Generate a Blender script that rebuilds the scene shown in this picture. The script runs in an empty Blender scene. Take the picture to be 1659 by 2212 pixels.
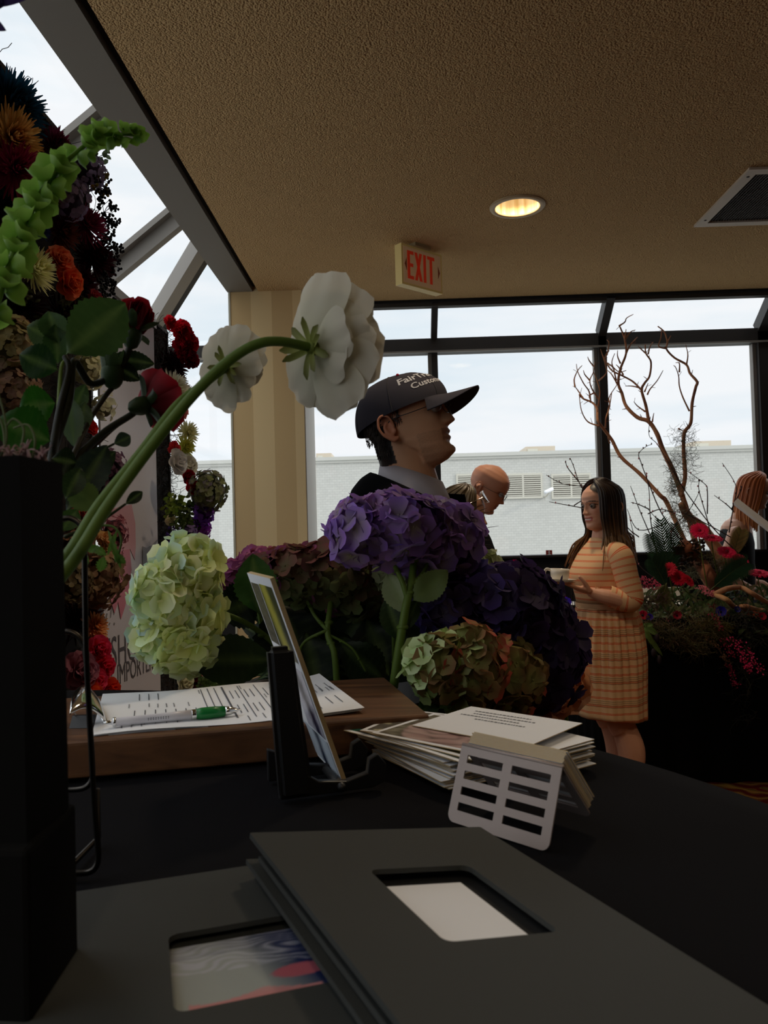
import bpy, bmesh, math, random
from math import sin, cos, pi, radians, sqrt, exp, atan2
from mathutils import Vector, Matrix, noise
V = Vector
random.seed(7)
scene = bpy.context.scene
COL = scene.collection

# ---------------------------------------------------------------- camera
F = 1700.0; CX, CY = 829.5, 1106.0
CAM = V((0, 0, 1.3))
YAW, PITCH, ROLL = radians(1.12), radians(1.51), radians(1.55)
_f = V((-sin(YAW) * cos(PITCH), cos(YAW) * cos(PITCH), sin(PITCH)))
_r = V((cos(YAW), sin(YAW), 0)); _u = _r.cross(_f)
_rc = _r * cos(ROLL) - _u * sin(ROLL); _uc = _r * sin(ROLL) + _u * cos(ROLL)
cam_data = bpy.data.cameras.new('camera'); cam = bpy.data.objects.new('camera', cam_data)
COL.objects.link(cam); scene.camera = cam
cam.matrix_world = Matrix(((_rc.x, _uc.x, -_f.x, CAM.x), (_rc.y, _uc.y, -_f.y, CAM.y), (_rc.z, _uc.z, -_f.z, CAM.z), (0, 0, 0, 1)))
cam_data.sensor_fit = 'VERTICAL'; cam_data.sensor_height = 24.0
cam_data.lens = F / 2212 * 24.0; cam_data.clip_start = 0.05; cam_data.clip_end = 300
cam_data.dof.use_dof = True; cam_data.dof.focus_distance = 1.5; cam_data.dof.aperture_fstop = 11.0

# ---------------------------------------------------------------- view, sky, lamps
scene.view_settings.view_transform = 'Standard'; scene.view_settings.look = 'None'
scene.view_settings.gamma = 1.0; scene.view_settings.exposure = 0.0
scene.view_settings.use_curve_mapping = False
SKY = 1.05
W = bpy.data.worlds.new('sky'); scene.world = W; W.use_nodes = True
nt = W.node_tree; nt.nodes.clear()
def _n(nt, t, **k):
    n = nt.nodes.new(t)
    for a, b in k.items(): setattr(n, a, b)
    return n
tc = _n(nt, 'ShaderNodeTexCoord'); mp = _n(nt, 'ShaderNodeMapping'); mp.inputs['Scale'].default_value = (1.2, 1.2, 7.0)
nz = _n(nt, 'ShaderNodeTexNoise'); nz.inputs['Scale'].default_value = 2.1; nz.inputs['Detail'].default_value = 5; nz.inputs['Roughness'].default_value = .52
cr = _n(nt, 'ShaderNodeValToRGB')
cr.color_ramp.elements[0].position = .36; cr.color_ramp.elements[0].color = (.80, .88, .95, 1)
cr.color_ramp.elements[1].position = .56; cr.color_ramp.elements[1].color = (.96, .97, 1.0, 1)
bg = _n(nt, 'ShaderNodeBackground'); bg.inputs['Strength'].default_value = SKY
wo = _n(nt, 'ShaderNodeOutputWorld')
nt.links.new(tc.outputs['Generated'], mp.inputs['Vector']); nt.links.new(mp.outputs['Vector'], nz.inputs['Vector'])
nt.links.new(nz.outputs['Fac'], cr.inputs['Fac']); nt.links.new(cr.outputs['Color'], bg.inputs['Color'])
# overcast sky: the zenith is brighter than the band near the horizon
sx = _n(nt, 'ShaderNodeSeparateXYZ'); mr = _n(nt, 'ShaderNodeMapRange'); mr.interpolation_type = 'SMOOTHSTEP'
mr.inputs['From Min'].default_value = .52; mr.inputs['From Max'].default_value = .95; mr.inputs['To Min'].default_value = SKY; mr.inputs['To Max'].default_value = SKY * 3.4
nt.links.new(tc.outputs['Generated'], sx.inputs[0]); nt.links.new(sx.outputs['Z'], mr.inputs['Value']); nt.links.new(mr.outputs[0], bg.inputs['Strength'])
nt.links.new(bg.outputs[0], wo.inputs[0])
sun_d = bpy.data.lights.new('sun', 'SUN'); sun_d.energy = .9; sun_d.angle = radians(5); sun_d.color = (1, .93, .80)
sun = bpy.data.objects.new('sun', sun_d); COL.objects.link(sun)
sun.rotation_euler = V((-.80, .42, -.42)).to_track_quat('-Z', 'Y').to_euler()

# ---------------------------------------------------------------- pixel <-> place helpers
def ray(px, py):
    return (_f * F + _rc * (px - CX) + _uc * (CY - py)).normalized()
def at(px, py, y):
    d = ray(px, py); return CAM + d * (y / d.y)
def onz(px, py, z):
    d = ray(px, py); return CAM + d * ((z - CAM.z) / d.z)
def onx(px, py, x):
    d = ray(px, py); return CAM + d * (x / d.x)
def onplane(px, py, p0, n):
    d = ray(px, py); return CAM + d * ((p0 - CAM).dot(n) / d.dot(n))
def S(r, g, b):
    f = lambda c: ((c / 255 + .055) / 1.055) ** 2.4 if c > 10.3 else c / 255 / 12.92
    return (f(r), f(g), f(b))
def rnd(a, b): return random.uniform(a, b)
def mixc(a, b, t):
    t = max(0., min(1., t)); return tuple(a[i] * (1 - t) + b[i] * t for i in range(3))
def jit(c, s=.12):
    k = 1 + rnd(-s, s); return tuple(max(0, min(1, x * k * (1 + rnd(-s, s) * .4))) for x in c)

# ---------------------------------------------------------------- materials
def newmat(name):
    m = bpy.data.materials.new(name); m.use_nodes = True; nt = m.node_tree; nt.nodes.clear()
    out = _n(nt, 'ShaderNodeOutputMaterial'); b = _n(nt, 'ShaderNodeBsdfPrincipled')
    nt.links.new(b.outputs[0], out.inputs['Surface']); return m, nt, b, out
def mat(name, c, rough=.6, metal=0., spec=.5, bump=None, var=0., em=None, sheen=0):
    m, nt, b, out = newmat(name)
    b.inputs['Base Color'].default_value = (*c, 1); b.inputs['Roughness'].default_value = rough
    b.inputs['Metallic'].default_value = metal; b.inputs['Specular IOR Level'].default_value = spec
    if sheen: b.inputs['Sheen Weight'].default_value = sheen
    if em: b.inputs['Emission Color'].default_value = (*em[0], 1); b.inputs['Emission Strength'].default_value = em[1]
    if bump or var:
        tc = _n(nt, 'ShaderNodeTexCoord'); nz = _n(nt, 'ShaderNodeTexNoise')
        nz.inputs['Scale'].default_value = bump[0] if bump else 8; nz.inputs['Detail'].default_value = 4
        nt.links.new(tc.outputs['Object'], nz.inputs['Vector'])
        if bump:
            bp = _n(nt, 'ShaderNodeBump'); bp.inputs['Strength'].default_value = bump[1]; bp.inputs['Distance'].default_value = bump[2]
            nt.links.new(nz.outputs['Fac'], bp.inputs['Height']); nt.links.new(bp.outputs[0], b.inputs['Normal'])
        if var:
            mx = _n(nt, 'ShaderNodeMix', data_type='RGBA'); mx.inputs['A'].default_value = (*[x * (1 - var) for x in c], 1)
            mx.inputs['B'].default_value = (*[min(1, x * (1 + var)) for x in c], 1)
            nt.links.new(nz.outputs['Fac'], mx.inputs['Factor']); nt.links.new(mx.outputs['Result'], b.inputs['Base Color'])
    return m
def colmat(name, rough=.6, transl=0., spec=.4, bump=None, sss=0):
    """reads the mesh's own colour attribute (petal colours, skin tones, printed pictures)"""
    m, nt, b, out = newmat(name)
    at_ = _n(nt, 'ShaderNodeAttribute', attribute_name='Col')
    nt.links.new(at_.outputs['Color'], b.inputs['Base Color'])
    b.inputs['Roughness'].default_value = rough; b.inputs['Specular IOR Level'].default_value = spec
    if bump:
        tc = _n(nt, 'ShaderNodeTexCoord'); nz = _n(nt, 'ShaderNodeTexNoise'); nz.inputs['Scale'].default_value = bump[0]
        bp = _n(nt, 'ShaderNodeBump'); bp.inputs['Strength'].default_value = bump[1]; bp.inputs['Distance'].default_value = bump[2]
        nt.links.new(tc.outputs['Object'], nz.inputs['Vector'])
        nt.links.new(nz.outputs['Fac'], bp.inputs['Height']); nt.links.new(bp.outputs[0], b.inputs['Normal'])
    if transl:
        t = _n(nt, 'ShaderNodeBsdfTranslucent'); ms = _n(nt, 'ShaderNodeMixShader'); ms.inputs[0].default_value = transl
        nt.links.new(at_.outputs['Color'], t.inputs['Color'])
        nt.links.new(b.outputs[0], ms.inputs[1]); nt.links.new(t.outputs[0], ms.inputs[2]); nt.links.new(ms.outputs[0], out.inputs['Surface'])
    return m
M = {}
M['petal'] = colmat('petal', .62, .42, .25)
M['leaf'] = colmat('leaf', .5, .38, .4)
M['print'] = colmat('printed_card', .35, 0, .4)
M['skin'] = colmat('skin', .5, 0, .4, bump=(260, .12, .001))
M['hair'] = colmat('hair', .42, .08, .5)
M['bark'] = colmat('bark', .8, 0, .3, bump=(60, .5, .004))
M['steel'] = mat('dark_steel_frame', S(58, 54, 50), .55, 0, .4)
M['mullion'] = mat('bronze_aluminium', S(44, 41, 39), .5, 0, .4)
M['rafter'] = mat('grey_painted_rafter', S(132, 126, 118), .5)
M['soffit'] = mat('grey_soffit_strip', S(120, 112, 100), .7, bump=(300, .2, .001), var=.05)
M['gap'] = mat('black_gap_seal', (.006, .006, .006), .9)
M['black_cloth'] = mat('black_cloth', S(20, 19.5, 22), .95, 0, .06, bump=(900, .25, .0006))
M['skirt_cloth'] = mat('black_table_skirt', (.004, .004, .0045), .98, 0, .05)
M['black_plastic'] = mat('black_plastic', (.006, .006, .007), .45)
M['black_vase'] = mat('black_vase', (.004, .0038, .0035), .9, 0, .1, bump=(40, .1, .002))
M['chrome'] = mat('chrome', (.75, .75, .74), .12, 1.)
M['wire'] = mat('dark_wire', S(70, 66, 62), .35, 1.)
M['satin'] = mat('brushed_metal', S(160, 146, 140), .42, .35, .5, bump=(400, .1, .0005))
M['white_ceramic'] = mat('white_ceramic', S(235, 228, 215), .2)
M['paper'] = mat('white_paper', S(236, 238, 242), .75, 0, .2)
M['ink'] = mat('grey_ink', S(95, 98, 105), .8, 0, .1)
M['card_edge'] = mat('tan_card_edge', S(190, 168, 128), .8, 0, .2)
def glassmat():
    m = bpy.data.materials.new('window_glass'); m.use_nodes = True; nt = m.node_tree; nt.nodes.clear()
    out = _n(nt, 'ShaderNodeOutputMaterial'); t = _n(nt, 'ShaderNodeBsdfTransparent'); t.inputs[0].default_value = (.97, .98, .98, 1)
    g = _n(nt, 'ShaderNodeBsdfGlossy'); g.inputs['Roughness'].default_value = .02
    ms = _n(nt, 'ShaderNodeMixShader'); ms.inputs[0].default_value = .025
    nt.links.new(t.outputs[0], ms.inputs[1]); nt.links.new(g.outputs[0], ms.inputs[2]); nt.links.new(ms.outputs[0], out.inputs[0])
    return m
M['glass'] = glassmat()

# ---------------------------------------------------------------- mesh builder
class MB:
    def __init__(s): s.v = []; s.f = []; s.c = []; s.m = []; s.uv = []
    def add(s, vs, fs, col=(.5, .5, .5), mi=0, uv=None):
        o = len(s.v); s.v += [tuple(p) for p in vs]
        if col and not isinstance(col[0], (int, float)): s.c += [tuple(c) for c in col]
        else: s.c += [tuple(col)] * len(vs)
        s.uv += uv if uv else [(0, 0)] * len(vs)
        s.f += [tuple(i + o for i in f) for f in fs]; s.m += [mi] * len(fs); return o
    def mesh(s, name, smooth=True):
        me = bpy.data.meshes.new(name); me.from_pydata(s.v, [], s.f); me.update()
        ca = me.color_attributes.new('Col', 'FLOAT_COLOR', 'POINT')
        buf = []
        for c in s.c: buf += [c[0], c[1], c[2], 1.0]
        ca.data.foreach_set('color', buf)
        ul = me.uv_layers.new(name='UVMap'); li = [0] * len(me.loops); me.loops.foreach_get('vertex_index', li)
        ub = []
        for i in li: ub += s.uv[i]
        ul.data.foreach_set('uv', ub)
        me.polygons.foreach_set('material_index', s.m)
        me.polygons.foreach_set('use_smooth', [smooth] * len(s.f)); me.update(); return me
    def obj(s, name, mats, parent=None, smooth=True, loc=None):
        if loc is not None:
            s.v = [(p[0] - loc[0], p[1] - loc[1], p[2] - loc[2]) for p in s.v]
        me = s.mesh(name, smooth)
        for m in (mats if isinstance(mats, (list, tuple)) else [mats]): me.materials.append(m if not isinstance(m, str) else M[m])
        o = bpy.data.objects.new(name, me); COL.objects.link(o)
        if loc is not None and parent is None: o.location = loc
        if parent is not None:
            o.parent = parent
            if loc is None: o.matrix_parent_inverse = Matrix.Translation(-V(parent.location))
        return o
def thing(name, label, cat, loc=(0, 0, 0), group=None):
    o = bpy.data.objects.new(name, None); COL.objects.link(o); o.location = V(loc); o.empty_display_size = .05
    return tag(o, label, cat, group)
def tag(o, label, cat, group=None, kind=None):
    o['label'] = label; o['category'] = cat
    if group: o['group'] = group
    if kind: o['kind'] = kind
    return o
def struct(o):
    o['kind'] = 'structure'; return o

def box(mb, lo, hi, col=(.5, .5, .5), mi=0, mtx=None):
    x0, y0, z0 = lo; x1, y1, z1 = hi
    vs = [V(p) for p in ((x0, y0, z0), (x1, y0, z0), (x1, y1, z0), (x0, y1, z0), (x0, y0, z1), (x1, y0, z1), (x1, y1, z1), (x0, y1, z1))]
    if mtx: vs = [mtx @ p for p in vs]
    mb.add(vs, [(3, 2, 1, 0), (4, 5, 6, 7), (0, 1, 5, 4), (1, 2, 6, 5), (2, 3, 7, 6), (3, 0, 4, 7)], col, mi)
def prism(mb, poly, off, col=(.5, .5, .5), mi=0, mi_side=None):
    """closed prism: polygon (list of V) extruded by vector off"""
    n = len(poly); off = V(off); vs = [V(p) for p in poly] + [V(p) + off for p in poly]
    o = len(mb.v)
    mb.add(vs, [tuple(range(n))[::-1], tuple(range(n, 2 * n))], col, mi)
    fs = [(i, (i + 1) % n, n + (i + 1) % n, n + i) for i in range(n)]
    mb.f += [tuple(i + o for i in f) for f in fs]; mb.m += [mi if mi_side is None else mi_side] * n
def frame_of(d):
    d = V(d).normalized(); a = V((0, 0, 1)) if abs(d.z) < .9 else V((1, 0, 0))
    s = d.cross(a).normalized(); return d, s, s.cross(d).normalized()
def tube(mb, pts, rad, n=8, col=(.5, .5, .5), mi=0, cap=True, squash=1.0, up=None):
    """swept tube; rad a number or list; rounded ends; uv = (around, metres along)"""
    pts = [V(p) for p in pts]; k = len(pts)
    if isinstance(rad, (int, float)): rad = [rad] * k
    rings = []; cols = []; L = 0
    nrm = None; vs = []; uvs = []
    for i in range(k):
        d = (pts[min(i + 1, k - 1)] - pts[max(i - 1, 0)])
        if d.length < 1e-9: d = V((0, 0, 1))
        d.normalize()
        if nrm is None:
            u_ = V(up) if up is not None else (V((0, 0, 1)) if abs(d.z) < .9 else V((1, 0, 0)))
            nrm = (u_ - d * u_.dot(d)).normalized()
        else:
            nrm = (nrm - d * nrm.dot(d))
            nrm = nrm.normalized() if nrm.length > 1e-6 else frame_of(d)[1]
        s = d.cross(nrm)
        if i: L += (pts[i] - pts[i - 1]).length
        c = col[i] if not isinstance(col[0], (int, float)) else col
        for j in range(n):
            a = 2 * pi * j / n
            vs.append(pts[i] + (nrm * cos(a) * squash + s * sin(a)) * rad[i]); cols.append(c); uvs.append((j / n, L))
    fs = []
    for i in range(k - 1):
        for j in range(n):
            a, b = i * n + j, i * n + (j + 1) % n; fs.append((a, b, b + n, a + n))
    if cap:
        d0 = (pts[0] - pts[1]).normalized() * rad[0] * .6; d1 = (pts[-1] - pts[-2]).normalized() * rad[-1] * .6
        vs += [pts[0] + d0, pts[-1] + d1]; cols += [cols[0], cols[-1]]; uvs += [(0, 0), (0, L)]
        a = k * n
        for j in range(n):
            fs.append((a, (j + 1) % n, j)); fs.append((a + 1, (k - 1) * n + j, (k - 1) * n + (j + 1) % n))
    mb.add(vs, fs, cols, mi, uvs)
def spline(pts, n=6):
    """Catmull-Rom through pts (V or tuples of any length)"""
    P = [tuple(p) for p in pts]; out = []
    for i in range(len(P) - 1):
        p0, p1, p2, p3 = P[max(i - 1, 0)], P[i], P[i + 1], P[min(i + 2, len(P) - 1)]
        for k in range(n):
            t = k / n
            out.append(tuple(.5 * (2 * b + (c - a) * t + (2 * a - 5 * b + 4 * c - d) * t * t + (3 * b - a - 3 * c + d) * t ** 3) for a, b, c, d in zip(p0, p1, p2, p3)))
    out.append(P[-1]); return out
def limb(mb, pts, rads, n=16, sub=4, col=(.5, .5, .5), squash=1.0, up=None):
    """closed, smooth, tapering tube with hemispherical ends - solid for the voxel union"""
    q = spline([tuple(p) + (r,) for p, r in zip(pts, rads)], sub)
    P = [V(a[:3]) for a in q]; R = [a[3] for a in q]
    d0 = (P[0] - P[1]).normalized(); d1 = (P[-1] - P[-2]).normalized()
    pre = [(P[0] + d0 * R[0] * sin(t), R[0] * cos(t)) for t in (1.25, .85, .45)]
    post = [(P[-1] + d1 * R[-1] * sin(t), R[-1] * cos(t)) for t in (.45, .85, 1.25)]
    tube(mb, [a for a, b in pre] + P + [a for a, b in post], [b for a, b in pre] + R + [b for a, b in post], n, col, cap=True, squash=squash, up=up)
def ellip(mb, c, r, col=(.5, .5, .5), nu=16, nv=10, mtx=None, mi=0):
    c = V(c); r = V(r) if not isinstance(r, (int, float)) else V((r, r, r)); vs = []
    for i in range(1, nv):
        t = pi * i / nv
        for j in range(nu):
            a = 2 * pi * j / nu; p = V((sin(t) * cos(a) * r.x, sin(t) * sin(a) * r.y, cos(t) * r.z))
            vs.append(c + (mtx @ p if mtx else p))
    top, bot = V((0, 0, r.z)), V((0, 0, -r.z)); vs += [c + (mtx @ top if mtx else top), c + (mtx @ bot if mtx else bot)]
    a = (nv - 1) * nu; fs = []
    for i in range(nv - 2):
        for j in range(nu):
            p, q = i * nu + j, i * nu + (j + 1) % nu; fs.append((p, p + nu, q + nu, q))
    for j in range(nu):
        fs.append((a, j, (j + 1) % nu)); fs.append((a + 1, (nv - 2) * nu + (j + 1) % nu, (nv - 2) * nu + j))
    mb.add(vs, fs, col, mi)
def loft(mb, rings, col=(.5, .5, .5), closed=True, cap=True, mi=0):
    n = len(rings[0]); vs = [V(p) for r in rings for p in r]; fs = []; uv = []; L = 0
    for i, r in enumerate(rings):
        if i: L += sum((V(r[j]) - V(rings[i - 1][j])).length for j in range(0, n, max(1, n // 8))) / len(range(0, n, max(1, n // 8)))
        uv += [(j / n, L) for j in range(n)]
    for i in range(len(rings) - 1):
        for j in range(n if closed else n - 1):
            a, b = i * n + j, i * n + (j + 1) % n; fs.append((a, b, b + n, a + n))
    if cap and closed: fs += [tuple(range(n))[::-1], tuple(range((len(rings) - 1) * n, len(rings) * n))]
    mb.add(vs, fs, col, mi, uv)
def lathe(mb, prof, c, n=32, col=(.5, .5, .5), mi=0, mtx=None, cap=False):
    c = V(c); rings = []
    for r, z in prof:
        rings.append([c + (mtx @ V((r * cos(2 * pi * j / n), r * sin(2 * pi * j / n), z)) if mtx else V((r * cos(2 * pi * j / n), r * sin(2 * pi * j / n), z))) for j in range(n)])
    loft(mb, rings, col, True, cap, mi)
def voxel(mb, name, size, smooth=4, colfn=None, parent=None, matl='skin', loc=None):
    """one continuous body: union of overlapping solids"""
    me = mb.mesh(name); o = bpy.data.objects.new(name, me); COL.objects.link(o)
    r = o.modifiers.new('r', 'REMESH'); r.mode = 'VOXEL'; r.voxel_size = size; r.adaptivity = 0
    sm = o.modifiers.new('s', 'SMOOTH'); sm.factor = .5; sm.iterations = smooth
    dg = bpy.context.evaluated_depsgraph_get(); dg.update()
    me2 = bpy.data.meshes.new_from_object(o.evaluated_get(dg)); bpy.data.objects.remove(o); bpy.data.meshes.remove(me)
    ca = me2.color_attributes.get('Col') or me2.color_attributes.new('Col', 'FLOAT_COLOR', 'POINT')
    buf = []
    for v in me2.vertices:
        c = colfn(v.co) if colfn else (.5, .5, .5); buf += [c[0], c[1], c[2], 1]
    ca.data.foreach_set('color', buf)
    me2.polygons.foreach_set('use_smooth', [True] * len(me2.polygons))
    me2.materials.clear(); me2.materials.append(M[matl]); me2.name = name
    o = bpy.data.objects.new(name, me2); COL.objects.link(o)
    if parent is not None: o.parent = parent; o.matrix_parent_inverse = Matrix.Translation(-V(parent.location))
    return o
def text2d(s, size, bold=False):
    """flat outline of lettering: verts (x, y), faces"""
    cu = bpy.data.curves.new('t', 'FONT'); cu.body = s; cu.size = size; cu.resolution_u = 3
    if bold: cu.offset = size * .018
    o = bpy.data.objects.new('t', cu); COL.objects.link(o)
    dg = bpy.context.evaluated_depsgraph_get(); dg.update()
    me = bpy.data.meshes.new_from_object(o.evaluated_get(dg)); vs = [(v.co.x, v.co.y) for v in me.vertices]; fs = [tuple(p.vertices) for p in me.polygons]
    bpy.data.objects.remove(o); bpy.data.curves.remove(cu); bpy.data.meshes.remove(me); return vs, fs
# ================================================================ the room
CEIL = 2.84; BACK = 5.5; EAVE_Z = 2.66; SLOPE = .786
def simple(name, lo, hi, m, parent=None, st=False):
    mb = MB(); box(mb, lo, hi); o = mb.obj(name, m, parent, smooth=False)
    if st: struct(o)
    return o
# patterned carpet
def carpetmat():
    m, nt, b, out = newmat('patterned_carpet'); b.inputs['Roughness'].default_value = .95; b.inputs['Specular IOR Level'].default_value = .1
    tc = _n(nt, 'ShaderNodeTexCoord'); w = _n(nt, 'ShaderNodeTexWave', wave_type='RINGS', rings_direction='SPHERICAL')
    w.inputs['Scale'].default_value = 3.2; w.inputs['Distortion'].default_value = 11; w.inputs['Detail'].default_value = 2; w.inputs['Detail Scale'].default_value = 1.4
    v = _n(nt, 'ShaderNodeTexNoise'); v.inputs['Scale'].default_value = 9; v.inputs['Detail'].default_value = 4
    r1 = _n(nt, 'ShaderNodeValToRGB'); e = r1.color_ramp.elements
    e[0].position = 0; e[0].color = (*S(70, 16, 14), 1); e[1].position = 1; e[1].color = (*S(130, 96, 46), 1)
    a = e.new(.5); a.color = (*S(86, 22, 16), 1); a = e.new(.58); a.color = (*S(120, 84, 38), 1); a = e.new(.72); a.color = (*S(60, 48, 26), 1)
    mx = _n(nt, 'ShaderNodeMix', data_type='RGBA', blend_type='MULTIPLY'); mx.inputs['Factor'].default_value = .5
    for t in (w, v): nt.links.new(tc.outputs['Object'], t.inputs['Vector'])
    nt.links.new(w.outputs['Fac'], r1.inputs['Fac']); nt.links.new(r1.outputs['Color'], mx.inputs['A'])
    nt.links.new(v.outputs['Color'], mx.inputs['B']); nt.links.new(mx.outputs['Result'], b.inputs['Base Color']); return m
simple('floor', (-1.9, -4.2, -.1), (5.2, 5.62, 0), carpetmat(), st=True)
# popcorn ceiling
def popcorn():
    m, nt, b, out = newmat('popcorn_ceiling'); b.inputs['Roughness'].default_value = .95; b.inputs['Specular IOR Level'].default_value = .1
    b.inputs['Base Color'].default_value = (*S(205, 168, 118), 1)
    tc = _n(nt, 'ShaderNodeTexCoord'); n1 = _n(nt, 'ShaderNodeTexNoise'); n1.inputs['Scale'].default_value = 120; n1.inputs['Detail'].default_value = 3
    n2 = _n(nt, 'ShaderNodeTexVoronoi'); n2.inputs['Scale'].default_value = 150
    ad = _n(nt, 'ShaderNodeMath', operation='SUBTRACT'); bp = _n(nt, 'ShaderNodeBump'); bp.inputs['Strength'].default_value = .9; bp.inputs['Distance'].default_value = .009
    for t in (n1, n2): nt.links.new(tc.outputs['Object'], t.inputs['Vector'])
    nt.links.new(n1.outputs['Fac'], ad.inputs[0]); nt.links.new(n2.outputs['Distance'], ad.inputs[1])
    nt.links.new(ad.outputs[0], bp.inputs['Height']); nt.links.new(bp.outputs[0], b.inputs['Normal'])
    return m
# ceiling slab with a round hole for the downlight and a square one for the vent
def ceiling_slab():
    hx, hy, hr = .603, 3.73, .105
    bm = bmesh.new(); xs = [-.85, hx - .2, hx + .2, 1.58, 2.25, 5.2]; ys = [-4.2, 3.43, 3.53, 3.93, 4.02, 5.2]
    mb = MB()
    # top slab
    for z, flip in ((CEIL, False), (CEIL + .12, True)):
        for i in range(5):
            for j in range(5):
                x0, x1, y0, y1 = xs[i], xs[i + 1], ys[j], ys[j + 1]
                if i == 3 and 1 <= j <= 3 and not flip: continue
                if i == 1 and j == 2 and not flip:
                    n = 40; ring = [V((hx + hr * cos(2 * pi * k / n), hy + hr * sin(2 * pi * k / n), z)) for k in range(n)]
                    outr = []
                    for k in range(n):
                        a = 2 * pi * k / n; s = .2 / max(abs(cos(a)), abs(sin(a))); outr.append(V((hx + s * cos(a), hy + s * sin(a), z)))
                    mb.add(ring + outr, [(k, (k + 1) % n, n + (k + 1) % n, n + k) for k in range(n)])
                    continue
                q = [V((x0, y0, z)), V((x0, y1, z)), V((x1, y1, z)), V((x1, y0, z))]
                mb.add(q if not flip else q[::-1], [(0, 1, 2, 3)])
    mb.add([V((-.85, 5.2, CEIL)), V((5.2, 5.2, CEIL)), V((5.2, 5.2, CEIL + .12)), V((-.85, 5.2, CEIL + .12))], [(0, 1, 2, 3)])
    return mb.obj('ceiling', popcorn(), smooth=False)
struct(ceiling_slab())
# soffit strip along the skylight, with the dark shadow joint beside the ceiling
simple('trim_1', (-1.045, -4.2, CEIL), (-.885, 4.9, CEIL + .70), 'soffit', st=True)
simple('trim_2', (-.885, -4.2, CEIL + .03), (-.85, 4.9, CEIL + .2), 'gap', st=True)
# structural pillar with striped wall covering
def stripes():
    m, nt, b, out = newmat('striped_wall_covering'); b.inputs['Roughness'].default_value = .85; b.inputs['Specular IOR Level'].default_value = .2
    tc = _n(nt, 'ShaderNodeTexCoord'); sx = _n(nt, 'ShaderNodeSeparateXYZ'); m1 = _n(nt, 'ShaderNodeMath', operation='MULTIPLY'); m1.inputs[1].default_value = 1 / .262
    ad = _n(nt, 'ShaderNodeMath', operation='ADD'); ad.inputs[1].default_value = 10.43
    fr = _n(nt, 'ShaderNodeMath', operation='FRACT'); gt = _n(nt, 'ShaderNodeMath', operation='GREATER_THAN'); gt.inputs[1].default_value = .5
    mx = _n(nt, 'ShaderNodeMix', data_type='RGBA'); mx.inputs['A'].default_value = (*S(222, 194, 144), 1); mx.inputs['B'].default_value = (*S(204, 173, 124), 1)
    nt.links.new(tc.outputs['Object'], sx.inputs[0]); nt.links.new(sx.outputs['X'], m1.inputs[0]); nt.links.new(m1.outputs[0], ad.inputs[0])
    nt.links.new(ad.outputs[0], fr.inputs[0]); nt.links.new(fr.outputs[0], gt.inputs[0]); nt.links.new(gt.outputs[0], mx.inputs['Factor'])
    nt.links.new(mx.outputs['Result'], b.inputs['Base Color']); return m
mb = MB(); box(mb, (-1.035, 4.9, 0), (-.578, 5.46, CEIL + .1)); pillar = struct(mb.obj('wall_pillar', stripes(), smooth=False))
simple('trim_3', (-.578, 4.905, 0), (-.572, 5.44, CEIL), mat('grey_side_panel', S(205, 200, 190), .6, bump=(200, .2, .002)), st=True)
simple('trim_4', (-1.04, 4.895, 0), (-1.028, 4.905, CEIL), mat('corner_bead', S(190, 184, 160), .6), st=True)
# black-clad wall under the windows
simple('wall_back', (-1.86, BACK, 0), (5.2, BACK + .12, 1.10), mat('dark_sill_wall', S(20, 18, 18), .8), st=True)
simple('trim_5', (-1.86, BACK - .05, 1.10), (5.2, BACK + .14, 1.116), mat('dark_window_sill', S(40, 36, 34), .6), st=True)
simple('wall_left', (-1.92, -4.2, 0), (-1.80, BACK, 1.10), mat('dark_side_wall', S(20, 18, 18), .8), st=True)
wm = mat('dim_room_wall', S(92, 78, 60), .9)
simple('wall_right', (5.2, -4.2, 0), (5.3, 5.62, CEIL + .12), wm, st=True)
simple('wall_rear', (-1.9, -4.3, 0), (5.3, -4.2, CEIL + 1.2), wm, st=True)
# roof deck over the ceiling, outside
simple('roof', (-1.0, -4.3, CEIL + .2), (5.3, 5.15, CEIL + .3), mat('roof_deck', S(90, 90, 90), .9), st=True)
# window frames
def bar(name, a, b, w, h, m, up=(0, 0, 1), parent=None):
    a, b = V(a), V(b); d = (b - a); L = d.length; d.normalize(); u = V(up); u = (u - d * u.dot(d)).normalized(); s = d.cross(u)
    mt = Matrix(((d.x, s.x, u.x, a.x), (d.y, s.y, u.y, a.y), (d.z, s.z, u.z, a.z), (0, 0, 0, 1)))
    mb = MB(); box(mb, (0, -w / 2, -h / 2), (L, w / 2, h / 2), mtx=mt); return struct(mb.obj(name, m, parent, smooth=False))
ztop = CEIL - .01
fr = M['mullion']
EY = BACK; TZ = 2.645
bar('window_frame_transom', (-1.84, EY, 2.595), (5.2, EY, 2.595), .09, .10, fr)
bar('window_frame_transom', (-1.84, EY - .05, 2.55), (5.2, EY - .05, 2.55), .02, .012, M['rafter'])
bar('window_frame_header', (-.57, 5.24, CEIL - .02), (5.2, 5.24, CEIL - .02), .06, .04, M['steel'])
bar('trim_6', (-.57, 5.205, CEIL - .004), (5.2, 5.205, CEIL - .004), .03, .02, M['gap'])
mxs = [(.275, .042), (1.44, .055), (2.55, .08), (3.7, .055), (4.85, .055)]
for x, w in mxs:
    bar('window_mullion', (x, EY, 1.11), (x, EY, TZ), .07 if w < .05 else .09, w, fr, up=(1, 0, 0))
    bar('window_mullion', (x - w / 2 - .012, EY + .02, 1.11), (x - w / 2 - .012, EY + .02, TZ), .05, .024, M['rafter'], up=(1, 0, 0))
    bar('window_rafter', (x, EY, TZ), (x, 5.22, TZ + .28 * .72), .09 if w > .05 else .07, w, fr, up=(1, 0, 0))
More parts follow.
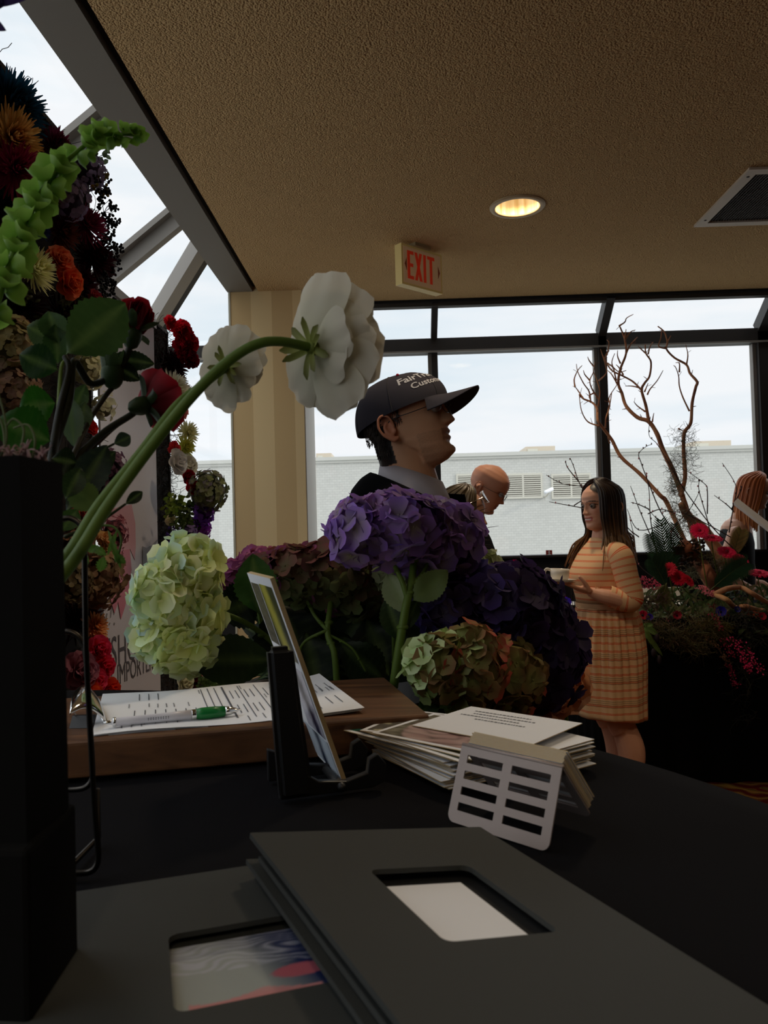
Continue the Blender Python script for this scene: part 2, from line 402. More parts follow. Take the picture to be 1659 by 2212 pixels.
def pane(name, q):
    mb = MB(); n = (q[1] - q[0]).cross(q[3] - q[0]).normalized() * .006
    prism(mb, q, n); return struct(mb.obj(name, 'glass', smooth=False))
edges = [-1.80, .275, 1.44, 2.55, 3.7, 4.85]
k = 1
for a, b in zip(edges, edges[1:]):
    pane('window_%d' % k, [V((a, EY + .01, 1.116)), V((b, EY + .01, 1.116)), V((b, EY + .01, 2.6)), V((a, EY + .01, 2.6))]); k += 1
    a2 = max(a, -.57)
    pane('window_%d' % k, [V((a2, EY + .01, TZ)), V((b, EY + .01, TZ)), V((b, 5.24, CEIL)), V((a2, 5.24, CEIL))]); k += 1
# the skylight slope over the side wall, its rafters and the hip at the corner
def sl(x, y): return V((x, y, EAVE_Z + (x + 1.80) * SLOPE))
TOPX = -1.04
for y in (5.42, 4.42, 3.36, 2.30, 1.24, .18, -.88, -1.94, -3.0):
    if y < 5: 
        t = MB(); a, b = sl(-1.80, y), sl(TOPX, y); up = V((-SLOPE, 0, 1)).normalized()
        bar('roof_rafter', a, b, .060, .10, M['rafter'], up=up)
        bar('roof_rafter', a + V((0, .055, .05)), b + V((0, .055, .05)), .05, .03, M['steel'], up=up)
        bar('roof_rafter', a + V((0, -.055, .05)), b + V((0, -.055, .05)), .05, .03, M['rafter'], up=up)
hip_a = V((-1.80, 5.48, EAVE_Z)); hip_b = V((-1.06, 4.72, EAVE_Z + .74 * SLOPE))
hu = V((-SLOPE, SLOPE, 1)).normalized()
bar('roof_hip', hip_a, hip_b, .075, .12, M['rafter'], up=hu)
bar('roof_hip', hip_a + V((.055, .055, .03)), hip_b + V((.055, .055, .03)), .05, .09, M['mullion'], up=hu)
bar('window_frame_eave', (-1.80, -4.2, EAVE_Z), (-1.80, 5.5, EAVE_Z), .09, .09, M['rafter'])
bar('window_frame_transom', (-1.80, -4.2, 2.1), (-1.80, 5.5, 2.1), .05, .05, M['mullion'])
for y in (5.48, 4.42, 3.36, 2.30, 1.24, .18, -.88, -1.94, -3.0):
    bar('window_mullion', (-1.80, y, 1.10), (-1.80, y, EAVE_Z), .06, .06, M['mullion'], up=(1, 0, 0))
ys_ = [5.48, 3.36, 1.24, -.88, -4.2]
for a, b in zip(ys_, ys_[1:]):
    pane('window_%d' % k, [V((-1.81, a, 1.1)), V((-1.81, b, 1.1)), V((-1.81, b, 2.64)), V((-1.81, a, 2.64))]); k += 1
    ua = a if a < 5 else 4.74
    pane('window_%d' % k, [sl(-1.80, a) + V((0, 0, .06)), sl(-1.80, b) + V((0, 0, .06)), sl(TOPX, b) + V((0, 0, .06)), sl(TOPX, ua) + V((0, 0, .06))]); k += 1
pane('window_%d' % k, [V((-1.80, 5.5, EAVE_Z + .03)), V((-1.04, 5.5, EAVE_Z + .03)), V((-1.04, 4.74, EAVE_Z + .03 + .76 * SLOPE))]  + [V((-1.06, 4.73, EAVE_Z + .03 + .76 * SLOPE))])
simple('trim_7', (-1.06, 4.9, EAVE_Z), (-.57, 5.5, CEIL + .5), M['soffit'], st=True) if False else None

# small red stickers at the foot of the panes
for px, py in ((1058, 1196), (1186, 1194)):
    c = at(px, py, BACK - .0); t = thing('window_sticker', 'small red safety sticker at the foot of the pane, ' + ('behind the purple hydrangea' if px < 1100 else 'below the security camera'), 'sticker', c)
    mb = MB(); box(mb, (c.x - .022, BACK - .004, c.z - .018), (c.x + .022, BACK, c.z + .018)); mb.obj('sticker_back', mat('red_sticker', S(170, 60, 50), .6), t, smooth=False)
    mb = MB(); box(mb, (c.x - .004, BACK - .006, c.z - .010), (c.x + .004, BACK - .004, c.z + .006)); box(mb, (c.x - .012, BACK - .006, c.z - .015), (c.x + .012, BACK - .004, c.z - .010))
    ellip(mb, (c.x, BACK - .005, c.z + .010), (.005, .001, .005), nu=10, nv=6); box(mb, (c.x - .010, BACK - .006, c.z), (c.x + .010, BACK - .004, c.z + .003)); mb.obj('sticker_symbol', 'paper', t, smooth=False)

# ---------------------------------------------------------------- ceiling fittings
t = thing('downlight', 'round recessed downlight with gold reflector in the textured ceiling', 'light', (.603, 3.73, CEIL))
mb = MB(); lathe(mb, [(.132, -.004), (.134, .000), (.128, -.008), (.108, -.010), (.104, -.004), (.104, .012)], (.603, 3.73, CEIL), 48); mb.obj('trim_ring', mat('beige_ring', S(205, 180, 140), .5), t)
mb = MB(); lathe(mb, [(.1035, .0), (.1035, .10), (.098, .20), (.0, .21)], (.603, 3.73, CEIL), 48)
def reflector():
    m, nt, b, out = newmat('gold_reflector'); b.inputs['Metallic'].default_value = .6; b.inputs['Roughness'].default_value = .3
    tc = _n(nt, 'ShaderNodeTexCoord'); mp = _n(nt, 'ShaderNodeMapping'); mp.inputs['Scale'].default_value = (1, 1, .05)
    nz = _n(nt, 'ShaderNodeTexNoise'); nz.inputs['Scale'].default_value = 50; r = _n(nt, 'ShaderNodeValToRGB')
    r.color_ramp.elements[0].position = .35; r.color_ramp.elements[0].color = (*S(205, 180, 120), 1); r.color_ramp.elements[1].position = .65; r.color_ramp.elements[1].color = (*S(255, 235, 190), 1)
    nt.links.new(tc.outputs['Object'], mp.inputs[0]); nt.links.new(mp.outputs[0], nz.inputs['Vector']); nt.links.new(nz.outputs['Fac'], r.inputs[0])
    nt.links.new(r.outputs[0], b.inputs['Base Color']); nt.links.new(r.outputs[0], b.inputs['Emission Color']); b.inputs['Emission Strength'].default_value = .50; return m
mb.obj('reflector', reflector(), t)
L_ = bpy.data.lights.new('downlight_or_fill_spot', 'SPOT'); L_.energy = 45; L_.color = (1, .80, .56); L_.spot_size = radians(110); L_.spot_blend = .7; L_.shadow_soft_size = .07
lo_ = bpy.data.objects.new('downlight_or_fill_spot', L_); COL.objects.link(lo_); lo_.location = (.603, 3.73, CEIL + .06)
t = thing('ceiling_vent', 'large square ceiling vent with white frame and dark grille', 'vent', (1.91, 3.73, CEIL))
mb = MB(); x0, x1, y0, y1 = 1.555, 2.28, 3.40, 4.045
for a, b in (((x0, y0), (x1, y0 + .05)), ((x0, y1 - .05), (x1, y1)), ((x0, y0 + .05), (x0 + .05, y1 - .05)), ((x1 - .05, y0 + .05), (x1, y1 - .05))):
    box(mb, (a[0], a[1], CEIL - .012), (b[0], b[1], CEIL - .001))
mb.obj('vent_frame', mat('vent_frame_paint', S(196, 178, 156), .5), t, smooth=False)
mb = MB(); n = 46
for i in range(n):
    x = x0 + .05 + (x1 - x0 - .1) * (i + .5) / n
    box(mb, (x - .0015, y0 + .05, CEIL - .004), (x + .0015, y1 - .05, CEIL + .006))
for i in range(40):
    y = y0 + .05 + (y1 - y0 - .1) * (i + .5) / 40
    box(mb, (x0 + .05, y - .0012, CEIL - .002), (x1 - .05, y + .0012, CEIL + .004))
mb.obj('grille', mat('dark_grille', S(46, 34, 26), .6), t, smooth=False)
mb = MB(); box(mb, (x0 + .04, y0 + .04, CEIL + .03), (x1 - .04, y1 - .04, CEIL + .05)); mb.obj('vent_box', mat('vent_dark', (.008, .007, .006), .9), t, smooth=False)
for a, b in ((x0 + .025, y0 + .07), (x0 + .025, y1 - .09)):
    mb = MB(); lathe(mb, [(.0001, -.015), (.006, -.014), (.007, -.0115)], (a, b, CEIL), 12); mb.obj('screw', M['steel'], t)
# added fill spots with invented ceiling fittings, out of view, to brighten the scene
def fill_spot(x, y, w):
    L = bpy.data.lights.new('downlight_or_fill_spot', 'SPOT'); L.energy = w; L.color = (1, .80, .56); L.spot_size = radians(120); L.spot_blend = .8; L.shadow_soft_size = .09
    o = bpy.data.objects.new('downlight_or_fill_spot', L); COL.objects.link(o); o.location = (x, y, CEIL - .02); return o
for x, y, w in ((-.10, -1.1, 52), (1.5, -.9, 46), (1.9, 1.2, 60), (.35, 1.85, 44), (3.4, .6, 30)):
    fill_spot(x, y, w)
    tt = thing('downlight', 'added fill downlight out of view, %s' % ('over the near table' if x < 0 else 'directly over the wire rack' if x < .5 else 'towards the room centre' if x < 1.6 else 'nearest the side wall' if x > 3 else 'just above the top of the view' if x < .5 else 'ahead of the rear ones'), 'light', (x, y, CEIL)); mb = MB(); lathe(mb, [(.13, -.002), (.128, -.010), (.10, -.012), (.09, -.002), (.0, -.001)], (x, y, CEIL), 32); mb.obj('trim_ring', mat('fill_fitting_ring', S(220, 200, 160), .5), tt)
# EXIT sign
A = V((.048, 4.10, 0)); B = V((.271, 4.31, 0)); d = (B - A).normalized(); wS = (B - A).length; nS = V((d.y, -d.x, 0))
mt = Matrix(((d.x, nS.x, 0, A.x), (d.y, nS.y, 0, A.y), (0, 0, 1, 0), (0, 0, 0, 1)))
z1, z0 = CEIL - .018, CEIL - .235
t = thing('exit_sign', 'beige EXIT sign with red letters and two arrows, hung from the ceiling', 'exit sign', (A + B) / 2 + V((0, 0, CEIL)))
mb = MB(); box(mb, (0, -.05, z0), (wS, 0, z1), mtx=mt); mb.obj('sign_housing', mat('sign_housing', S(220, 196, 130), .5, em=(S(220, 190, 110), .03)), t, smooth=False)
mb = MB(); e = .012; box(mb, (e, 0, z0 + e), (wS - e, .002, z1 - e), mtx=mt); mb.obj('sign_face', mat('sign_face', S(222, 190, 160), .5, em=(S(220, 180, 130), .05)), t, smooth=False)
def sigpoly(name, poly, parent, m): 
    mb = MB(); prism(mb, [mt @ V((x, .002, z)) for x, z in poly], nS * .0015); return mb.obj(name, m, parent, smooth=False)
red = mat('sign_red', S(205, 58, 30), .5, em=(S(220, 50, 20), .10)); amb = mat('sign_arrow', S(150, 60, 30), .5)
H = .150; zb = z0 + .036; 
def letter(x, polys):
    mb = MB()
    for p in polys: prism(mb, [mt @ V((x + a, .002, zb + b * H)) for a, b in p], nS * .0015)
    return mb
w_ = .019
specs = [(.040, [[(0, 0), (w_, 0), (w_, 1), (0, 1)], [(w_, 0), (.046, 0), (.046, .12), (w_, .12)], [(w_, .44), (.042, .44), (.042, .56), (w_, .56)], [(w_, .88), (.046, .88), (.046, 1), (w_, 1)]]),
         (.094, [[(0, 0), (w_, 0), (.056, 1), (.056 - w_, 1)], [(.056, 0), (.056 - w_, 0), (0, 1), (w_, 1)]]),
         (.160, [[(0, 0), (w_, 0), (w_, 1), (0, 1)]]),
         (.190, [[(.018, 0), (.018 + w_, 0), (.018 + w_, .88), (.018, .88)], [(0, .88), (.055, .88), (.055, 1), (0, 1)]])]
for x, p in specs: letter(x, p).obj('letter', red, t, smooth=False)
sigpoly('arrow', [(.020, zb + H * .5), (.034, zb + H * .28), (.034, zb + H * .72)], t, amb)
sigpoly('arrow', [(wS - .020, zb + H * .5), (wS - .034, zb + H * .28), (wS - .034, zb + H * .72)], t, amb)
mb = MB(); box(mb, (wS * .28, -.04, CEIL - .018), (wS * .66, .02, CEIL + .001), mtx=mt); mb.obj('mounting_canopy', mat('canopy', S(165, 150, 115), .4), t, smooth=False)

# ---------------------------------------------------------------- the brick building across the way
def brick():
    m, nt, b, out = newmat('painted_brick'); b.inputs['Roughness'].default_value = .9
    tc = _n(nt, 'ShaderNodeTexCoord'); mp = _n(nt, 'ShaderNodeMapping'); mp.inputs['Rotation'].default_value = (pi / 2, 0, 0)
    br = _n(nt, 'ShaderNodeTexBrick'); br.inputs['Scale'].default_value = 4.2; br.inputs['Mortar Size'].default_value = .012
    br.inputs['Color1'].default_value = (*S(200, 200, 194), 1); br.inputs['Color2'].default_value = (*S(193, 193, 187), 1); br.inputs['Mortar'].default_value = (*S(170, 170, 166), 1)
    nt.links.new(tc.outputs['Object'], mp.inputs[0]); nt.links.new(mp.outputs[0], br.inputs['Vector']); nt.links.new(br.outputs['Color'], b.inputs['Base Color']); return m
BY = 19.0; zr = at(1100, 984, BY).z
t = thing('painted_brick_building', 'long white painted brick building across from the windows', 'building', (5, BY + 3, -4))
mb = MB(); box(mb, (-16, BY, -4), (24, BY + 8, zr)); mb.obj('facade', brick(), t, smooth=False)
mb = MB(); box(mb, (-16, BY - .06, zr), (24, BY + .3, zr + .085)); box(mb, (-16, BY - .03, zr - .06), (24, BY, zr)); mb.obj('parapet_cap', mat('cap_metal', S(195, 195, 188), .5), t, smooth=False)
lou = mat('louver_paint', S(200, 197, 184), .6); dk = mat('louver_gap', S(96, 92, 84), .9)
for xa, xb in ((985, 1070), (1087, 1172), (1190, 1277)):
    pa = at(xa, 1025, BY); pb = at(xb, 1075, BY); zt_ = at((xa + xb) / 2, 1023, BY).z; zb_ = at((xa + xb) / 2, 1077, BY).z
    mb = MB(); box(mb, (pa.x, BY - .04, zt_ - .05), (pb.x, BY - .002, zt_)); box(mb, (pa.x, BY - .04, zb_), (pb.x, BY - .002, zb_ + .05))
    for q in (pa.x, (pa.x + pb.x) / 2 - .02, pb.x - .04): box(mb, (q, BY - .04, zb_ + .05), (q + .04, BY - .002, zt_ - .05))
    for i in range(10):
        z = zb_ + .05 + (zt_ - zb_ - .1) * (i + .5) / 10; box(mb, (pa.x + .04, BY - .035, z - .014), (pb.x - .04, BY - .002, z + .014))
    mb.obj('louver', lou, t, smooth=False)
    mb = MB(); box(mb, (pa.x + .03, BY - .012, zb_ + .04), (pb.x - .03, BY - .001, zt_ - .04)); mb.obj('louver_recess', dk, t, smooth=False)
for xa, xb, yt in ((683, 716, 979), (1137, 1200, 964), (1500, 1581, 952)):
    pa = at(xa, 1000, BY + 1.5); pb = at(xb, 1000, BY + 1.5); z_ = at((xa + xb) / 2, yt, BY + 1.5).z
    mb = MB(); box(mb, (pa.x, BY + 1.5, zr - .3), (pb.x, BY + 3, z_)); mb.obj('roof_unit', mat('tan_roof_unit', S(196, 184, 166), .7), t, smooth=False)
    mb = MB(); box(mb, (pa.x + .04, BY + 1.48, z_ - .22), (pa.x + .04 + (pb.x - pa.x) * .35, BY + 1.5, z_ - .06)); box(mb, (pa.x + .04, BY + 1.48, z_ - .34), (pa.x + .04 + (pb.x - pa.x) * .2, BY + 1.5, z_ - .22)); mb.obj('vent_patch', lou, t, smooth=False)
t = thing('security_camera', 'small white security camera on the brick wall beside a louver', 'camera', at(1185, 1060, BY))
c = at(1185, 1060, BY - .40); mb = MB(); tube(mb, [c + V((-.09, -.08, -.04)), c + V((.10, .06, .04))], .045, 12); mb.obj('camera_body', 'paper', t)
mb = MB(); tube(mb, [c + V((.02, .05, -.03)), c + V((-.02, .2, -.12)), V((c.x - .03, BY - .01, c.z - .13))], .02, 8); mb.obj('bracket', lou, t)
simple('ground_outside', (-20, 5.7, -4.1), (26, BY + 8, -4.0), mat('pale_paving', S(150, 150, 146), .9), st=True)
# ================================================================ the near table
TZ0 = 1.07
def onT(px, py, h=0.): return onz(px, py, TZ0 + h)
# black cloth over a tall round table
def cloth():
    c = V((-.58, .28, 0)); R = .965; mb = MB(); n = 144; rings = []
    def wr(p): return .0022 * noise.noise(V((p[0] * 5, p[1] * 9, 0))) + .0016 * noise.noise(V((p[0] * 14 + 3, p[1] * 3, 5)))
    for r in [.02] + [R * k / 26 for k in range(1, 26)]:
        rings.append([V((c.x + r * cos(2 * pi * j / n), c.y + r * sin(2 * pi * j / n), 0)) for j in range(n)])
    rings = [[V((p.x, p.y, TZ0 - .003 + wr(p))) for p in r] for r in rings]
    for r, z in ((R, -.006), (R + .008, -.012), (R + .012, -.03)):
        rings.append([V((c.x + r * cos(2 * pi * j / n), c.y + r * sin(2 * pi * j / n), TZ0 + z)) for j in range(n)])
    for k in range(1, 14):
        z = TZ0 - .03 - (TZ0 - .035) * k / 13; ring = []
        for j in range(n):
            a = 2 * pi * j / n; r = R + .012 + .012 * k / 13 + .03 * (k / 13) * sin(a * 18 + sin(a * 5) * 2)
            ring.append(V((c.x + r * cos(a), c.y + r * sin(a), z)))
        rings.append(ring)
    loft(mb, rings, cap=False); return mb.obj('tablecloth', 'black_cloth')
tag(cloth(), 'black cloth draped to the floor over the round table nearest the viewer', 'tablecloth')

# wooden board
def woodmat():
    m, nt, b, out = newmat('walnut_board'); b.inputs['Roughness'].default_value = .45
    tc = _n(nt, 'ShaderNodeTexCoord'); mp = _n(nt, 'ShaderNodeMapping'); mp.inputs['Scale'].default_value = (1.5, 14, 14); mp.inputs['Rotation'].default_value = (0, 0, -.2)
    nz = _n(nt, 'ShaderNodeTexNoise'); nz.inputs['Scale'].default_value = 3.5; nz.inputs['Detail'].default_value = 6; nz.inputs['Distortion'].default_value = .6
    r = _n(nt, 'ShaderNodeValToRGB'); e = r.color_ramp.elements
    e[0].position = .3; e[0].color = (*S(62, 38, 24), 1); e[1].position = .7; e[1].color = (*S(122, 84, 54), 1)
    nt.links.new(tc.outputs['Object'], mp.inputs[0]); nt.links.new(mp.outputs[0], nz.inputs['Vector']); nt.links.new(nz.outputs['Fac'], r.inputs[0]); nt.links.new(r.outputs[0], b.inputs['Base Color']); return m
BH = .036
q1, q2, q3 = onT(100, 1609, BH), onT(928, 1545, BH), onT(855, 1462, BH)
ex = (q2 - q1).normalized(); ey = V((-ex.y, ex.x, 0)); wid = (q3 - q2).dot(ey)
O = q2 - ex * .56
Bm = Matrix(((ex.x, ey.x, 0, O.x), (ex.y, ey.y, 0, O.y), (0, 0, 1, TZ0), (0, 0, 0, 1)))
t = thing('wooden_clipboard_base', 'thick dark walnut board under the sign-up papers on black cloth', 'board', Bm @ V((.28, .1, 0)))
bm = bmesh.new(); bmesh.ops.create_cube(bm, size=1)
for v in bm.verts: v.co = Bm @ V(((v.co.x + .5) * .56, (v.co.y + .5) * wid, (v.co.z + .5) * BH + .001))
bmesh.ops.bevel(bm, geom=bm.edges[:], offset=.004, segments=3, affect='EDGES', profile=.6)
me = bpy.data.meshes.new('board'); bm.to_mesh(me); bm.free(); me.materials.append(woodmat()); o = bpy.data.objects.new('board', me); COL.objects.link(o); o.parent = t; o.matrix_parent_inverse = Matrix.Translation(-t.location)
ZP = TZ0 + BH + .0015
# sign-up sheets: slightly curled at the far end
p_nl, p_fl, p_fr, p_nr = onz(198, 1591, ZP), onz(222, 1503, ZP), onz(690, 1468, ZP), onz(788, 1540, ZP)
def sheet(u, v, lift=0.):
    """u along the long side, v across; the end by the easel curls up"""
    a = p_nl * (1 - u) + p_nr * u; b = p_fl * (1 - u) + p_fr * u; p = a * (1 - v) + b * v
    z = .0015 + .007 * max(0, (u - .72) / .28) ** 2 * (.55 + .6 * v) + .0012 * sin(u * 9 + v * 2)
    return p + V((0, 0, z + lift))
t = thing('sign_up_sheets', 'stack of white sign-up forms lying under the green pen', 'papers', sheet(.5, .5))
for k in range(3):
    mb = MB(); nu, nv = 40, 8; sc = [1, .994, .99][k]; vs = []
    for i in range(nu + 1):
        for j in range(nv + 1): vs.append(sheet(i / nu * sc, j / nv, -.0012 * k - .0002))
    mb.add(vs, [(i * (nv + 1) + j, (i + 1) * (nv + 1) + j, (i + 1) * (nv + 1) + j + 1, i * (nv + 1) + j + 1) for i in range(nu) for j in range(nv)])
    mb.obj('sheet', 'paper', t)
mb = MB()
def rule(u0, v0, u1, v1, w=.0007, g=(.3, .3, .3)):
    n = max(2, int(abs(u1 - u0) * 30) + int(abs(v1 - v0) * 6)); vs = []
    du, dv = u1 - u0, v1 - v0; L = sqrt((du * .36) ** 2 + (dv * .2) ** 2); nx, ny = -dv * .2 / L, du * .36 / L
    for i in range(n + 1):
        s = i / n; u, v = u0 + du * s, v0 + dv * s
        vs += [sheet(u - nx * w / .36, v - ny * w / .2, .0004), sheet(u + nx * w / .36, v + ny * w / .2, .0004)]
    mb.add(vs, [(2 * i, 2 * i + 2, 2 * i + 3, 2 * i + 1) for i in range(n)])
for u in [.14, .18, .22, .26, .30, .34, .38]: rule(u, .10 + (u > .3) * .12, u + .004, .44)
for u in (.16, .20, .24): rule(u, .72, u, .92)
for u in (.43, .46, .49): rule(u, .30, u, .94)
rule(.525, .12, .525, .94, .0014)
for u in (.55, .575, .615, .64, .70, .73): rule(u, .58, u, .80); rule(u, .22, u, .42)
rule(.595, .10, .595, .92); rule(.67, .10, .67, .92); rule(.755, .08, .755, .94, .0014); rule(.775, .1, .775, .4, .004)
for u in (.79, .82, .85): rule(u, .1, u, .94)
for u in (.91, .95): rule(u, .18, u, .36); rule(u + .02, .52, u + .02, .72)
random.seed(3)
for u in (.10, .12, .135, .17, .20, .235, .27, .30, .36, .42, .565, .605, .625, .685, .715, .745, .90, .925, .955, .975):
    v = random.choice((.04, .06, .5, .52, .82)); 
    for q in range(6): rule(u + rnd(-.001, .001), v + q * .018, u, v + q * .018 + .012, .0009)
mb.obj('printed_lines', 'ink', t)
# ballpoint pen: white barrel, green grip
pa, pb = onz(226, 1562, ZP + .008), onz(521, 1533, ZP + .006)
dp = (pb - pa).normalized(); L = (pb - pa).length
t = thing('ballpoint_pen', 'white ballpoint pen with green grip and chrome tip on the papers', 'pen', (pa + pb) / 2)
def seg(name, prof, m):
    mb = MB(); d, s, u = frame_of(dp); mt2 = Matrix(((s.x, u.x, d.x, 0), (s.y, u.y, d.y, 0), (s.z, u.z, d.z, 0), (0, 0, 0, 1)))
    lathe(mb, [(r * L, z * L) for r, z in prof], pa, 24, mtx=mt2, cap=True); return mb.obj(name, m, t)
seg('clicker', [(.010, 0), (.016, .01), (.016, .05), (.013, .052)], 'chrome')
seg('barrel', [(.022, .05), (.031, .065), (.0315, .25), (.034, .45), (.036, .62)], mat('white_plastic', S(225, 224, 232), .3))
seg('ring', [(.037, .62), (.038, .625), (.038, .65), (.037, .655)], 'chrome')
seg('grip', [(.037, .655), (.045, .70), (.045, .78), (.040, .87)], mat('green_rubber', S(8, 118, 50), .35))
seg('tip', [(.038, .87), (.033, .91), (.018, .96), (.010, .975), (.004, .995), (.002, 1)], 'chrome')
seg('top_ring', [(.030, .055), (.034, .058), (.034, .075), (.030, .078)], 'chrome')
mb = MB()
for i in range(2):
    d, s, u = frame_of(dp)
    for k in range(9):
        x = .30 + k * .018; c = pa + dp * L * x; nrm = (CAM - c); nrm = (nrm - dp * nrm.dot(dp)).normalized(); sd = dp.cross(nrm)
        o_ = nrm * .0345 * L + sd * L * (-.006 + .011 * i); w2 = L * (.006 if i else .0065)
        mb.add([c + o_, c + o_ + dp * w2, c + o_ + dp * w2 + sd * .0009, c + o_ + sd * .0009], [(0, 1, 2, 3)])
mb.obj('imprint', 'ink', t)
# chrome lever clip and a binder clip at the end of the board
t = thing('lever_clip', 'polished chrome lever clip gripping the end of the forms', 'clip', onz(190, 1560, ZP))
a0, a1, b0, b1 = onz(228, 1560, ZP + .004), onz(204, 1502, ZP + .012), onz(160, 1500, ZP + .030), onz(150, 1545, ZP + .022)
mb = MB(); nu = 14; rows = []
for i in range(nu + 1):
    s = i / nu; lo = a0 * (1 - s) + b1 * s + V((0, 0, .010 * sin(s * pi))); hi = a1 * (1 - s) + b0 * s + V((0, 0, .010 * sin(s * pi)))
    for j in range(7):
        q = j / 6; rows.append(lo * (1 - q) + hi * q + V((0, 0, .006 * sin(q * pi))))
mb.add(rows, [(i * 7 + j, (i + 1) * 7 + j, (i + 1) * 7 + j + 1, i * 7 + j + 1) for i in range(nu) for j in range(6)])
o = mb.obj('spring_plate', 'chrome', t); so = o.modifiers.new('s', 'SOLIDIFY'); so.thickness = .0012
mb = MB(); tube(mb, [a0 + V((0, 0, -.001)), a1 + V((0, 0, -.004))], .0025, 10); mb.obj('jaw', 'chrome', t)
g = onz(178, 1578, ZP); t = thing('binder_clip', 'small black binder clip with chrome handles beside the lever clip', 'clip', g)
mb = MB(); c = g + V((-.006, .01, .0)); prism(mb, [c + V((-.012, 0, 0)), c + V((.012, 0, 0)), c + V((.012, .009, .011)), c + V((-.012, .009, .011))], V((0, .004, 0))); mb.obj('clip_body', 'black_plastic', t, smooth=False)
for s in (-1, 1):
    mb = MB(); tube(mb, spline([c + V((.008 * s, .009, .010)), c + V((.010 * s, .004, .022)), c + V((.004 * s, .001, .028)), c + V((0, .000, .029))], 4), .0008, 6); mb.obj('handle', 'chrome', t)

# ---------------------------------------------------------------- picture card on a small easel
nb = onT(740, 1690, .004); fb = onT(668, 1612, .004); e1 = (nb - fb).normalized(); lean = V((e1.y, -e1.x, 0))
if lean.x > 0: lean = -lean
# near top corner along the pixel ray
best = min(((onplane(583, 1250, nb, e1) - nb) .length, 0) for _ in (0,))
tp = onplane(583, 1250, nb, e1); upv = tp - nb; hC = upv.length; wC = (nb - fb).length
t = thing('picture_card', 'leaning white photo card with yellow flower pictures on a small easel', 'card', (nb + fb) / 2)
nC = e1.cross(upv).normalized()
if nC.x < 0: nC = -nC
mb = MB(); prism(mb, [fb, nb, nb + upv, fb + upv], nC * .0042, mi=0, mi_side=1); mb.obj('card_panel', ['paper', 'card_edge'], t, smooth=False)
def cardpic(u0, v0, u1, v1, fn, nm='photo', nu=26, nv=40):
    mb = MB(); vs = []; cs = []
    for i in range(nu + 1):
        for j in range(nv + 1):
            u = u0 + (u1 - u0) * i / nu; v = v0 + (v1 - v0) * j / nv
            vs.append(fb + e1 * wC * u + upv * v - nC * .0004); cs.append(fn(u, v))
    mb.add(vs, [(i * (nv + 1) + j, (i + 1) * (nv + 1) + j, (i + 1) * (nv + 1) + j + 1, i * (nv + 1) + j + 1) for i in range(nu) for j in range(nv)], cs)
    return mb.obj(nm, 'print', t)
def N(u, v, s=8, o=0): return .5 + .5 * noise.noise(V((u * s + o, v * s * 1.4, o)))
cardpic(.04, .62, .38, .95, lambda u, v: mixc(S(120, 112, 100), S(60, 56, 46), min(1, max(0, N(u, v, 26) * 1.6 - .3))))
cardpic(.42, .58, .94, .955, lambda u, v: mixc(S(36, 40, 24), S(186, 178, 70), min(1, max(0, 1.5 - abs(u - .62 - .3 * (.8 - v)) * 7 + .5 * N(u, v, 22) - .4))))
cardpic(.04, .40, .38, .58, lambda u, v: mixc(S(160, 150, 150), S(120, 104, 96), N(u, v, 14)))
cardpic(.42, .20, .94, .54, lambda u, v: mixc(S(190, 190, 205), S(20, 24, 60), min(1, max(0, 1.4 - abs(u - .7 + .4 * (v - .4)) * 8 + N(u, v, 20) - .6))))
cardpic(.03, .02, .96, .19, lambda u, v: mixc(S(200, 212, 224), S(24, 40, 66), min(1, max(0, 1.2 - abs(u - .62) * 9 + .5 * N(u, v, 9) - .3))))
# easel
t = thing('small_easel', 'small black easel block propping up the photo card', 'easel', onT(650, 1725))
f1 = onT(607, 1735); ex_ = V((.94, .34, 0)); ey_ = V((-.34, .94, 0)); hP = .132
bm = bmesh.new(); bmesh.ops.create_cube(bm, size=1)
for v in bm.verts:
    top = v.co.z > 0; w = .0225 if top else .030
    v.co = f1 + ex_ * ((v.co.x + .5) * w - (.008 if top else .0)) + ey_ * (v.co.y + .5) * .016 + V((0, 0, (v.co.z + .5) * hP + .001))
bmesh.ops.bevel(bm, geom=bm.edges[:], offset=.0045, segments=3, affect='EDGES')
me = bpy.data.meshes.new('back_post'); bm.to_mesh(me); bm.free(); me.materials.append(M['black_plastic']); o = bpy.data.objects.new('back_post', me); COL.objects.link(o); o.parent = t; o.matrix_parent_inverse = Matrix.Translation(-t.location)
for k, off in enumerate((.0, .055)):
    mb = MB(); b0_ = f1 + ey_ * (off + .004) + V((0, 0, .001)); poly = [(.0, 0), (.085, 0), (.096, .004), (.098, .020), (.090, .030), (.082, .026), (.080, .014), (.060, .009), (.035, .012), (.020, .022), (.0, .030)]
    prism(mb, [b0_ + ex_ * x + V((0, 0, z)) for x, z in poly], ey_ * .008); o = mb.obj('foot_rail', 'black_plastic', t, smooth=False); bv = o.modifiers.new('b', 'BEVEL'); bv.width = .0012; bv.segments = 2
mb = MB(); tube(mb, [f1 + ex_ * .055 + V((0, 0, .006)), f1 + ex_ * .055 + ey_ * .06 + V((0, 0, .006))], .004, 8); mb.obj('cross_bar', 'black_plastic', t)

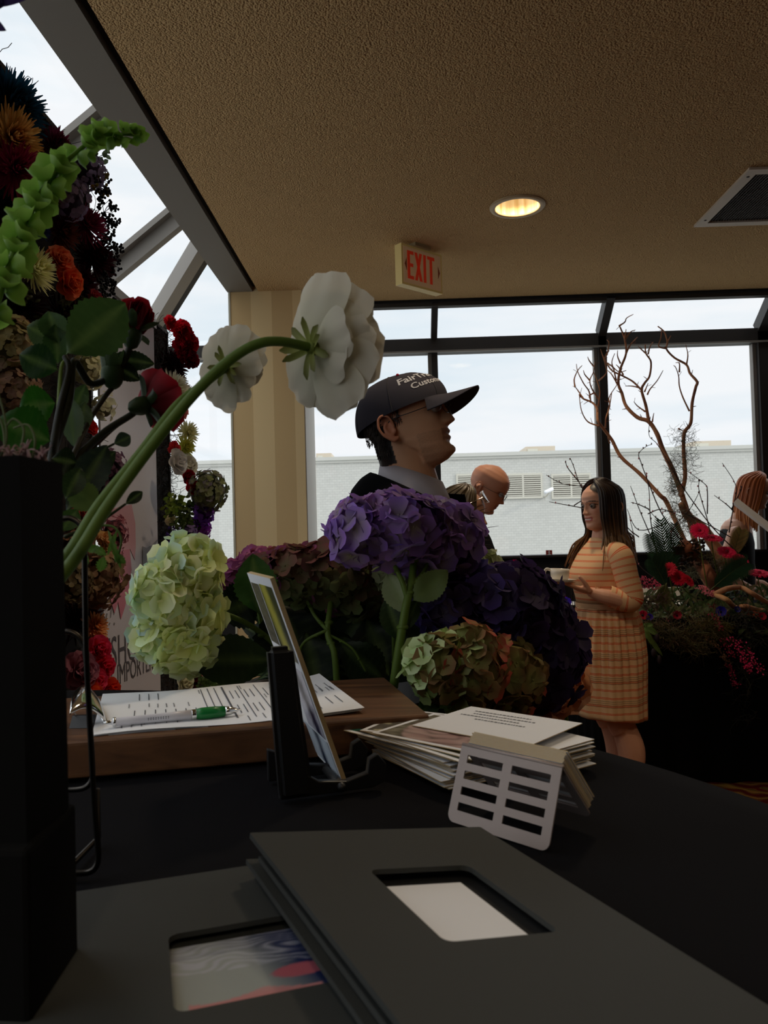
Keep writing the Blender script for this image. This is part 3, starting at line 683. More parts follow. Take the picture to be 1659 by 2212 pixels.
# ---------------------------------------------------------------- postcards: two fanned stacks
def card(c, ang, w, h, z, name, label, group, fn=None, tilt=0., m=('paper', 'card_edge'), th=.0008):
    o_ = V((c.x, c.y, z)); cx, sx = cos(ang), sin(ang); mt2 = Matrix.Translation(o_) @ Matrix.Rotation(ang, 4, 'Z') @ Matrix.Rotation(tilt, 4, 'X')
    mb = MB(); prism(mb, [mt2 @ V((a * w / 2, b * h / 2, 0)) for a, b in ((-1, -1), (1, -1), (1, 1), (-1, 1))], V((0, 0, th)), mi=0, mi_side=1)
    if fn:
        par = thing(name, label, 'card', o_, group); mb.obj('card_stock', list(m), par, smooth=False)
        mb = MB(); nu, nv = 60, 40; vs = []; cs = []
        for i in range(nu + 1):
            for j in range(nv + 1):
                u, v = i / nu, j / nv; vs.append(mt2 @ V(((u - .5) * w * .93, (v - .5) * h * .90, th + .0002))); cs.append(fn(u, v))
        mb.add(vs, [(i * (nv + 1) + j, (i + 1) * (nv + 1) + j, (i + 1) * (nv + 1) + j + 1, i * (nv + 1) + j + 1) for i in range(nu) for j in range(nv)], cs)
        mb.obj('printed_picture', 'print', par); return par, mt2
    o = mb.obj(name, list(m), smooth=False); o.data.materials[0]; return tag(o, label, 'card', group), mt2
def peony(u, v):
    d = sqrt((u - .5) ** 2 + ((v - .5) * .7) ** 2); a = atan2(v - .5, u - .5)
    pet = N(u, v, 5, 3); edge = abs(sin(a * 4 + d * 20 + pet * 4)) ** .35
    c = mixc(S(60, 36, 34), mixc(S(205, 180, 172), S(160, 118, 116), pet), edge)
    if d < .10: c = mixc(S(40, 14, 26), S(130, 90, 80), N(u, v, 40))
    if d > .44: c = mixc(S(70, 60, 46), S(190, 184, 160), N(u, v, 9, 7) ** 2)
    return c
def dark_img(u, v): return mixc(S(60, 56, 50), S(110, 104, 90), N(u, v, 7)) if N(u, v, 5, 9) < .6 else S(190, 184, 150)
def teal_img(u, v): return mixc(S(36, 44, 40), S(50, 130, 110), max(0, min(1, N(u, v, 10) * 3 - 1.4)))
def yel_img(u, v): return mixc(S(50, 46, 26), S(170, 150, 60), max(0, min(1, N(u, v, 12) * 3 - 1.2)))
random.seed(11)
PW, PH = .150, .100
cl = V((.037, .790, 0)); angL = radians(-58); cr_ = V((.112, .768, 0)); angR = radians(36)
for k in range(14):
    c = cl + V((rnd(-.004, .004), rnd(-.004, .004), 0)) + (V((-.006, .004, 0)) * (k > 9))
    card(c, angL + rnd(-.06, .06) + (k - 6) * .012, PW, .088, TZ0 + .0012 + k * .0018, 'postcard', 'white printed postcard in the fanned pile behind the card holder', 'postcards in the fanned pile', th=.0008)
    c = cr_ + V((rnd(-.003, .003), rnd(-.003, .003), 0))
    card(c, angR + rnd(-.05, .05), .105, .085, TZ0 + .0021 + k * .0018, 'flyer', 'white flyer with tan edge in the square end of the pile', 'flyers in the square end of the pile', th=.0008)
zt_ = TZ0 + .0268
card(V((.022, .800, 0)), radians(-46), PW, PH, zt_, 'postcard', 'postcard with small teal pictures, pointing furthest towards the easel', 'postcards on top of the pile', teal_img)
card(V((.040, .782, 0)), radians(-52), PW, PH, zt_ + .0012, 'postcard', 'postcard showing teal leaves, sticking out below the yellow one', 'postcards on top of the pile', teal_img)
card(V((.046, .780, 0)), radians(-47), PW, PH, zt_ + .0024, 'postcard', 'postcard with a small yellow flower under the peony postcard', 'postcards on top of the pile', yel_img)
card(V((.044, .806, 0)), radians(-30), PW, PH, zt_ + .0036, 'postcard', 'postcard with a dark picture, corner towards the walnut board', 'postcards on top of the pile', dark_img)
card(V((.056, .774, 0)), radians(-40), PW, PH, zt_ + .0050, 'postcard', 'postcard with a large pale pink peony, uppermost picture of the pile', 'postcards on top of the pile', peony)
_, mtw = card(V((.092, .800, 0)), radians(-40), .135, .104, TZ0 + .0335, 'flyer', 'white flyer with grey lines of lettering, uppermost and turned on the pile', 'flyers on top')
mb = MB(); random.seed(5)
for r_, (x0_, x1_) in enumerate(((-.05, .02), (-.045, .030), (-.055, .015), (-.03, .03))):
    x = x0_
    while x < x1_:
        w = rnd(.0015, .004); y = .034 - r_ * .010
        mb.add([mtw @ V((x, y, .0011)), mtw @ V((x + w, y, .0011)), mtw @ V((x + w, y + .0026, .0011)), mtw @ V((x, y + .0026, .0011))], [(0, 1, 2, 3)]); x += w + .0012
o = mb.obj('printed_text', 'ink', _ , smooth=False, loc=tuple(_.location)) if False else None
mo = mb.obj('printed_text', 'ink', None, smooth=False); mo.parent = _

# ---------------------------------------------------------------- pierced metal card holder
bl, br_ = onT(967, 1772), onT(1186, 1842); e = (br_ - bl).normalized(); pr = V((-e.y, e.x, 0))
if pr.y < 0: pr = -pr
Wd = (br_ - bl).length; tl = onplane(1000, 1608, bl, e); sl_ = tl - bl; hh = sl_.length; sn = sl_.normalized(); nn = e.cross(sn)
t = thing('card_holder', 'brushed metal card holder with two columns of slots', 'card holder', (bl + br_) / 2)
def leaf_plate(p0, ax, up_, name):
    """plate with 2 x 4 slots, rounded lower corners"""
    n_ = ax.cross(up_).normalized() * .0012; H_ = hh; mb = MB(); W_ = Wd
    xs = [0, W_ * .085, W_ * .455, W_ * .545, W_ * .915, W_]; ys_ = [0]
    for i in range(4): ys_ += [H_ * (.16 + i * .205), H_ * (.16 + i * .205 + .105)]
    ys_.append(H_)
    vs = []; idx = {}
    def P_(x, y): return p0 + ax * x + up_ * y
    cells = [(i, j) for i in range(5) for j in range(len(ys_) - 1) if not (i in (1, 3) and j % 2 == 1)]
    for i, j in cells:
        if j == 0 and i in (0, 4):
            cx_ = 0 if i == 0 else W_; r_ = W_ * .07; c_ = (r_ if i == 0 else W_ - r_, r_); s_ = -1 if i == 0 else 1
            poly = [(c_[0] + s_ * r_ * sin(k * pi / 12), c_[1] - r_ * cos(k * pi / 12)) for k in range(7)]
            poly += [(cx_, ys_[1]), (xs[1] if i == 0 else xs[4], ys_[1]), (xs[1] if i == 0 else xs[4], 0)]
            prism(mb, [P_(*q) for q in poly], n_)
        else: prism(mb, [P_(xs[i], ys_[j]), P_(xs[i + 1], ys_[j]), P_(xs[i + 1], ys_[j + 1]), P_(xs[i], ys_[j + 1])], n_)
    return mb.obj(name, 'satin', t, smooth=False)
leaf_plate(bl, e, sn, 'front_leaf')
run = (tl - bl).dot(pr); rt = bl + sl_
bdir = (pr * .044 + V((0, 0, -(tl.z - TZ0 - .002)))).normalized()
bb = rt + bdir * hh
leaf_plate(bb, e, -bdir, 'back_leaf')
mb = MB(); tube(mb, [rt, rt + e * Wd], .0016, 10); mb.obj('fold', 'satin', t)
# little cards resting on the back leaf
nb_ = e.cross(bdir).normalized(); nb_ = nb_ if nb_.y > 0 else -nb_
for k in range(9):
    mb = MB(); o0 = rt + nb_ * (.0022 + k * .00125) + e * (.004 + rnd(-.001, .001)) - bdir * .001; prism(mb, [o0, o0 + e * .089, o0 + e * .089 + bdir * .054, o0 + bdir * .054], nb_ * .0009, mi=0, mi_side=1)
    o = mb.obj('business_card', ['paper', 'card_edge'], smooth=False); tag(o, 'plain business card with tan edge leaning on the back of the metal holder', 'card', 'business cards in the holder')

# ---------------------------------------------------------------- black presentation folders
fold_m = mat('black_card', S(50, 52, 50), .7, 0, .35, bump=(1500, .3, .0003)); slot_m = mat('black_core', (.006, .006, .006), .9)
def plate_hole(mb, O_, ex_, ey_, W_, H_, hole, th, mi=0):
    n_ = ex_.cross(ey_).normalized(); 
    def ringR(q0, q1, r):
        (xa, ya), (xb, yb) = q0, q1; out_ = []
        for cx_, cy_, a0_ in ((xb - r, yb - r, 0), (xa + r, yb - r, 90), (xa + r, ya + r, 180), (xb - r, ya + r, 270)):
            for k in range(7): a_ = radians(a0_ + 15 * k); out_.append((cx_ + r * cos(a_), cy_ + r * sin(a_)))
        return out_
    outer = ringR((0, 0), (W_, H_), .0015); inner = ringR(*hole, .006); n = len(outer)
    P_ = lambda q, z: O_ + ex_ * q[0] + ey_ * q[1] + n_ * z
    vs = [P_(q, th) for q in outer] + [P_(q, th) for q in inner] + [P_(q, 0) for q in outer] + [P_(q, 0) for q in inner]; fs = []
    for i in range(n):
        j = (i + 1) % n; fs += [(i, j, n + j, n + i), (2 * n + j, 2 * n + i, 3 * n + i, 3 * n + j), (j, i, 2 * n + i, 2 * n + j), (n + i, n + j, 3 * n + j, 3 * n + i)]
    mb.add(vs, fs, mi=mi); return n_
TR = onT(1036, 1795, .010); R2 = onT(1548, 2117, .010); ey_ = (TR - R2).normalized()
TLc = min((( (c := at(538, 1809, y)) - TR).normalized().dot(ey_) ** 2, y) for y in [.46 + k * .0005 for k in range(200)])[1]; TLp = at(538, 1809, TLc)
exf = (TR - TLp).normalized(); exf = (exf - ey_ * exf.dot(ey_)).normalized(); Wf = (TR - TLp).length; nf = exf.cross(ey_)
Hf = (TR - R2).length + .055; Of = TLp - ey_ * Hf
def loc2(px, py): p = onplane(px, py, Of, nf) - Of; return p.dot(exf), p.dot(ey_)
c1, c2, c3, c4 = loc2(803, 1888), loc2(1016, 1880), loc2(1202, 2024), loc2(952, 2052)
hole = (((c1[0] + c4[0]) / 2, (c3[1] + c4[1]) / 2), ((c2[0] + c3[0]) / 2, (c1[1] + c2[1]) / 2))
t = thing('photo_folder', 'black folder lying open a crack, with a blank white window, nearest the viewer', 'folder', Of + exf * Wf / 2 + ey_ * Hf / 2)
mb = MB(); plate_hole(mb, Of, exf, ey_, Wf, Hf, hole, .0030); mb.obj('front_cover', fold_m, t, smooth=False)
mb = MB(); o_ = Of - nf * .006; prism(mb, [o_ + exf * a + ey_ * b for a, b in ((hole[0][0] - .01, hole[0][1] - .01), (hole[1][0] + .01, hole[0][1] - .01), (hole[1][0] + .01, hole[1][1] + .01), (hole[0][0] - .01, hole[1][1] + .01))], nf * -.0008); mb.obj('mount', slot_m, t, smooth=False)
mb = MB(); o_ = Of - nf * .0055; x0_, y0_ = hole[0]; x1_, y1_ = hole[1]; prism(mb, [o_ + exf * a + ey_ * b for a, b in ((x0_ - .006, y0_ - .006), (x1_ - .008, y0_ - .006), (x1_ - .008, y1_ - .006), (x0_ - .006, y1_ - .006))], nf * .0006); mb.obj('blank_insert', 'paper', t, smooth=False)
mb = MB(); o_ = Of - nf * .0135; prism(mb, [o_, o_ + exf * Wf, o_ + exf * Wf + ey_ * Hf, o_ + ey_ * Hf], -nf * .0028); mb.obj('back_cover', fold_m, t, smooth=False)
mb = MB(); o_ = Of - nf * .0163; prism(mb, [o_ - ey_ * .006, o_ + exf * Wf - ey_ * .006, o_ + exf * Wf + ey_ * .03, o_ + ey_ * .03], nf * .0135); mb.obj('spine', fold_m, t, smooth=False)
mb = MB(); o_ = Of - nf * .0075; prism(mb, [o_ + exf * .004 + ey_ * .03, o_ + exf * (Wf - .004) + ey_ * .03, o_ + exf * (Wf - .004) + ey_ * (Hf - .012), o_ + exf * .004 + ey_ * (Hf - .012)], -nf * .003); mb.obj('inner_leaf', fold_m, t, smooth=False)
# folder beneath, with a printed picture
h2 = .012; A1, A2 = onT(170, 1925, h2), onT(560, 1866, h2); ex2 = (A2 - A1).normalized(); ey2 = V((-ex2.y, ex2.x, 0)); TL2 = A1 - ex2 * .03; W2 = .19; H2 = .25; O2 = TL2 - ey2 * H2; n2 = V((0, 0, 1))
def loc3(px, py): p = onz(px, py, TZ0 + h2) - O2; return p.dot(ex2), p.dot(ey2)
c1, c4 = loc3(363, 2020), loc3(455, 2212); c2 = loc3(640, 1965)
hole = ((min(c1[0], c4[0]), c1[1] - .075), (c1[0] + .085, c1[1]))
t = thing('photo_folder', 'black folder with a pink and blue flower print, under the folder with the blank window', 'folder', O2 + ex2 * W2 / 2 + ey2 * H2 / 2)
mb = MB(); plate_hole(mb, O2 + n2 * -.003, ex2, ey2, W2, H2, hole, .003); mb.obj('front_cover', fold_m, t, smooth=False)
mb = MB(); vs = []; cs = []; nu = nv = 70
def print_img(u, v):
    w = N(u, v, 3, 2) * 1.2; base = mixc(S(150, 156, 152), S(30, 42, 84), max(0, min(1, (u * 1.15 + v * .35 - .72) * 3)))
    if v > .62 - .1 * u: base = mixc(base, S(176, 178, 190), max(0, min(.75, (1 - abs(sin(v * 40 + N(u, v, 4) * 16))) * 1.4 * (1.15 - u))))
    if v > .80: base = mixc(base, S(40, 48, 80), .4 * N(u, v, 10))
    d1 = ((u - .74) / .17) ** 2 + ((v - .42) / .085) ** 2
    if d1 < 1 or (abs(v - .42 - (u - .55) * .1) < .03 * (u - .2) and .35 < u < .7): base = mixc(S(176, 92, 104), base, max(0, d1 - .7) * 2)
    if v < .30 - .16 * abs(sin(u * 6)) * .5 and v > .08 and .12 < u < .82: base = mixc(S(190, 126, 126), S(170, 150, 148), max(0, (v - .2) * 6))
    return base
for i in range(nu + 1):
    for j in range(nv + 1):
        u, v = i / nu, j / nv; vs.append(O2 + ex2 * (hole[0][0] - .004 + u * (hole[1][0] - hole[0][0] + .008)) + ey2 * (hole[0][1] - .004 + v * (hole[1][1] - hole[0][1] + .004 - .004)) + n2 * -.006); cs.append(print_img(u, v))
mb.add(vs, [(i * (nv + 1) + j, (i + 1) * (nv + 1) + j, (i + 1) * (nv + 1) + j + 1, i * (nv + 1) + j + 1) for i in range(nu) for j in range(nv)], cs); mb.obj('flower_print', 'print', t)
mb = MB(); box(mb, (0, 0, -.0115), (W2, H2, -.007), mtx=Matrix(((ex2.x, ey2.x, 0, O2.x), (ex2.y, ey2.y, 0, O2.y), (0, 0, 1, TZ0 + .0122), (0, 0, 0, 1)))); mb.obj('back_cover', fold_m, t, smooth=False)

# ---------------------------------------------------------------- black vase on its riser, and the wire rack behind it
nv_ = .395; fv_ = .447
def blk(px_n, px_f, py, dn, df, left=.20):
    """corner block seen edge-on: near corner, far right corner, and the hidden left side"""
    n = at(px_n, py, dn); f = at(px_f, py, df); d = (f - n); d.z = 0
    return [n + V((-left, .02, 0)), n, f, f + V((-left, .03, 0))]
rb = blk(64, 172, 2100, .36, .425); zR = at(158, 1748, .415).z
for p in rb: p.z = TZ0 + .0005
t = thing('display_riser', 'black cloth-covered riser block under the tall black vase', 'riser', (rb[1].x, rb[1].y, TZ0))
mb = MB(); prism(mb, rb, V((0, 0, zR - TZ0))); o = mb.obj('riser_block', 'black_vase', t, smooth=False); bv = o.modifiers.new('b', 'BEVEL'); bv.width = .003; bv.segments = 2
vb = blk(56, 148, 1700, .368, .415, .18); vt = blk(42, 134, 1002, .372, .42, .185); ztv = at(134, 1002, .42).z
for p in vb: p.z = zR + .0005
for p in vt: p.z = ztv
t = thing('tall_black_vase', 'tall square black vase holding roses at the edge of the view', 'vase', (vb[1].x, vb[1].y, zR))
mb = MB(); cen = sum(vt, V()) / 4; inn = [p + (cen - p) * .06 for p in vt]
loft(mb, [vb, vt, inn, [p + V((0, 0, -.10)) for p in inn]], cap=True); mb.obj('vase_body', 'black_vase', t, smooth=False)
# wire rack
t = thing('wire_rack', 'dark wire rack with two rounded loops behind the black vase', 'rack', onT(180, 1880))
for pts, nm in (((( 120, 1128, .548), (150, 1119, .55), (175, 1135, .55), (182, 1170, .55), (186, 1400, .55), (196, 1600, .548), (204, 1740, .545), (212, 1840, .543), (207, 1872, .542), (190, 1890, .541), (160, 1899, .54), (110, 1900, .54)), 'outer_loop'),
                (((120, 1372, .60), (145, 1364, .60), (170, 1376, .60), (183, 1405, .60), (190, 1480, .60), (196, 1580, .60), (200, 1650, .60), (199, 1682, .60), (186, 1700, .60), (160, 1706, .60), (110, 1706, .60)), 'inner_loop')):
    mb = MB(); P_ = [at(x, y, d) for x, y, d in pts]; P_ = [V((p.x, p.y, max(p.z, TZ0 + .003))) for p in P_]; tube(mb, spline(P_, 5), .0021, 8); mb.obj(nm, 'wire', t)
mb = MB(); a_, b_ = at(140, 1899, .54), at(140, 1706, .60); a_.z = TZ0 + .004; b_.z = max(b_.z, TZ0 + .004); tube(mb, [a_, V((a_.x, b_.y, a_.z)), V((a_.x, b_.y, b_.z))], .0021, 8); mb.obj('cross_wire', 'wire', t)
# ================================================================ people
def skinfn(lips, R, cheeks=None):
    return None
def interp(tab, t):
    if t <= tab[0][0]: return tab[0][1]
    for (a, x), (b, y) in zip(tab, tab[1:]):
        if t <= b:
            s = (t - a) / (b - a); s = s * s * (3 - 2 * s) * .5 + s * .5; return x * (1 - s) + y * s
    return tab[-1][1]
G = lambda x, s: exp(-(x / s) ** 2)
def head(mb, mt, H=.235, fem=False, smile=0., nose=1.0, chin=1.0, low=1.0):
    """closed head solid in local axes (x forward, y left, z up from the chin) placed with mt"""
    fr = [(0, .045), (.03, .068), (.08, .079 * chin), (.14, .080 * chin), (.20, .080), (.30, .083), (.36, .082), (.46, .080), (.54, .082), (.60, .089), (.70, .090), (.80, .082), (.90, .060), (.96, .036), (1, .0)]
    bk = [(0, -.010), (.03, .012), (.10, .012), (.16, .006), (.22, -.02), (.30, -.060), (.38, -.080), (.50, -.098), (.62, -.104), (.72, -.104), (.82, -.092), (.90, -.070), (.96, -.042), (1, -.012)]
    wd = [(0, .018), (.04, .032), (.10, .042), (.18, .052), (.28, .060), (.38, .066), (.50, .071), (.62, .075), (.74, .075), (.84, .064), (.92, .046), (.97, .028), (1, .004)]
    if fem: wd = [(a, b * .94) for a, b in wd]
    NR, NA = 84, 112; rings = []
    for i in range(NR + 1):
        t = (1 - cos(pi * i / NR)) / 2 if i in (0, NR) else .004 + .992 * i / NR
        f, b_, w = interp(fr, t), interp(bk, t), interp(wd, t); xc = (f + b_) * .5 * .3 + b_ * .35 + f * .0; ring = []
        for j in range(NA):
            s = j / NA; a = 2 * pi * s - .55 * sin(2 * pi * s); ca, sa = cos(a), sin(a)
            e = .86 if ca > 0 else .95
            x = xc + (abs(ca) ** e) * ((f - xc) if ca > 0 else -(xc - b_)); y = w * (abs(sa) ** .92) * (1 if sa > 0 else -1); front = max(0, ca) ** .5
            # features
            if t > .33 and t < .62:
                u = (t - .345) / .23; p = 0
                if 0 <= u <= 1: p = (1 - u) ** .75 * .0265 * min(1, u / .13 + .35) * nose
                elif u < 0: p = .0265 * .35 * max(0, 1 + u / .08) * nose
                wn = .0065 + .0105 * max(0, 1 - abs(u - .12) * 2.6); x += p * G(y, wn) * (1 if u > .2 else 1) + (.004 * G(abs(y) - .015, .006) * G(t - .375, .03)) * nose
                x += .003 * G(y, .006) * max(0, u) * (u < 1)
            lw = .024 + .006 * smile; zc = t - .001 * 0 - smile * .9 * min(y * y, .0009) * 12
            x += front * (.0052 * G(zc - .285, .020) + .0058 * G(zc - .222, .020) - .0065 * G(zc - .254, .0075)) * G(y, lw)
            x += front * (.006 * G(t - .10, .05) * G(y, .020) - .004 * G(t - .165, .03) * G(y, .025)) * chin
            for sg in (1, -1):
                x -= front * .0125 * G(y - sg * .031, .0155) * G(t - .515, .042)
                x += front * .0055 * G(y - sg * .030, .024) * G(t - .595, .026)
                x += front * .0045 * G(y - sg * .044, .018) * G(t - (.42 + .01 * smile), .05)
                x += front * .003 * smile * G(y - sg * .036, .012) * G(t - .33, .05); x -= front * .0035 * smile * G(y - sg * .031, .005) * G(t - .29, .035)
            ring.append(mt @ V((x, y, (t if t < .6 else .6 + (t - .6) * low) * H)))
        rings.append(ring)
    loft(mb, rings, cap=True)
def ear(mb, mt, side, H=.235, s=1.0):
    """outer ear: helix rim, bowl, lobe"""
    c = V((-.029, side * .071, H * .405))
    def E(x, z, y=0): return mt @ (c + V((x * s, side * (.004 + y) * s, z * s)))
    limb(mb, [E(.010, .004, .0), E(.006, .024, .008), E(-.006, .033, .012), (E(-.018, .026, .015)), E(-.022, .008, .015), E(-.016, -.010, .012), E(-.006, -.020, .008), E(.004, -.026, .004), E(.011, -.022, .001)], [.003, .0038, .004, .0042, .004, .004, .0048, .0062, .005], n=8, sub=3)
    limb(mb, [E(-.004, .018, .004), E(-.011, .006, .007), E(-.006, -.008, .006), E(.002, -.014, .004)], [.004, .0045, .005, .005], n=8, sub=3)
    ellip(mb, E(-.004, .002, -.002), (.013, .006, .022), mtx=mt.to_3x3())
    ellip(mb, E(.010, -.006, .002), (.004, .004, .006), mtx=mt.to_3x3())
def eye(mt, side, parent, H=.235, iris=(60, 42, 28), x=.0755, look=0):
    c = mt @ V((x, side * .031, H * .515)); R3 = mt.to_3x3()
    mb = MB(); ellip(mb, c, .0118, S(150, 138, 128), 20, 14, R3); fwd = R3 @ V((cos(look), sin(look), 0)); fwd.normalize()
    cs = []
    for v in mb.v:
        d = (V(v) - c).normalized().dot(fwd); cs.append(S(8, 6, 5) if d > .94 else S(*iris) if d > .84 else S(150, 138, 128))
    mb.c = cs; return mb.obj('eye', colmat_eye, parent)
colmat_eye = colmat('eye', .5, 0, .3)
def rotm(loc, yaw, pitch=0, roll=0, scale=1.):
    """local x forward; yaw about z (0 = +X), pitch > 0 looks up"""
    return Matrix.Translation(V(loc)) @ Matrix.Rotation(yaw, 4, 'Z') @ Matrix.Rotation(-pitch, 4, 'Y') @ Matrix.Rotation(roll, 4, 'X') @ Matrix.Scale(scale, 4)
def hand(mb, wrist, d, palm_n, L=.17, curl=.35, spread=.10, thumb_side=1, curls=None, thumb=(.55, .35)):
    """palm with four separate fingers and a thumb; d = finger direction, palm_n = out of the palm"""
    d = V(d).normalized(); n = V(palm_n); n = (n - d * n.dot(d)).normalized(); s = d.cross(n) * thumb_side; k = L / .18
    pc = V(wrist) + d * .045 * k
    q = Matrix(((d.x, s.x, n.x), (d.y, s.y, n.y), (d.z, s.z, n.z)))
    ellip(mb, pc, (.052 * k, .040 * k, .0145 * k), nu=20, nv=12, mtx=q)
    ellip(mb, pc + s * .022 * k + n * .006 * k - d * .008 * k, (.032 * k, .016 * k, .014 * k), nu=14, nv=8, mtx=q)
    for i, (off, ln, r) in enumerate(((.028, .070, .0088), (.0095, .079, .0090), (-.0095, .073, .0086), (-.027, .057, .0076))):
        b = V(wrist) + d * (.080 - .004 * abs(i - 1)) * k + s * off * k; dir_ = (d + s * (off / .028) * spread).normalized(); c = curls[i] if curls else curl
        pts = [b - d * .02 * k, b]; p = b; a = 0
        for ph in (.45, .30, .25):
            a += c * (1 if ph == .45 else 1.15); p = p + (dir_ * cos(a) + n * sin(a)) * ln * ph * k; pts.append(p)
        limb(mb, pts, [r * k * 1.0, r * k, r * .95 * k, r * .86 * k, r * .70 * k], n=10, sub=3)
    b = V(wrist) + d * .022 * k + s * .026 * k; d1 = (d * .75 + s * thumb[0] + n * thumb[1]).normalized()
    limb(mb, [b, b + d1 * .030 * k, b + d1 * .030 * k + (d1 + d * .2 - s * .1).normalized() * .028 * k, b + d1 * .030 * k + (d1 + d * .2 - s * .1).normalized() * .028 * k + (d1 + d * .5 - s * .3).normalized() * .024 * k], [.013 * k, .0115 * k, .0105 * k, .0085 * k], n=10, sub=3)
def glasses(t, mt, H, rim, name='glasses', far=True, tint=None):
    R3 = mt; g_ = bpy.data.objects.new('glasses', None); COL.objects.link(g_); g_.parent = t; g_.location = t.location; g_.matrix_parent_inverse = Matrix.Translation(-t.location); t = g_
    for sg in (1, -1):
        mb = MB(); c = V((.098, sg * .031, H * .50)); pts = []
        for k in range(29):
            a = 2 * pi * k / 28; pts.append(R3 @ (c + V((-.006 * abs(cos(a)) * (cos(a) * sg > 0), .023 * cos(a), .0165 * sin(a)))))
        tube(mb, pts, .0009, 6, cap=False); mb.obj('lens_rim', rim, t)
        mb = MB(); vs = [R3 @ c] + pts[:-1]; mb.add(vs, [(0, k + 1, (k + 1) % 28 + 1) for k in range(28)]); mb.obj('lens', 'glass', t)
        mb = MB(); tube(mb, spline([R3 @ V((.092, sg * .054, H * .52)), R3 @ V((.085, sg * .066, H * .52)), R3 @ V((.03, sg * .078, H * .50)), R3 @ V((-.02, sg * .079, H * .49)), R3 @ V((-.04, sg * .078, H * .43))], 4), .0011, 6); mb.obj('temple', rim, t)
    mb = MB(); tube(mb, spline([R3 @ V((.098, -.009, H * .51)), R3 @ V((.105, 0, H * .525)), R3 @ V((.098, .009, H * .51))], 4), .0009, 6); mb.obj('bridge', rim, t)
rim_m = mat('thin_steel_rim', S(60, 58, 60), .3, .8)
def locks(mb, paths, r0, cols, n=6, squash=.45):
    for P in paths:
        q = [V(p) for p in spline(P, 4)]; k = len(q); c0, c1 = cols; j = rnd(-.15, .15); sh = jit((1, 1, 1), .25)
        rr = r0 * rnd(.7, 1.2); rads = [rr * (.55 + .45 * sin(pi * min(1, .15 + i / k * .9))) * (1 - .75 * max(0, i / k - .8) / .2) for i in range(k)]
        cs = [tuple(x * sh[0] for x in mixc(c0, c1, max(0, min(1, (i / k - .45 + j) * 1.8)))) for i in range(k)]
        tube(mb, q, rads, n, cs, squash=squash)

# ---------------------------------------------------------------- man in the cap
hx = .030; HM = .236
mtH = rotm((hx + .030, 2.02, 1.460), radians(-14), radians(14), 0, 1.12)
man = thing('person', 'person in a dark cap, glasses, dark jacket and white collar, looking up', 'person', (hx - .03, 2.03, 0))
mb = MB(); head(mb, mtH, HM, chin=1.04, low=.72)
for sg in (1, -1): ear(mb, mtH, sg, HM, 1.0)
neck0 = V((hx - .030, 2.03, 1.40))
limb(mb, [V((.040, 2.05, 1.34)), V((.036, 2.045, 1.41)), V((.022, 2.04, 1.475)), V((.008, 2.035, 1.53)), V((.005, 2.03, 1.56))], [.078, .070, .068, .066, .06], n=28)
limb(mb, [V((.070, 2.035, 1.42)), mtH @ V((.000, 0, .014)), mtH @ V((.020, 0, .020))], [.036, .036, .030], n=16)
# torso turned away from the viewer, arms hanging inside the sleeves
TY = radians(46); Rm = Matrix.Rotation(TY, 3, 'Z'); mc0 = V((.040, 2.05, 0)); mw = lambda x, y, z: mc0 + Rm @ V((x, y, z))
arm_m = {1: [mw(-.01, .185, 1.325), mw(-.02, .245, 1.06), mw(.10, .22, .86)], -1: [mw(-.01, -.175, 1.255), mw(-.02, -.245, 1.06), mw(.10, -.22, .86)]}
for sg in (1, -1):
    sh, el, wr = arm_m[sg]
    limb(mb, [sh, el, wr], [.045, .038, .026], n=14); hand(mb, wr, Rm @ V((.25, 0, -.97)), Rm @ V((0, -sg, 0)), .175, .3, thumb_side=sg)
limb(mb, [mw(0, 0, 1.37), mw(0, 0, 1.1), mw(0, 0, .92)], [.09, .11, .11], n=20)
for sg in (1, -1): limb(mb, [mw(0, sg * .09, .92), mw(.01, sg * .10, .50), mw(-.01, sg * .10, .07)], [.075, .055, .04], n=14)
im = mtH.inverted()
def mancol(p):
    q = im @ V(p); t_ = q.z / HM; c = S(232, 176, 136)
    if q.x < -.040 and .10 < t_ < .62 and abs(q.y) < .068: return S(38, 32, 30)
    if q.x > .05 and abs(q.y) < .03 and .20 < t_ < .31: c = mixc(c, S(150, 86, 74), .6)
    if abs(q.y) > .068 and q.x < .0: c = mixc(c, S(196, 110, 84), .6)
    if t_ < .30 and q.x > .02: c = mixc(c, S(150, 112, 88), .35 * min(1, N(q.x, q.z, 300) * 1.2))
    return c
voxel(mb, 'body', .0030, 3, mancol, man)
for sg in (1, -1): eye(mtH, sg, man, HM)
# short grey hair below the cap
mb = MB(); random.seed(21)
for sg in (1, -1):
    for k in range(420):
        u = rnd(0, 1); v = rnd(0, 1); 
        if u < .16: x, zt = -.020 + rnd(0, .02), .44 + .22 * v; y = .072
        else: x = -.045 - .055 * (u - .16) / .84; zt = .20 + .36 * v + .10 * (1 - u) * 0; y = .070 - .05 * max(0, (-x - .06) / .045) ** 2
        if u < .16 and zt < .5: y = .070
        if zt < .34: y *= .9; x = max(x, -.078)
        p = V((x, sg * (y + .0015), zt * HM)); dd = V((-.002, -sg * .0006, -.007)) + V((rnd(-.001, .001), 0, rnd(-.002, .002)))
        g = rnd(0, 1); c = mixc(S(34, 28, 26), S(120, 112, 106), g * (.9 if x > -.03 else .35))
        tube(mb, [mtH @ p, mtH @ (p + dd)], [.0012, .0004], 4, c, cap=False)
for k in range(700):
    a = rnd(-1, 1); zt = rnd(.16, .52); bx = -.062 - .036 * min(1, (zt - .16) / .3); y = .052 * a; x = bx * (1 - .28 * a * a)
    p = V((x - .001, y, zt * HM)); tube(mb, [mtH @ p, mtH @ (p + V((-.0005, 0, -.007)))], [.0014, .0005], 4, mixc(S(26, 22, 21), S(90, 84, 80), rnd(0, .6)), cap=False)
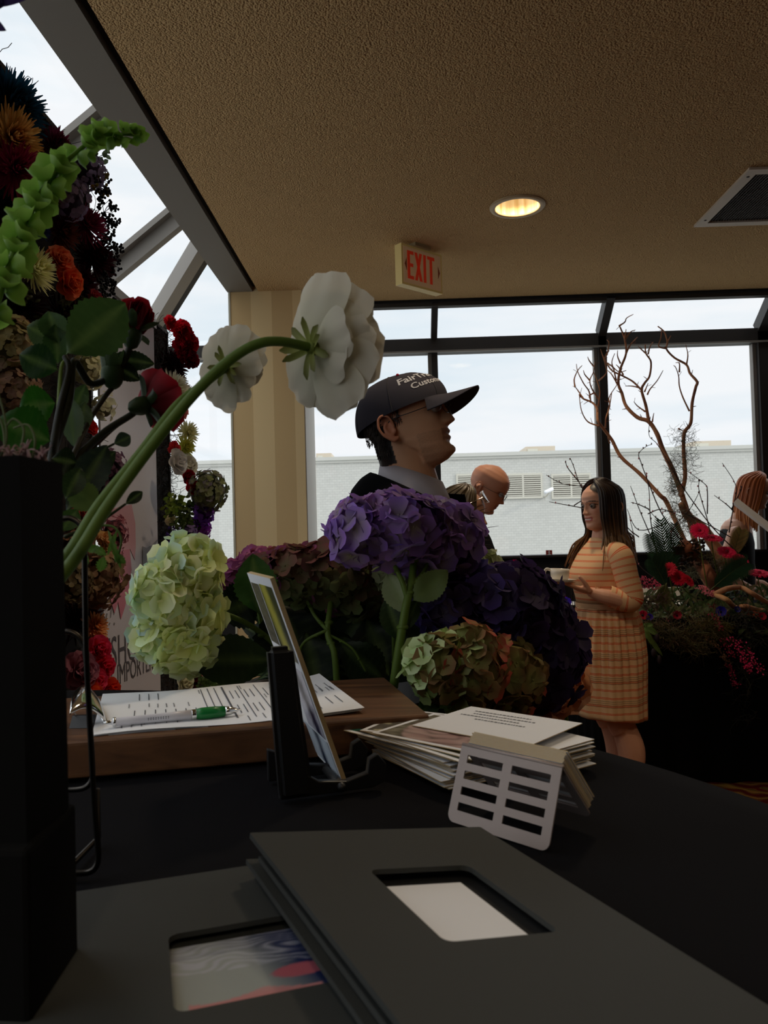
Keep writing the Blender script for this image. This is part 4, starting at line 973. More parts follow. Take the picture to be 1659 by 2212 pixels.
mb.obj('hair', 'hair', man)
glasses(man, mtH, HM, rim_m)
# cap: crown, brim, band, button, embroidery
cap_m = mat('charcoal_twill', S(62, 60, 68), .9, 0, .15, bump=(700, .3, .0006)); 
cap = thing('baseball_cap', 'charcoal baseball cap with white embroidery worn by the person in the jacket', 'cap', mtH @ V((0, 0, .22)))
capc = V((-.011, 0, .134)); CR = V((.114, .091, .089))
def cappt(a, e, grow=1.0):
    """a = azimuth (0 front), e = 0 rim .. 1 top"""
    rimz = .010 - .030 * (1 - cos(a)) / 2 - .008 * sin(a) ** 2 * 0
    zz = rimz + (CR.z * 1.0 - rimz) * sin(e * pi / 2) ; k = cos(e * pi / 2) ** .72
    front = max(0, cos(a)); k2 = 1 + .04 * front * sin(min(1, e * 1.3) * pi)
    return capc + V((CR.x * cos(a) * k * k2 * grow, CR.y * sin(a) * k * grow, zz * grow))
mb = MB(); rings = []
for i in range(26):
    e_ = i / 25 * .995; rings.append([mtH @ cappt(2 * pi * j / 72, e_) for j in range(72)])
inner = [[mtH @ cappt(2 * pi * j / 72, i / 10 * .98, .975) for j in range(72)] for i in range(10, -1, -1)]
loft(mb, rings + inner, cap=False); mb.obj('crown', cap_m, cap)
mb = MB()
for k in range(6):
    a = pi / 6 + k * pi / 3; tube(mb, [mtH @ cappt(a, e_ / 12 * .99, 1.004) for e_ in range(13)], .0009, 5, cap=False)
mb.obj('panel_seam', mat('seam_thread', S(52, 50, 54), .9), cap)
mb = MB(); ellip(mb, mtH @ (capc + V((0, 0, CR.z + .001))), (.007, .007, .004)); mb.obj('button', cap_m, cap)
mb = MB(); vs = []; nu, nv = 36, 10
for side in (0, 1):
    for i in range(nu + 1):
        a = (i / nu * 2 - 1) * 1.02; base = cappt(a * .86, .02, 1.0)
        for j in range(nv + 1):
            v = j / nv; ln = .074 * (max(0, 1 - (abs(a) / 1.02) ** 2.6)) ** .55
            p = base + V((ln * v, base.y * .10 * v, .012 * v * 0 - .031 * (base.y / .075) ** 2 * (v ** .7) - .002 * v - (.0022 if side else 0)))
            vs.append(mtH @ p)
n1 = (nu + 1) * (nv + 1); fs = []
for i in range(nu):
    for j in range(nv):
        a_, b_, c_, d_ = i * (nv + 1) + j, (i + 1) * (nv + 1) + j, (i + 1) * (nv + 1) + j + 1, i * (nv + 1) + j + 1; fs += [(a_, b_, c_, d_), (n1 + d_, n1 + c_, n1 + b_, n1 + a_)]
for i in range(nu): a_, b_ = i * (nv + 1) + nv, (i + 1) * (nv + 1) + nv; fs.append((a_, b_, n1 + b_, n1 + a_))
mb.add(vs, fs); mb.obj('brim', cap_m, cap)
def on_cap(lines, m, nm):
    mb = MB()
    for s_, size, a0, e0, slope in lines:
        vs, fs_ = text2d(s_, size, True); out_ = []
        for x, y in vs:
            a = a0 + x / .095 ; e_ = e0 + y / .155 + slope * x
            out_.append(mtH @ cappt(a, e_, 1.010))
        mb.add(out_, fs_)
    return mb.obj(nm, m, cap, smooth=False)
on_cap([('FairTrade', .032, radians(-76), .38, .8), ('Customer', .025, radians(-62), .225, .8)], mat('white_thread', S(205, 205, 210), .8), 'embroidery')
mb = MB(); p = mtH @ cappt(radians(-68), .70, 1.012); ellip(mb, p, .0042); mb.obj('embroidered_dot', mat('red_thread', S(190, 40, 70), .8), cap)
# shirt collar, jacket, trousers, shoes
def ellring(c, rx, ry, n=48, tiltx=0, ex=1.0, yaw=0):
    out_ = []
    for j in range(n):
        a = 2 * pi * j / n; x = rx * (abs(cos(a)) ** ex) * (1 if cos(a) > 0 else -1); y = ry * (abs(sin(a)) ** ex) * (1 if sin(a) > 0 else -1)
        X, Y = x * cos(yaw) - y * sin(yaw), x * sin(yaw) + y * cos(yaw); out_.append(V(c) + V((X, Y, x * tiltx)))
    return out_
def torso(tab, c0, n=56, yaw=0):
    return [ellring(V((c0.x + dx, c0.y, z)), rx, ry, n, tl, .88, yaw) for z, dx, rx, ry, tl in tab]
mb = MB(); nk = mw(.0, 0, 1.402)
def crg(c, r, th, n=48, til=.34): return [c + V((r * cos(2 * pi * j / n), r * 1.02 * sin(2 * pi * j / n), -til * r * cos(2 * pi * j / n))) for j in range(n)]
loft(mb, [crg(nk + V((0, 0, -.035)), .094, 0), crg(nk + V((0, 0, .0)), .086, 0), crg(nk + V((-.006, 0, .050)), .078, 0), crg(nk + V((-.006, 0, .053)), .081, 0), crg(nk + V((0, 0, .012)), .094, 0), crg(nk + V((0, 0, -.016)), .104, 0)], cap=False)
mb.obj('shirt_collar', mat('white_shirt', S(205, 200, 208), .8), man)
jm = mat('black_jacket', S(14, 14, 17), .95, 0, .1); M['jacket'] = jm
mb = MB(); rows = [(.80, .14, .19, 0), (.95, .142, .195, 0), (1.10, .14, .195, 0), (1.22, .138, .205, 0), (1.30, .13, .212, -.01), (1.345, .120, .200, -.02), (1.375, .108, .165, -.03), (1.40, .098, .128, -.03), (1.425, .090, .100, -.02)]
rg = []
for z, rx, ry, dx in rows:
    k_ = 0 if z < 1.32 else min(.50, (z - 1.32) * 6.5); cz = mw(dx, 0, z); r_ = ellring(cz, rx, ry, 56, 0, .9, TY); rg.append([p - V((0, 0, k_ * (p.x - cz.x + .03))) for p in r_])
loft(mb, rg, cap=True)
for sg in (1, -1):
    sh, el, wr = arm_m[sg]; limb(mb, [mw(-.01, sg * .12, 1.365 if sg > 0 else 1.285), sh + V((0, 0, .005)), el, el * .15 + wr * .85], [.045, .066, .058, .046], n=20)
def tube_collar(c, r0, r1): return None
voxel(mb, 'jacket', .006, 6, lambda p: (.01, .01, .01), man, 'jacket')
for sg in (1, -1):
    mb = MB(); tube(mb, spline([mw(0, sg * .095, .90), mw(.01, sg * .10, .5), mw(-.005, sg * .10, .055)], 6), [.105] * 3 + [.098] * 4 + [.085] * 5 + [.08], 18); mb.obj('trouser_leg', jm, man)
    mb = MB(); limb(mb, [mw(-.03, sg * .10, .045), mw(.06, sg * .105, .045), mw(.17, sg * .11, .032)], [.045, .046, .030], squash=.9); mb.obj('shoe', 'black_plastic', man)
mb = MB()
for sg in (1, -1): prism(mb, [mw(.085, sg * .03, 1.40), mw(.10, sg * .085, 1.395), mw(.150, sg * .07, 1.26), mw(.150, sg * .015, 1.10)], Rm @ V((.004, 0, 0)))
mb.obj('lapel', jm, man, smooth=False)

# ---------------------------------------------------------------- woman in the striped dress
WX, WY = .925, 3.62; WH = .222
mtW = rotm((.925, WY - .01, 1.285), radians(180 + 26), radians(-4), 0, 1.0)
wo_ = thing('person', 'person in an orange striped dress, smiling, holding a cup and saucer', 'person', (WX, WY, 0))
skin_w = S(228, 170, 140)
mb = MB(); head(mb, mtW, WH, fem=True, smile=1.0, nose=.92)
for sg in (1, -1): ear(mb, mtW, sg, WH, .95)
limb(mb, [V((WX + .02, WY, 1.17)), V((WX + .0, WY, 1.25)), mtW @ V((-.03, 0, .05)), mtW @ V((-.03, 0, .09))], [.058, .05, .047, .05], n=20)
limb(mb, [V((WX + .01, WY, 1.15)), V((WX + .0, WY, 1.0)), V((WX, WY, .80))], [.065, .09, .10], n=20)
# arms: near one holds the saucer from below, far one steadies the cup
sN, eN, wN = V((WX + .040, WY - .128, 1.160)), V((WX + .068, WY - .170, .985)), V((WX - .093, WY - .15, 1.015))
limb(mb, [sN, eN, V((WX - .03, WY - .175, .995)), wN], [.042, .038, .034, .023], n=16)
hand(mb, wN, (-.93, -.02, .30), (.25, .1, 1), .165, .10, .08, thumb_side=-1, curls=(.02, .05, .10, .16), thumb=(.35, .75))
sF, eF, wF = V((WX + .02, WY + .135, 1.165)), V((WX + .01, WY + .20, .985)), V((WX - .103, WY + .06, 1.030))
limb(mb, [sF, eF, wF], [.042, .038, .023], n=16)
hand(mb, wF, (-.80, -.50, .25), (.1, -.5, .9), .165, .25, .08, thumb_side=1, thumb=(.4, .5))
for sg, fx in ((1, .0), (-1, .018)):
    lx = WX + .035 + fx; ly = WY + sg * .075
    limb(mb, [V((lx - .02, ly, .80)), V((lx - .02, ly, .45)), V((lx - .005, ly, .40)), V((lx + .022, ly, .31)), V((lx + .022, ly, .22)), V((lx + .005, ly, .09)), V((lx + .0, ly, .06))], [.072, .064, .055, .060, .052, .034, .036], n=18)
    limb(mb, [V((lx + .02, ly, .04)), V((lx - .06, ly - .01, .04)), V((lx - .14, ly - .015, .022))], [.032, .032, .020], n=14)
iw = mtW.inverted()
def wcol(p):
    q = iw @ V(p); t_ = q.z / WH; c = skin_w
    if q.x > .045 and -.1 < t_ < 1.1:
        zc = t_ - .9 * min(q.y * q.y, .0009) * 12
        if abs(q.y) < .021 and .240 < zc < .268: c = S(228, 214, 200)
        elif abs(q.y) < .026 and .212 < zc < .296: c = S(200, 108, 98)
        for sg in (1, -1):
            c = mixc(c, S(214, 122, 104), .35 * G(q.y - sg * .042, .018) * G(t_ - .40, .07))
            if abs(q.y - sg * .032) < .020 and abs(t_ - .60 - .02 * (1 - ((q.y - sg * .032) / .02) ** 2)) < .010: c = S(60, 38, 28)
            if abs(q.y - sg * .031) < .0155 and abs(t_ - .535 - .02 * (1 - ((q.y - sg * .031) / .0155) ** 2)) < .009: c = S(50, 32, 28)
    return c
voxel(mb, 'body', .0030, 2, wcol, wo_)
for sg in (1, -1): eye(mtW, sg, wo_, WH, x=.0700, look=.25)
# long brown hair with lighter ends
random.seed(33)
ctr = V((-.006, 0, WH * .60)); paths = []
def scal(a, e, g=1.):
    """a azimuth from the front, e elevation 0..1 (top)"""
    return ctr + V((.098 * cos(a) * cos(e * pi / 2), .081 * sin(a) * cos(e * pi / 2), .092 * sin(e * pi / 2) + .002)) * g
for k in range(380):
    a = rnd(radians(52), radians(296)); g = rnd(1.0, 1.16) ; inner = rnd(0, 1)
    if k < 90: a = radians(52) + rnd(0, .4) if k % 3 else radians(296) - rnd(0, .35)
    P = [mtW @ scal(a * .25 if a < pi else 2 * pi - (2 * pi - a) * .25, .93, g), mtW @ scal(a * .58 if a < pi else 2 * pi - (2 * pi - a) * .58, .66, g), mtW @ scal(a, .25, g)]
    q = scal(a, -.05, g); w1 = mtW @ V((q.x, q.y, WH * .30)); P.append(w1)
    w2 = mtW @ V((q.x * .95 - .004, q.y * .98, -.01)); P.append(w2)
    end = V((w2.x, w2.y, 0)); dv = (w2 - V((WX + .01, WY, w2.z))); dv.z = 0
    fz = rnd(1.10, 1.17) if abs(a - pi) < 1.5 else rnd(1.075, 1.15)
    e2 = w2 + dv * rnd(.05, .35); e2.z = fz + .08; e3 = w2 + dv * rnd(.05, .5); e3.z = fz
    if dv.x < -.02: e2.x -= .012; e3.x -= .022
    if a > 4.0: e2.x -= .03; e3.x -= .05
    P += [e2, e3]; paths.append(P)
mb = MB(); locks(mb, paths, .0068, (S(44, 28, 20), S(184, 138, 88)))
mb.obj('hair', 'hair', wo_)
mb = MB(); rings = []
for i in range(12):
    e_ = i / 11 * .98; rings.append([mtW @ scal(radians((52 - 40 * min(1, max(0, (e_ - .22) / .25))) + (238 + 60 * min(1, max(0, (e_ - .22) / .25))) * j / 30), e_, 1.015) for j in range(31)])
loft(mb, rings, S(30, 19, 14), closed=False, cap=False); mb.obj('hair_under', 'hair', wo_)
# dress: stripes in metres along each piece
def dressmat(name, horizontal, skirt):
    m, nt, b, out = newmat(name); b.inputs['Roughness'].default_value = .9; b.inputs['Specular IOR Level'].default_value = .15
    if horizontal: tc = _n(nt, 'ShaderNodeTexCoord'); src = tc.outputs['Object']; ax = 'Z'
    else: uv = _n(nt, 'ShaderNodeUVMap'); src = uv.outputs[0]; ax = 'Y'
    sx = _n(nt, 'ShaderNodeSeparateXYZ'); nt.links.new(src, sx.inputs[0])
    def math(op, a, bval=None):
        n = _n(nt, 'ShaderNodeMath', operation=op)
        for k_, x in enumerate((a, bval)):
            if x is None: continue
            if isinstance(x, (int, float)): n.inputs[k_].default_value = x
            else: nt.links.new(x, n.inputs[k_])
        return n.outputs[0]
    z = sx.outputs[ax]; per = .0285 if not skirt else .034
    f = math('FRACT', math('MULTIPLY', z, 1 / per))
    l1 = math('LESS_THAN', math('ABSOLUTE', math('SUBTRACT', f, .20)), .042); l2 = math('LESS_THAN', math('ABSOLUTE', math('SUBTRACT', f, .35)), .042)
    st = math('MAXIMUM', l1, l2)
    mx = _n(nt, 'ShaderNodeMix', data_type='RGBA'); mx.inputs['A'].default_value = (*S(240, 196, 148), 1); mx.inputs['B'].default_value = (*S(232, 92, 52), 1)
    last = mx
    nt.links.new(st, mx.inputs['Factor'])
    if skirt:
        zb = math('FRACT', math('MULTIPLY', z, 1 / .102)); l3 = math('LESS_THAN', math('ABSOLUTE', math('SUBTRACT', math('FRACT', math('MULTIPLY', z, 1 / .0085)), .5)), .22)
        band = math('MULTIPLY', math('LESS_THAN', zb, .36), l3)
        m2 = _n(nt, 'ShaderNodeMix', data_type='RGBA'); m2.inputs['B'].default_value = (*S(120, 92, 62), 1); nt.links.new(math('MULTIPLY', band, .55), m2.inputs['Factor'])
        nt.links.new(mx.outputs['Result'], m2.inputs['A']); last = m2
    nt.links.new(last.outputs['Result'], b.inputs['Base Color']); return m
dm_t = dressmat('striped_knit_top', True, False); dm_s = dressmat('striped_knit_sleeve', False, False); dm_k = dressmat('striped_skirt', True, True)
c0 = V((WX, WY, 0)); yw = radians(20)
mb = MB(); loft(mb, torso([(.955, .0, .115, .135, 0), (.985, -.002, .118, .138, 0), (1.02, -.006, .124, .140, 0), (1.06, -.012, .136, .142, 0), (1.10, -.012, .134, .142, .0), (1.14, -.004, .118, .144, 0), (1.175, .004, .100, .142, -.05), (1.200, .010, .085, .122, -.10), (1.220, .014, .070, .090, -.25), (1.228, .012, .062, .075, -.4)], c0, yaw=yw), cap=False)
o = mb.obj('dress_top', dm_t, wo_); sd = o.modifiers.new('s', 'SOLIDIFY'); sd.thickness = .004
mb = MB(); loft(mb, torso([(.935, .0, .119, .139, 0), (.958, .0, .120, .140, 0)], c0, yaw=yw), cap=False); mb.obj('waistband', mat('tan_waistband', S(226, 180, 134), .9), wo_)
mb = MB(); rings = []; n = 180
for i in range(30):
    s = i / 29; z = .945 - .50 * s; rx = .116 + .044 * min(1, s * 2.2) ** .6 - .006 * s; ry = .136 + .036 * min(1, s * 2.2) ** .6; ring = []
    for j in range(n):
        a = 2 * pi * j / n; pl = .010 * min(1, s * 5) * (1 - .35 * s) * sin(a * 26 + 1.5 * sin(a * 3)) * (1 if s < .35 else max(.25, 1 - (s - .35) * 1.6)) + .004 * sin(a * 9 + s * 2)
        x = (rx + pl) * cos(a); y = (ry + pl) * sin(a); ring.append(c0 + V((.004 + x * cos(yw) - y * sin(yw), x * sin(yw) + y * cos(yw), z - .010 * cos(a) * s)))
    rings.append(ring)
loft(mb, rings, cap=False); o = mb.obj('skirt', dm_k, wo_); sd = o.modifiers.new('s', 'SOLIDIFY'); sd.thickness = .003
for (s_, e_, w_2) in ((sN, eN, wN), (sF, eF, wF)):
    mid = e_ * .42 + w_2 * .58; sgn = -1 if s_.y < WY else 1
    P_ = [s_ + V((-.045, -sgn * .045, .028)), s_ + V((-.002, 0, .012)), s_ * .5 + e_ * .5 + V((.006, sgn * .004, 0)), e_ + V((.006, 0, -.002)), e_ * .75 + w_2 * .25 + V((0, 0, -.012)), mid]
    mb = MB(); q = spline([tuple(p) + (r,) for p, r in zip(P_, (.040, .055, .052, .050, .048, .043))], 7); tube(mb, [V(a[:3]) for a in q], [a[3] for a in q], 24, cap=False)
    o = mb.obj('sleeve', dm_s, wo_); sd = o.modifiers.new('s', 'SOLIDIFY'); sd.thickness = .003
mb = MB(); dW = (wN - eN).normalized(); tube(mb, [wN - dW * .034, wN - dW * .010], [.0285, .0265], 20, cap=False); o = mb.obj('wristwatch', mat('tan_leather', S(170, 110, 66), .5), wo_); sd = o.modifiers.new('s', 'SOLIDIFY'); sd.thickness = .003
# cup and saucer held in her hands
cc = at(1210, 1267, WY - .135); cw = V((cc.x - .002, cc.y, wN.z + .050)); tl_ = Matrix.Rotation(radians(4), 3, 'Y')
t = thing('coffee_cup', 'white coffee cup with round handle on a saucer, held by the person in stripes', 'cup', cw)
mb = MB(); lathe(mb, [(.001, .002), (.030, .002), (.038, .012), (.041, .035), (.0415, .056), (.039, .056), (.038, .035), (.034, .012), (.001, .010)], cw, 40, mtx=tl_); mb.obj('cup_body', 'white_ceramic', t)
mb = MB(); tube(mb, spline([cw + tl_ @ V((-.040, 0, .048)), cw + tl_ @ V((-.058, 0, .052)), cw + tl_ @ V((-.068, 0, .036)), cw + tl_ @ V((-.060, 0, .020)), cw + tl_ @ V((-.039, 0, .012))], 5), .0042, 10, squash=1.5); mb.obj('handle', 'white_ceramic', t)
for k in range(2):
    t = thing('saucer', ['white saucer directly beneath the coffee cup', 'white saucer stacked lowest under the cup'][k], 'saucer', cw - V((0, 0, .008 * k)), 'saucers under the cup')
    mb = MB(); lathe(mb, [(.001, -.004), (.030, -.004), (.055, .003), (.073, .011), (.0735, .0125), (.055, .006), (.030, .0), (.001, 0)], cw - V((0, 0, .0075 * k)), 44, mtx=tl_); mb.obj('dish', 'white_ceramic', t)

# ---------------------------------------------------------------- bald man bending forward, blonde woman, red-haired woman
def simple_person(label, base, yaw, headmt, H, skin, topm, legm, hair=None, fem=False, armpose=None, neck=None, lean=0., shoulder_z=1.40, arms_bare=False, top_r=(.12, .19), vs=.0042, sleeveless=False):
    p = thing('person', label, 'person', base); b = V(base); R = Matrix.Rotation(yaw, 3, 'Z'); w = lambda x, y, z: b + R @ V((x, y, z))
    k = shoulder_z / 1.40; mb = MB(); head(mb, headmt, H, fem=fem)
    for sg in (1, -1): ear(mb, headmt, sg, H)
    hb = headmt @ V((-.03, 0, .07)); nb = w(lean, 0, shoulder_z - .03)
    limb(mb, [nb, nb * .5 + hb * .5, hb], [.062, .052, .052], n=18)
    limb(mb, [w(lean, 0, shoulder_z - .06), w(lean * .6, 0, 1.15 * k), w(0, 0, .93 * k)], [.10, .105, .11], n=20)
    for sg in (1, -1):
        ar = (armpose or {}).get(sg) or [(lean, sg * .18, shoulder_z - .07), (lean * .8 + .02, sg * .235, 1.10 * k), (lean + .16, sg * .20, .98 * k)]
        pts = [w(*q) for q in ar]; limb(mb, pts, [.047, .036, .025], n=14); hand(mb, pts[2], (pts[2] - pts[1]), R @ V((0, -sg, .3)), .17, .4, thumb_side=sg)
        limb(mb, [w(0, sg * .085, .90 * k), w(.01, sg * .09, .48 * k), w(-.01, sg * .09, .08)], [.08, .055, .038], n=14)
        limb(mb, [w(-.02, sg * .09, .045), w(.06, sg * .095, .045), w(.16, sg * .10, .028)], [.036, .036, .022], n=12)
    hi = headmt.inverted()
    def cf(q):
        c = skin; l = hi @ V(q)
        if l.x > .045 and abs(l.y) < .026 and .20 < l.z / H < .30: c = mixc(c, S(150, 80, 72), .6)
        return c
    voxel(mb, 'body', vs, 3, cf, p)
    for sg in (1, -1): eye(headmt, sg, p, H)
    mb = MB(); rx, ry = top_r; rows = [(.88, 0, rx, ry * .92), (1.0, .2, rx, ry * .88), (1.15, .5, rx, ry * .92), (1.27, .8, rx * 1.03, ry), (1.34, .95, rx * .92, ry * (.85 if not sleeveless else .70)), (1.385, 1., rx * .72, ry * (.62 if not sleeveless else .5)), (1.41, 1., rx * .6, ry * .42)]
    if sleeveless: rows = rows[:6]
    rings = []
    for z, l, a, c in rows:
        rings.append([q for q in ellring(w(lean * l, 0, z * k), a, c, 48, -.1, .9, yaw)])
    loft(mb, rings, cap=False); o = mb.obj('top', topm, p); sd = o.modifiers.new('s', 'SOLIDIFY'); sd.thickness = .005
    if not arms_bare:
        for sg in (1, -1):
            ar = (armpose or {}).get(sg) or [(lean, sg * .18, shoulder_z - .07), (lean * .8 + .02, sg * .235, 1.10 * k), (lean + .16, sg * .20, .98 * k)]
            pts = [w(*q) for q in ar]; mb = MB(); q = spline([pts[0] + V((0, 0, .02)), pts[0], pts[1], pts[1] * .1 + pts[2] * .9], 6); tube(mb, q, [.058] * 7 + [.052] * (len(q) - 7), 18); mb.obj('sleeve', topm, p)
    for sg in (1, -1):
        mb = MB(); tube(mb, spline([w(0, sg * .085, .92 * k), w(.01, sg * .092, .5 * k), w(-.005, sg * .09, .06)], 6), [.098] * 4 + [.085] * 4 + [.075] * 5, 18); mb.obj('trouser_leg', legm, p)
    return p
darkm = mat('dark_trousers', S(24, 24, 30), .9)
mtB = rotm((.382, 3.93, 1.405), radians(-14), radians(-32), 0, 1.02)
bp_ = simple_person('bald person in glasses bending forward behind the capped person', (.20, 3.96, 0), 0, mtB, .235, S(205, 146, 118), mat('dark_jumper', S(40, 40, 48), .9), darkm, lean=.06, shoulder_z=1.36, top_r=(.11, .17))
glasses(bp_, mtB, .235, rim_m)
mtY = rotm((.245, 3.22, 1.255), radians(-2), radians(-6), 0, 1.0)
yp = simple_person('person with long dark blonde hair and sunglasses on top, beside the bald person', (.215, 3.24, 0), 0, mtY, .215, S(205, 155, 128), mat('dark_cardigan', S(30, 28, 34), .9), darkm, fem=True, lean=.0, shoulder_z=1.20, top_r=(.10, .15))
random.seed(5); paths = []
def hair_style(mtX, H, n, zend, spreadr, c, name, parent, face=(62, 298), r0=.0075, out=.0):
    ct = V((-.006, 0, H * .60)); P_ = []
    def sc(a, e, g): return ct + V((.100 * cos(a) * cos(e * pi / 2), .082 * sin(a) * cos(e * pi / 2), .096 * sin(e * pi / 2) + .002)) * g
    for k in range(n):
        a = radians(rnd(*face)); g = rnd(1., 1.14); q = sc(a, -.05, g); w1 = mtX @ V((q.x, q.y, H * .25)); w2 = mtX @ V((q.x * .9, q.y * .95, -.02)); e_ = V(w2); e_.z = zend + rnd(-.03, .04)
        dv = (w2 - mtX @ V((-.02, 0, -.02))) * rnd(0, spreadr); dv.z = 0; e_ += dv
        am = (lambda f: a * f if a < pi else 2 * pi - (2 * pi - a) * f)
        P_.append([mtX @ sc(am(.25), .95, g), mtX @ sc(am(.8), .6, g), mtX @ sc(a, .22, g), w1, w2, w2 * .5 + e_ * .5 + dv * .2, e_])
    mb = MB(); locks(mb, P_, r0, c); 
    rings = [[mtX @ sc(radians(face[0] + 8 + (face[1] - face[0] - 16) * j / 30), i / 11 * .98, 1.01) for j in range(31)] for i in range(12)]
    loft(mb, rings, mixc(c[0], (0, 0, 0), .2), closed=False, cap=False); mb.obj(name, 'hair', parent)
hair_style(mtY, .215, 230, 1.08, .3, (S(96, 80, 56), S(176, 152, 108)), 'hair', yp)
# sunglasses pushed up on her hair
t = thing('sunglasses', 'dark sunglasses pushed up on the dark blonde hair', 'sunglasses', mtY @ V((.07, 0, .21)))
for sg in (1, -1):
    mb = MB(); c = V((.088, sg * .032, .190)); pts = [mtY @ (c + V((-.012 * abs(cos(a)) - .014 * sin(a), .026 * cos(a), .021 * sin(a)))) for a in [2 * pi * k / 24 for k in range(25)]]
    mb.add([mtY @ c] + pts[:-1], [(0, k + 1, (k + 1) % 24 + 1) for k in range(24)]); o = mb.obj('lens', mat('dark_lens', (.01, .008, .008), .08), t)
    mb = MB(); tube(mb, pts, .0022, 8, cap=False); mb.obj('lens_rim', 'chrome', t)
    mb = MB(); tube(mb, spline([mtY @ V((.080, sg * .058, .188)), mtY @ V((.04, sg * .086, .165)), mtY @ V((-.02, sg * .090, .135))], 4), .0018, 6); mb.obj('temple', 'chrome', t)
mb = MB(); tube(mb, [mtY @ V((.089, -.008, .194)), mtY @ V((.089, .008, .194))], .0018, 6); mb.obj('bridge', 'chrome', t)
# red-haired woman at the far side of the display
mtR = rotm((2.295, 5.18, 1.395), radians(-20), radians(-14), 0, 1.0)
rp = simple_person('red-haired person in a black sleeveless top beyond the flower display', (2.20, 5.20, 0), radians(-25), mtR, .225, S(206, 158, 132), mat('black_tank_top', S(12, 12, 14), .9), darkm, fem=True, shoulder_z=1.30, arms_bare=True, top_r=(.105, .145), sleeveless=True,
    armpose={-1: [(.0, -.165, 1.235), (-.06, -.24, 1.0), (.10, -.20, .87)], 1: [(.0, .165, 1.235), (-.08, .24, 1.0), (.10, .2, .9)]})
random.seed(6); hair_style(mtR, .225, 260, 1.27, .15, (S(190, 104, 50), S(236, 156, 88)), 'hair', rp, face=(66, 294), r0=.0085)
# folded sheet held out at the edge of the view
t = thing('program_sheet', 'folded white programme sheet held up beside the red-haired person', 'paper', at(1640, 1120, 3.6))
a, b = at(1585, 1085, 3.70), at(1720, 1190, 3.60); mb = MB(); prism(mb, [a, b, b + V((.04, .05, .02)), a + V((.04, .05, .02))], V((0, .0, -.014))); mb.obj('sheet', 'paper', t, smooth=False)
hb_ = thing('person', 'person mostly out of view holding the folded programme sheet', 'person', (b.x + .42, 3.58, 0))
mb = MB(); wr = b + V((.09, -.02, -.05)); limb(mb, [V((b.x + .42, 3.56, 1.36)), V((b.x + .40, 3.46, 1.10)), wr], [.05, .04, .027]); hand(mb, wr, (b + V((-.03, .02, .0)) - wr), (0, .2, 1), .17, .5, thumb_side=1)
limb(mb, [V((b.x + .44, 3.60, 1.38)), V((b.x + .44, 3.60, 1.0)), V((b.x + .44, 3.60, .9))], [.10, .11, .11]); ellip(mb, (b.x + .44, 3.60, 1.60), (.085, .075, .11)); limb(mb, [V((b.x + .44, 3.60, 1.40)), V((b.x + .44, 3.60, 1.55))], [.055, .055])
for sg in (1, -1): limb(mb, [V((b.x + .44, 3.60 + sg * .09, .9)), V((b.x + .44, 3.60 + sg * .09, .45)), V((b.x + .44, 3.60 + sg * .09, .06))], [.08, .055, .045])
voxel(mb, 'body', .006, 3, lambda p: S(200, 146, 118), hb_)
# ================================================================ flower builders
def frm(n, spin=0.):
    d, s, u = frame_of(n); return s * cos(spin) + u * sin(spin), -s * sin(spin) + u * cos(spin), d
def petal(mb, o, a, n, L, W_, curl=.4, cup=.3, c0=(.5,) * 3, c1=None, nu=4, nv=4, tip=.35, base=.25, ruffle=0., a0=0., notch=0.):
    """a petal growing from o along a, upper face n; curl bends it towards n"""
    a = V(a).normalized(); n = V(n); n = (n - a * n.dot(a)).normalized(); s = a.cross(n); c1 = c1 or c0; vs = []; cs = []; p = V(o); th = a0; ph = rnd(0, 6)
    for j in range(nv + 1):
        v = j / nv
        if j: th += curl / nv; p = p + (a * cos(th) + n * sin(th)) * (L / nv)
        nn_ = n * cos(th) - a * sin(th); w = W_ * .5 * (base + (1 - base) * sin(pi * min(1, v * .62 + .0)) ) * (1 if v < .75 else 1 - (1 - tip) * ((v - .75) / .25) ** 2)
        for i in range(nu + 1):
            u = i / nu * 2 - 1; q = p + s * u * w + nn_ * (cup * w * u * u)
            if ruffle: q = q + nn_ * ruffle * v * v * W_ * sin(u * 7 + ph + v * 3) * .5
            if notch and j == nv: q = q - (a * cos(th) + n * sin(th)) * L * notch * (1 - abs(u)) 
            vs.append(q); cs.append(mixc(c0, c1, v))
    mb.add(vs, [(j * (nu + 1) + i, j * (nu + 1) + i + 1, (j + 1) * (nu + 1) + i + 1, (j + 1) * (nu + 1) + i) for j in range(nv) for i in range(nu)], cs)
def fib(n):
    g = pi * (3 - sqrt(5))
    for i in range(n):
        z = 1 - 2 * (i + .5) / n; r = sqrt(1 - z * z); yield V((r * cos(g * i), r * sin(g * i), z))
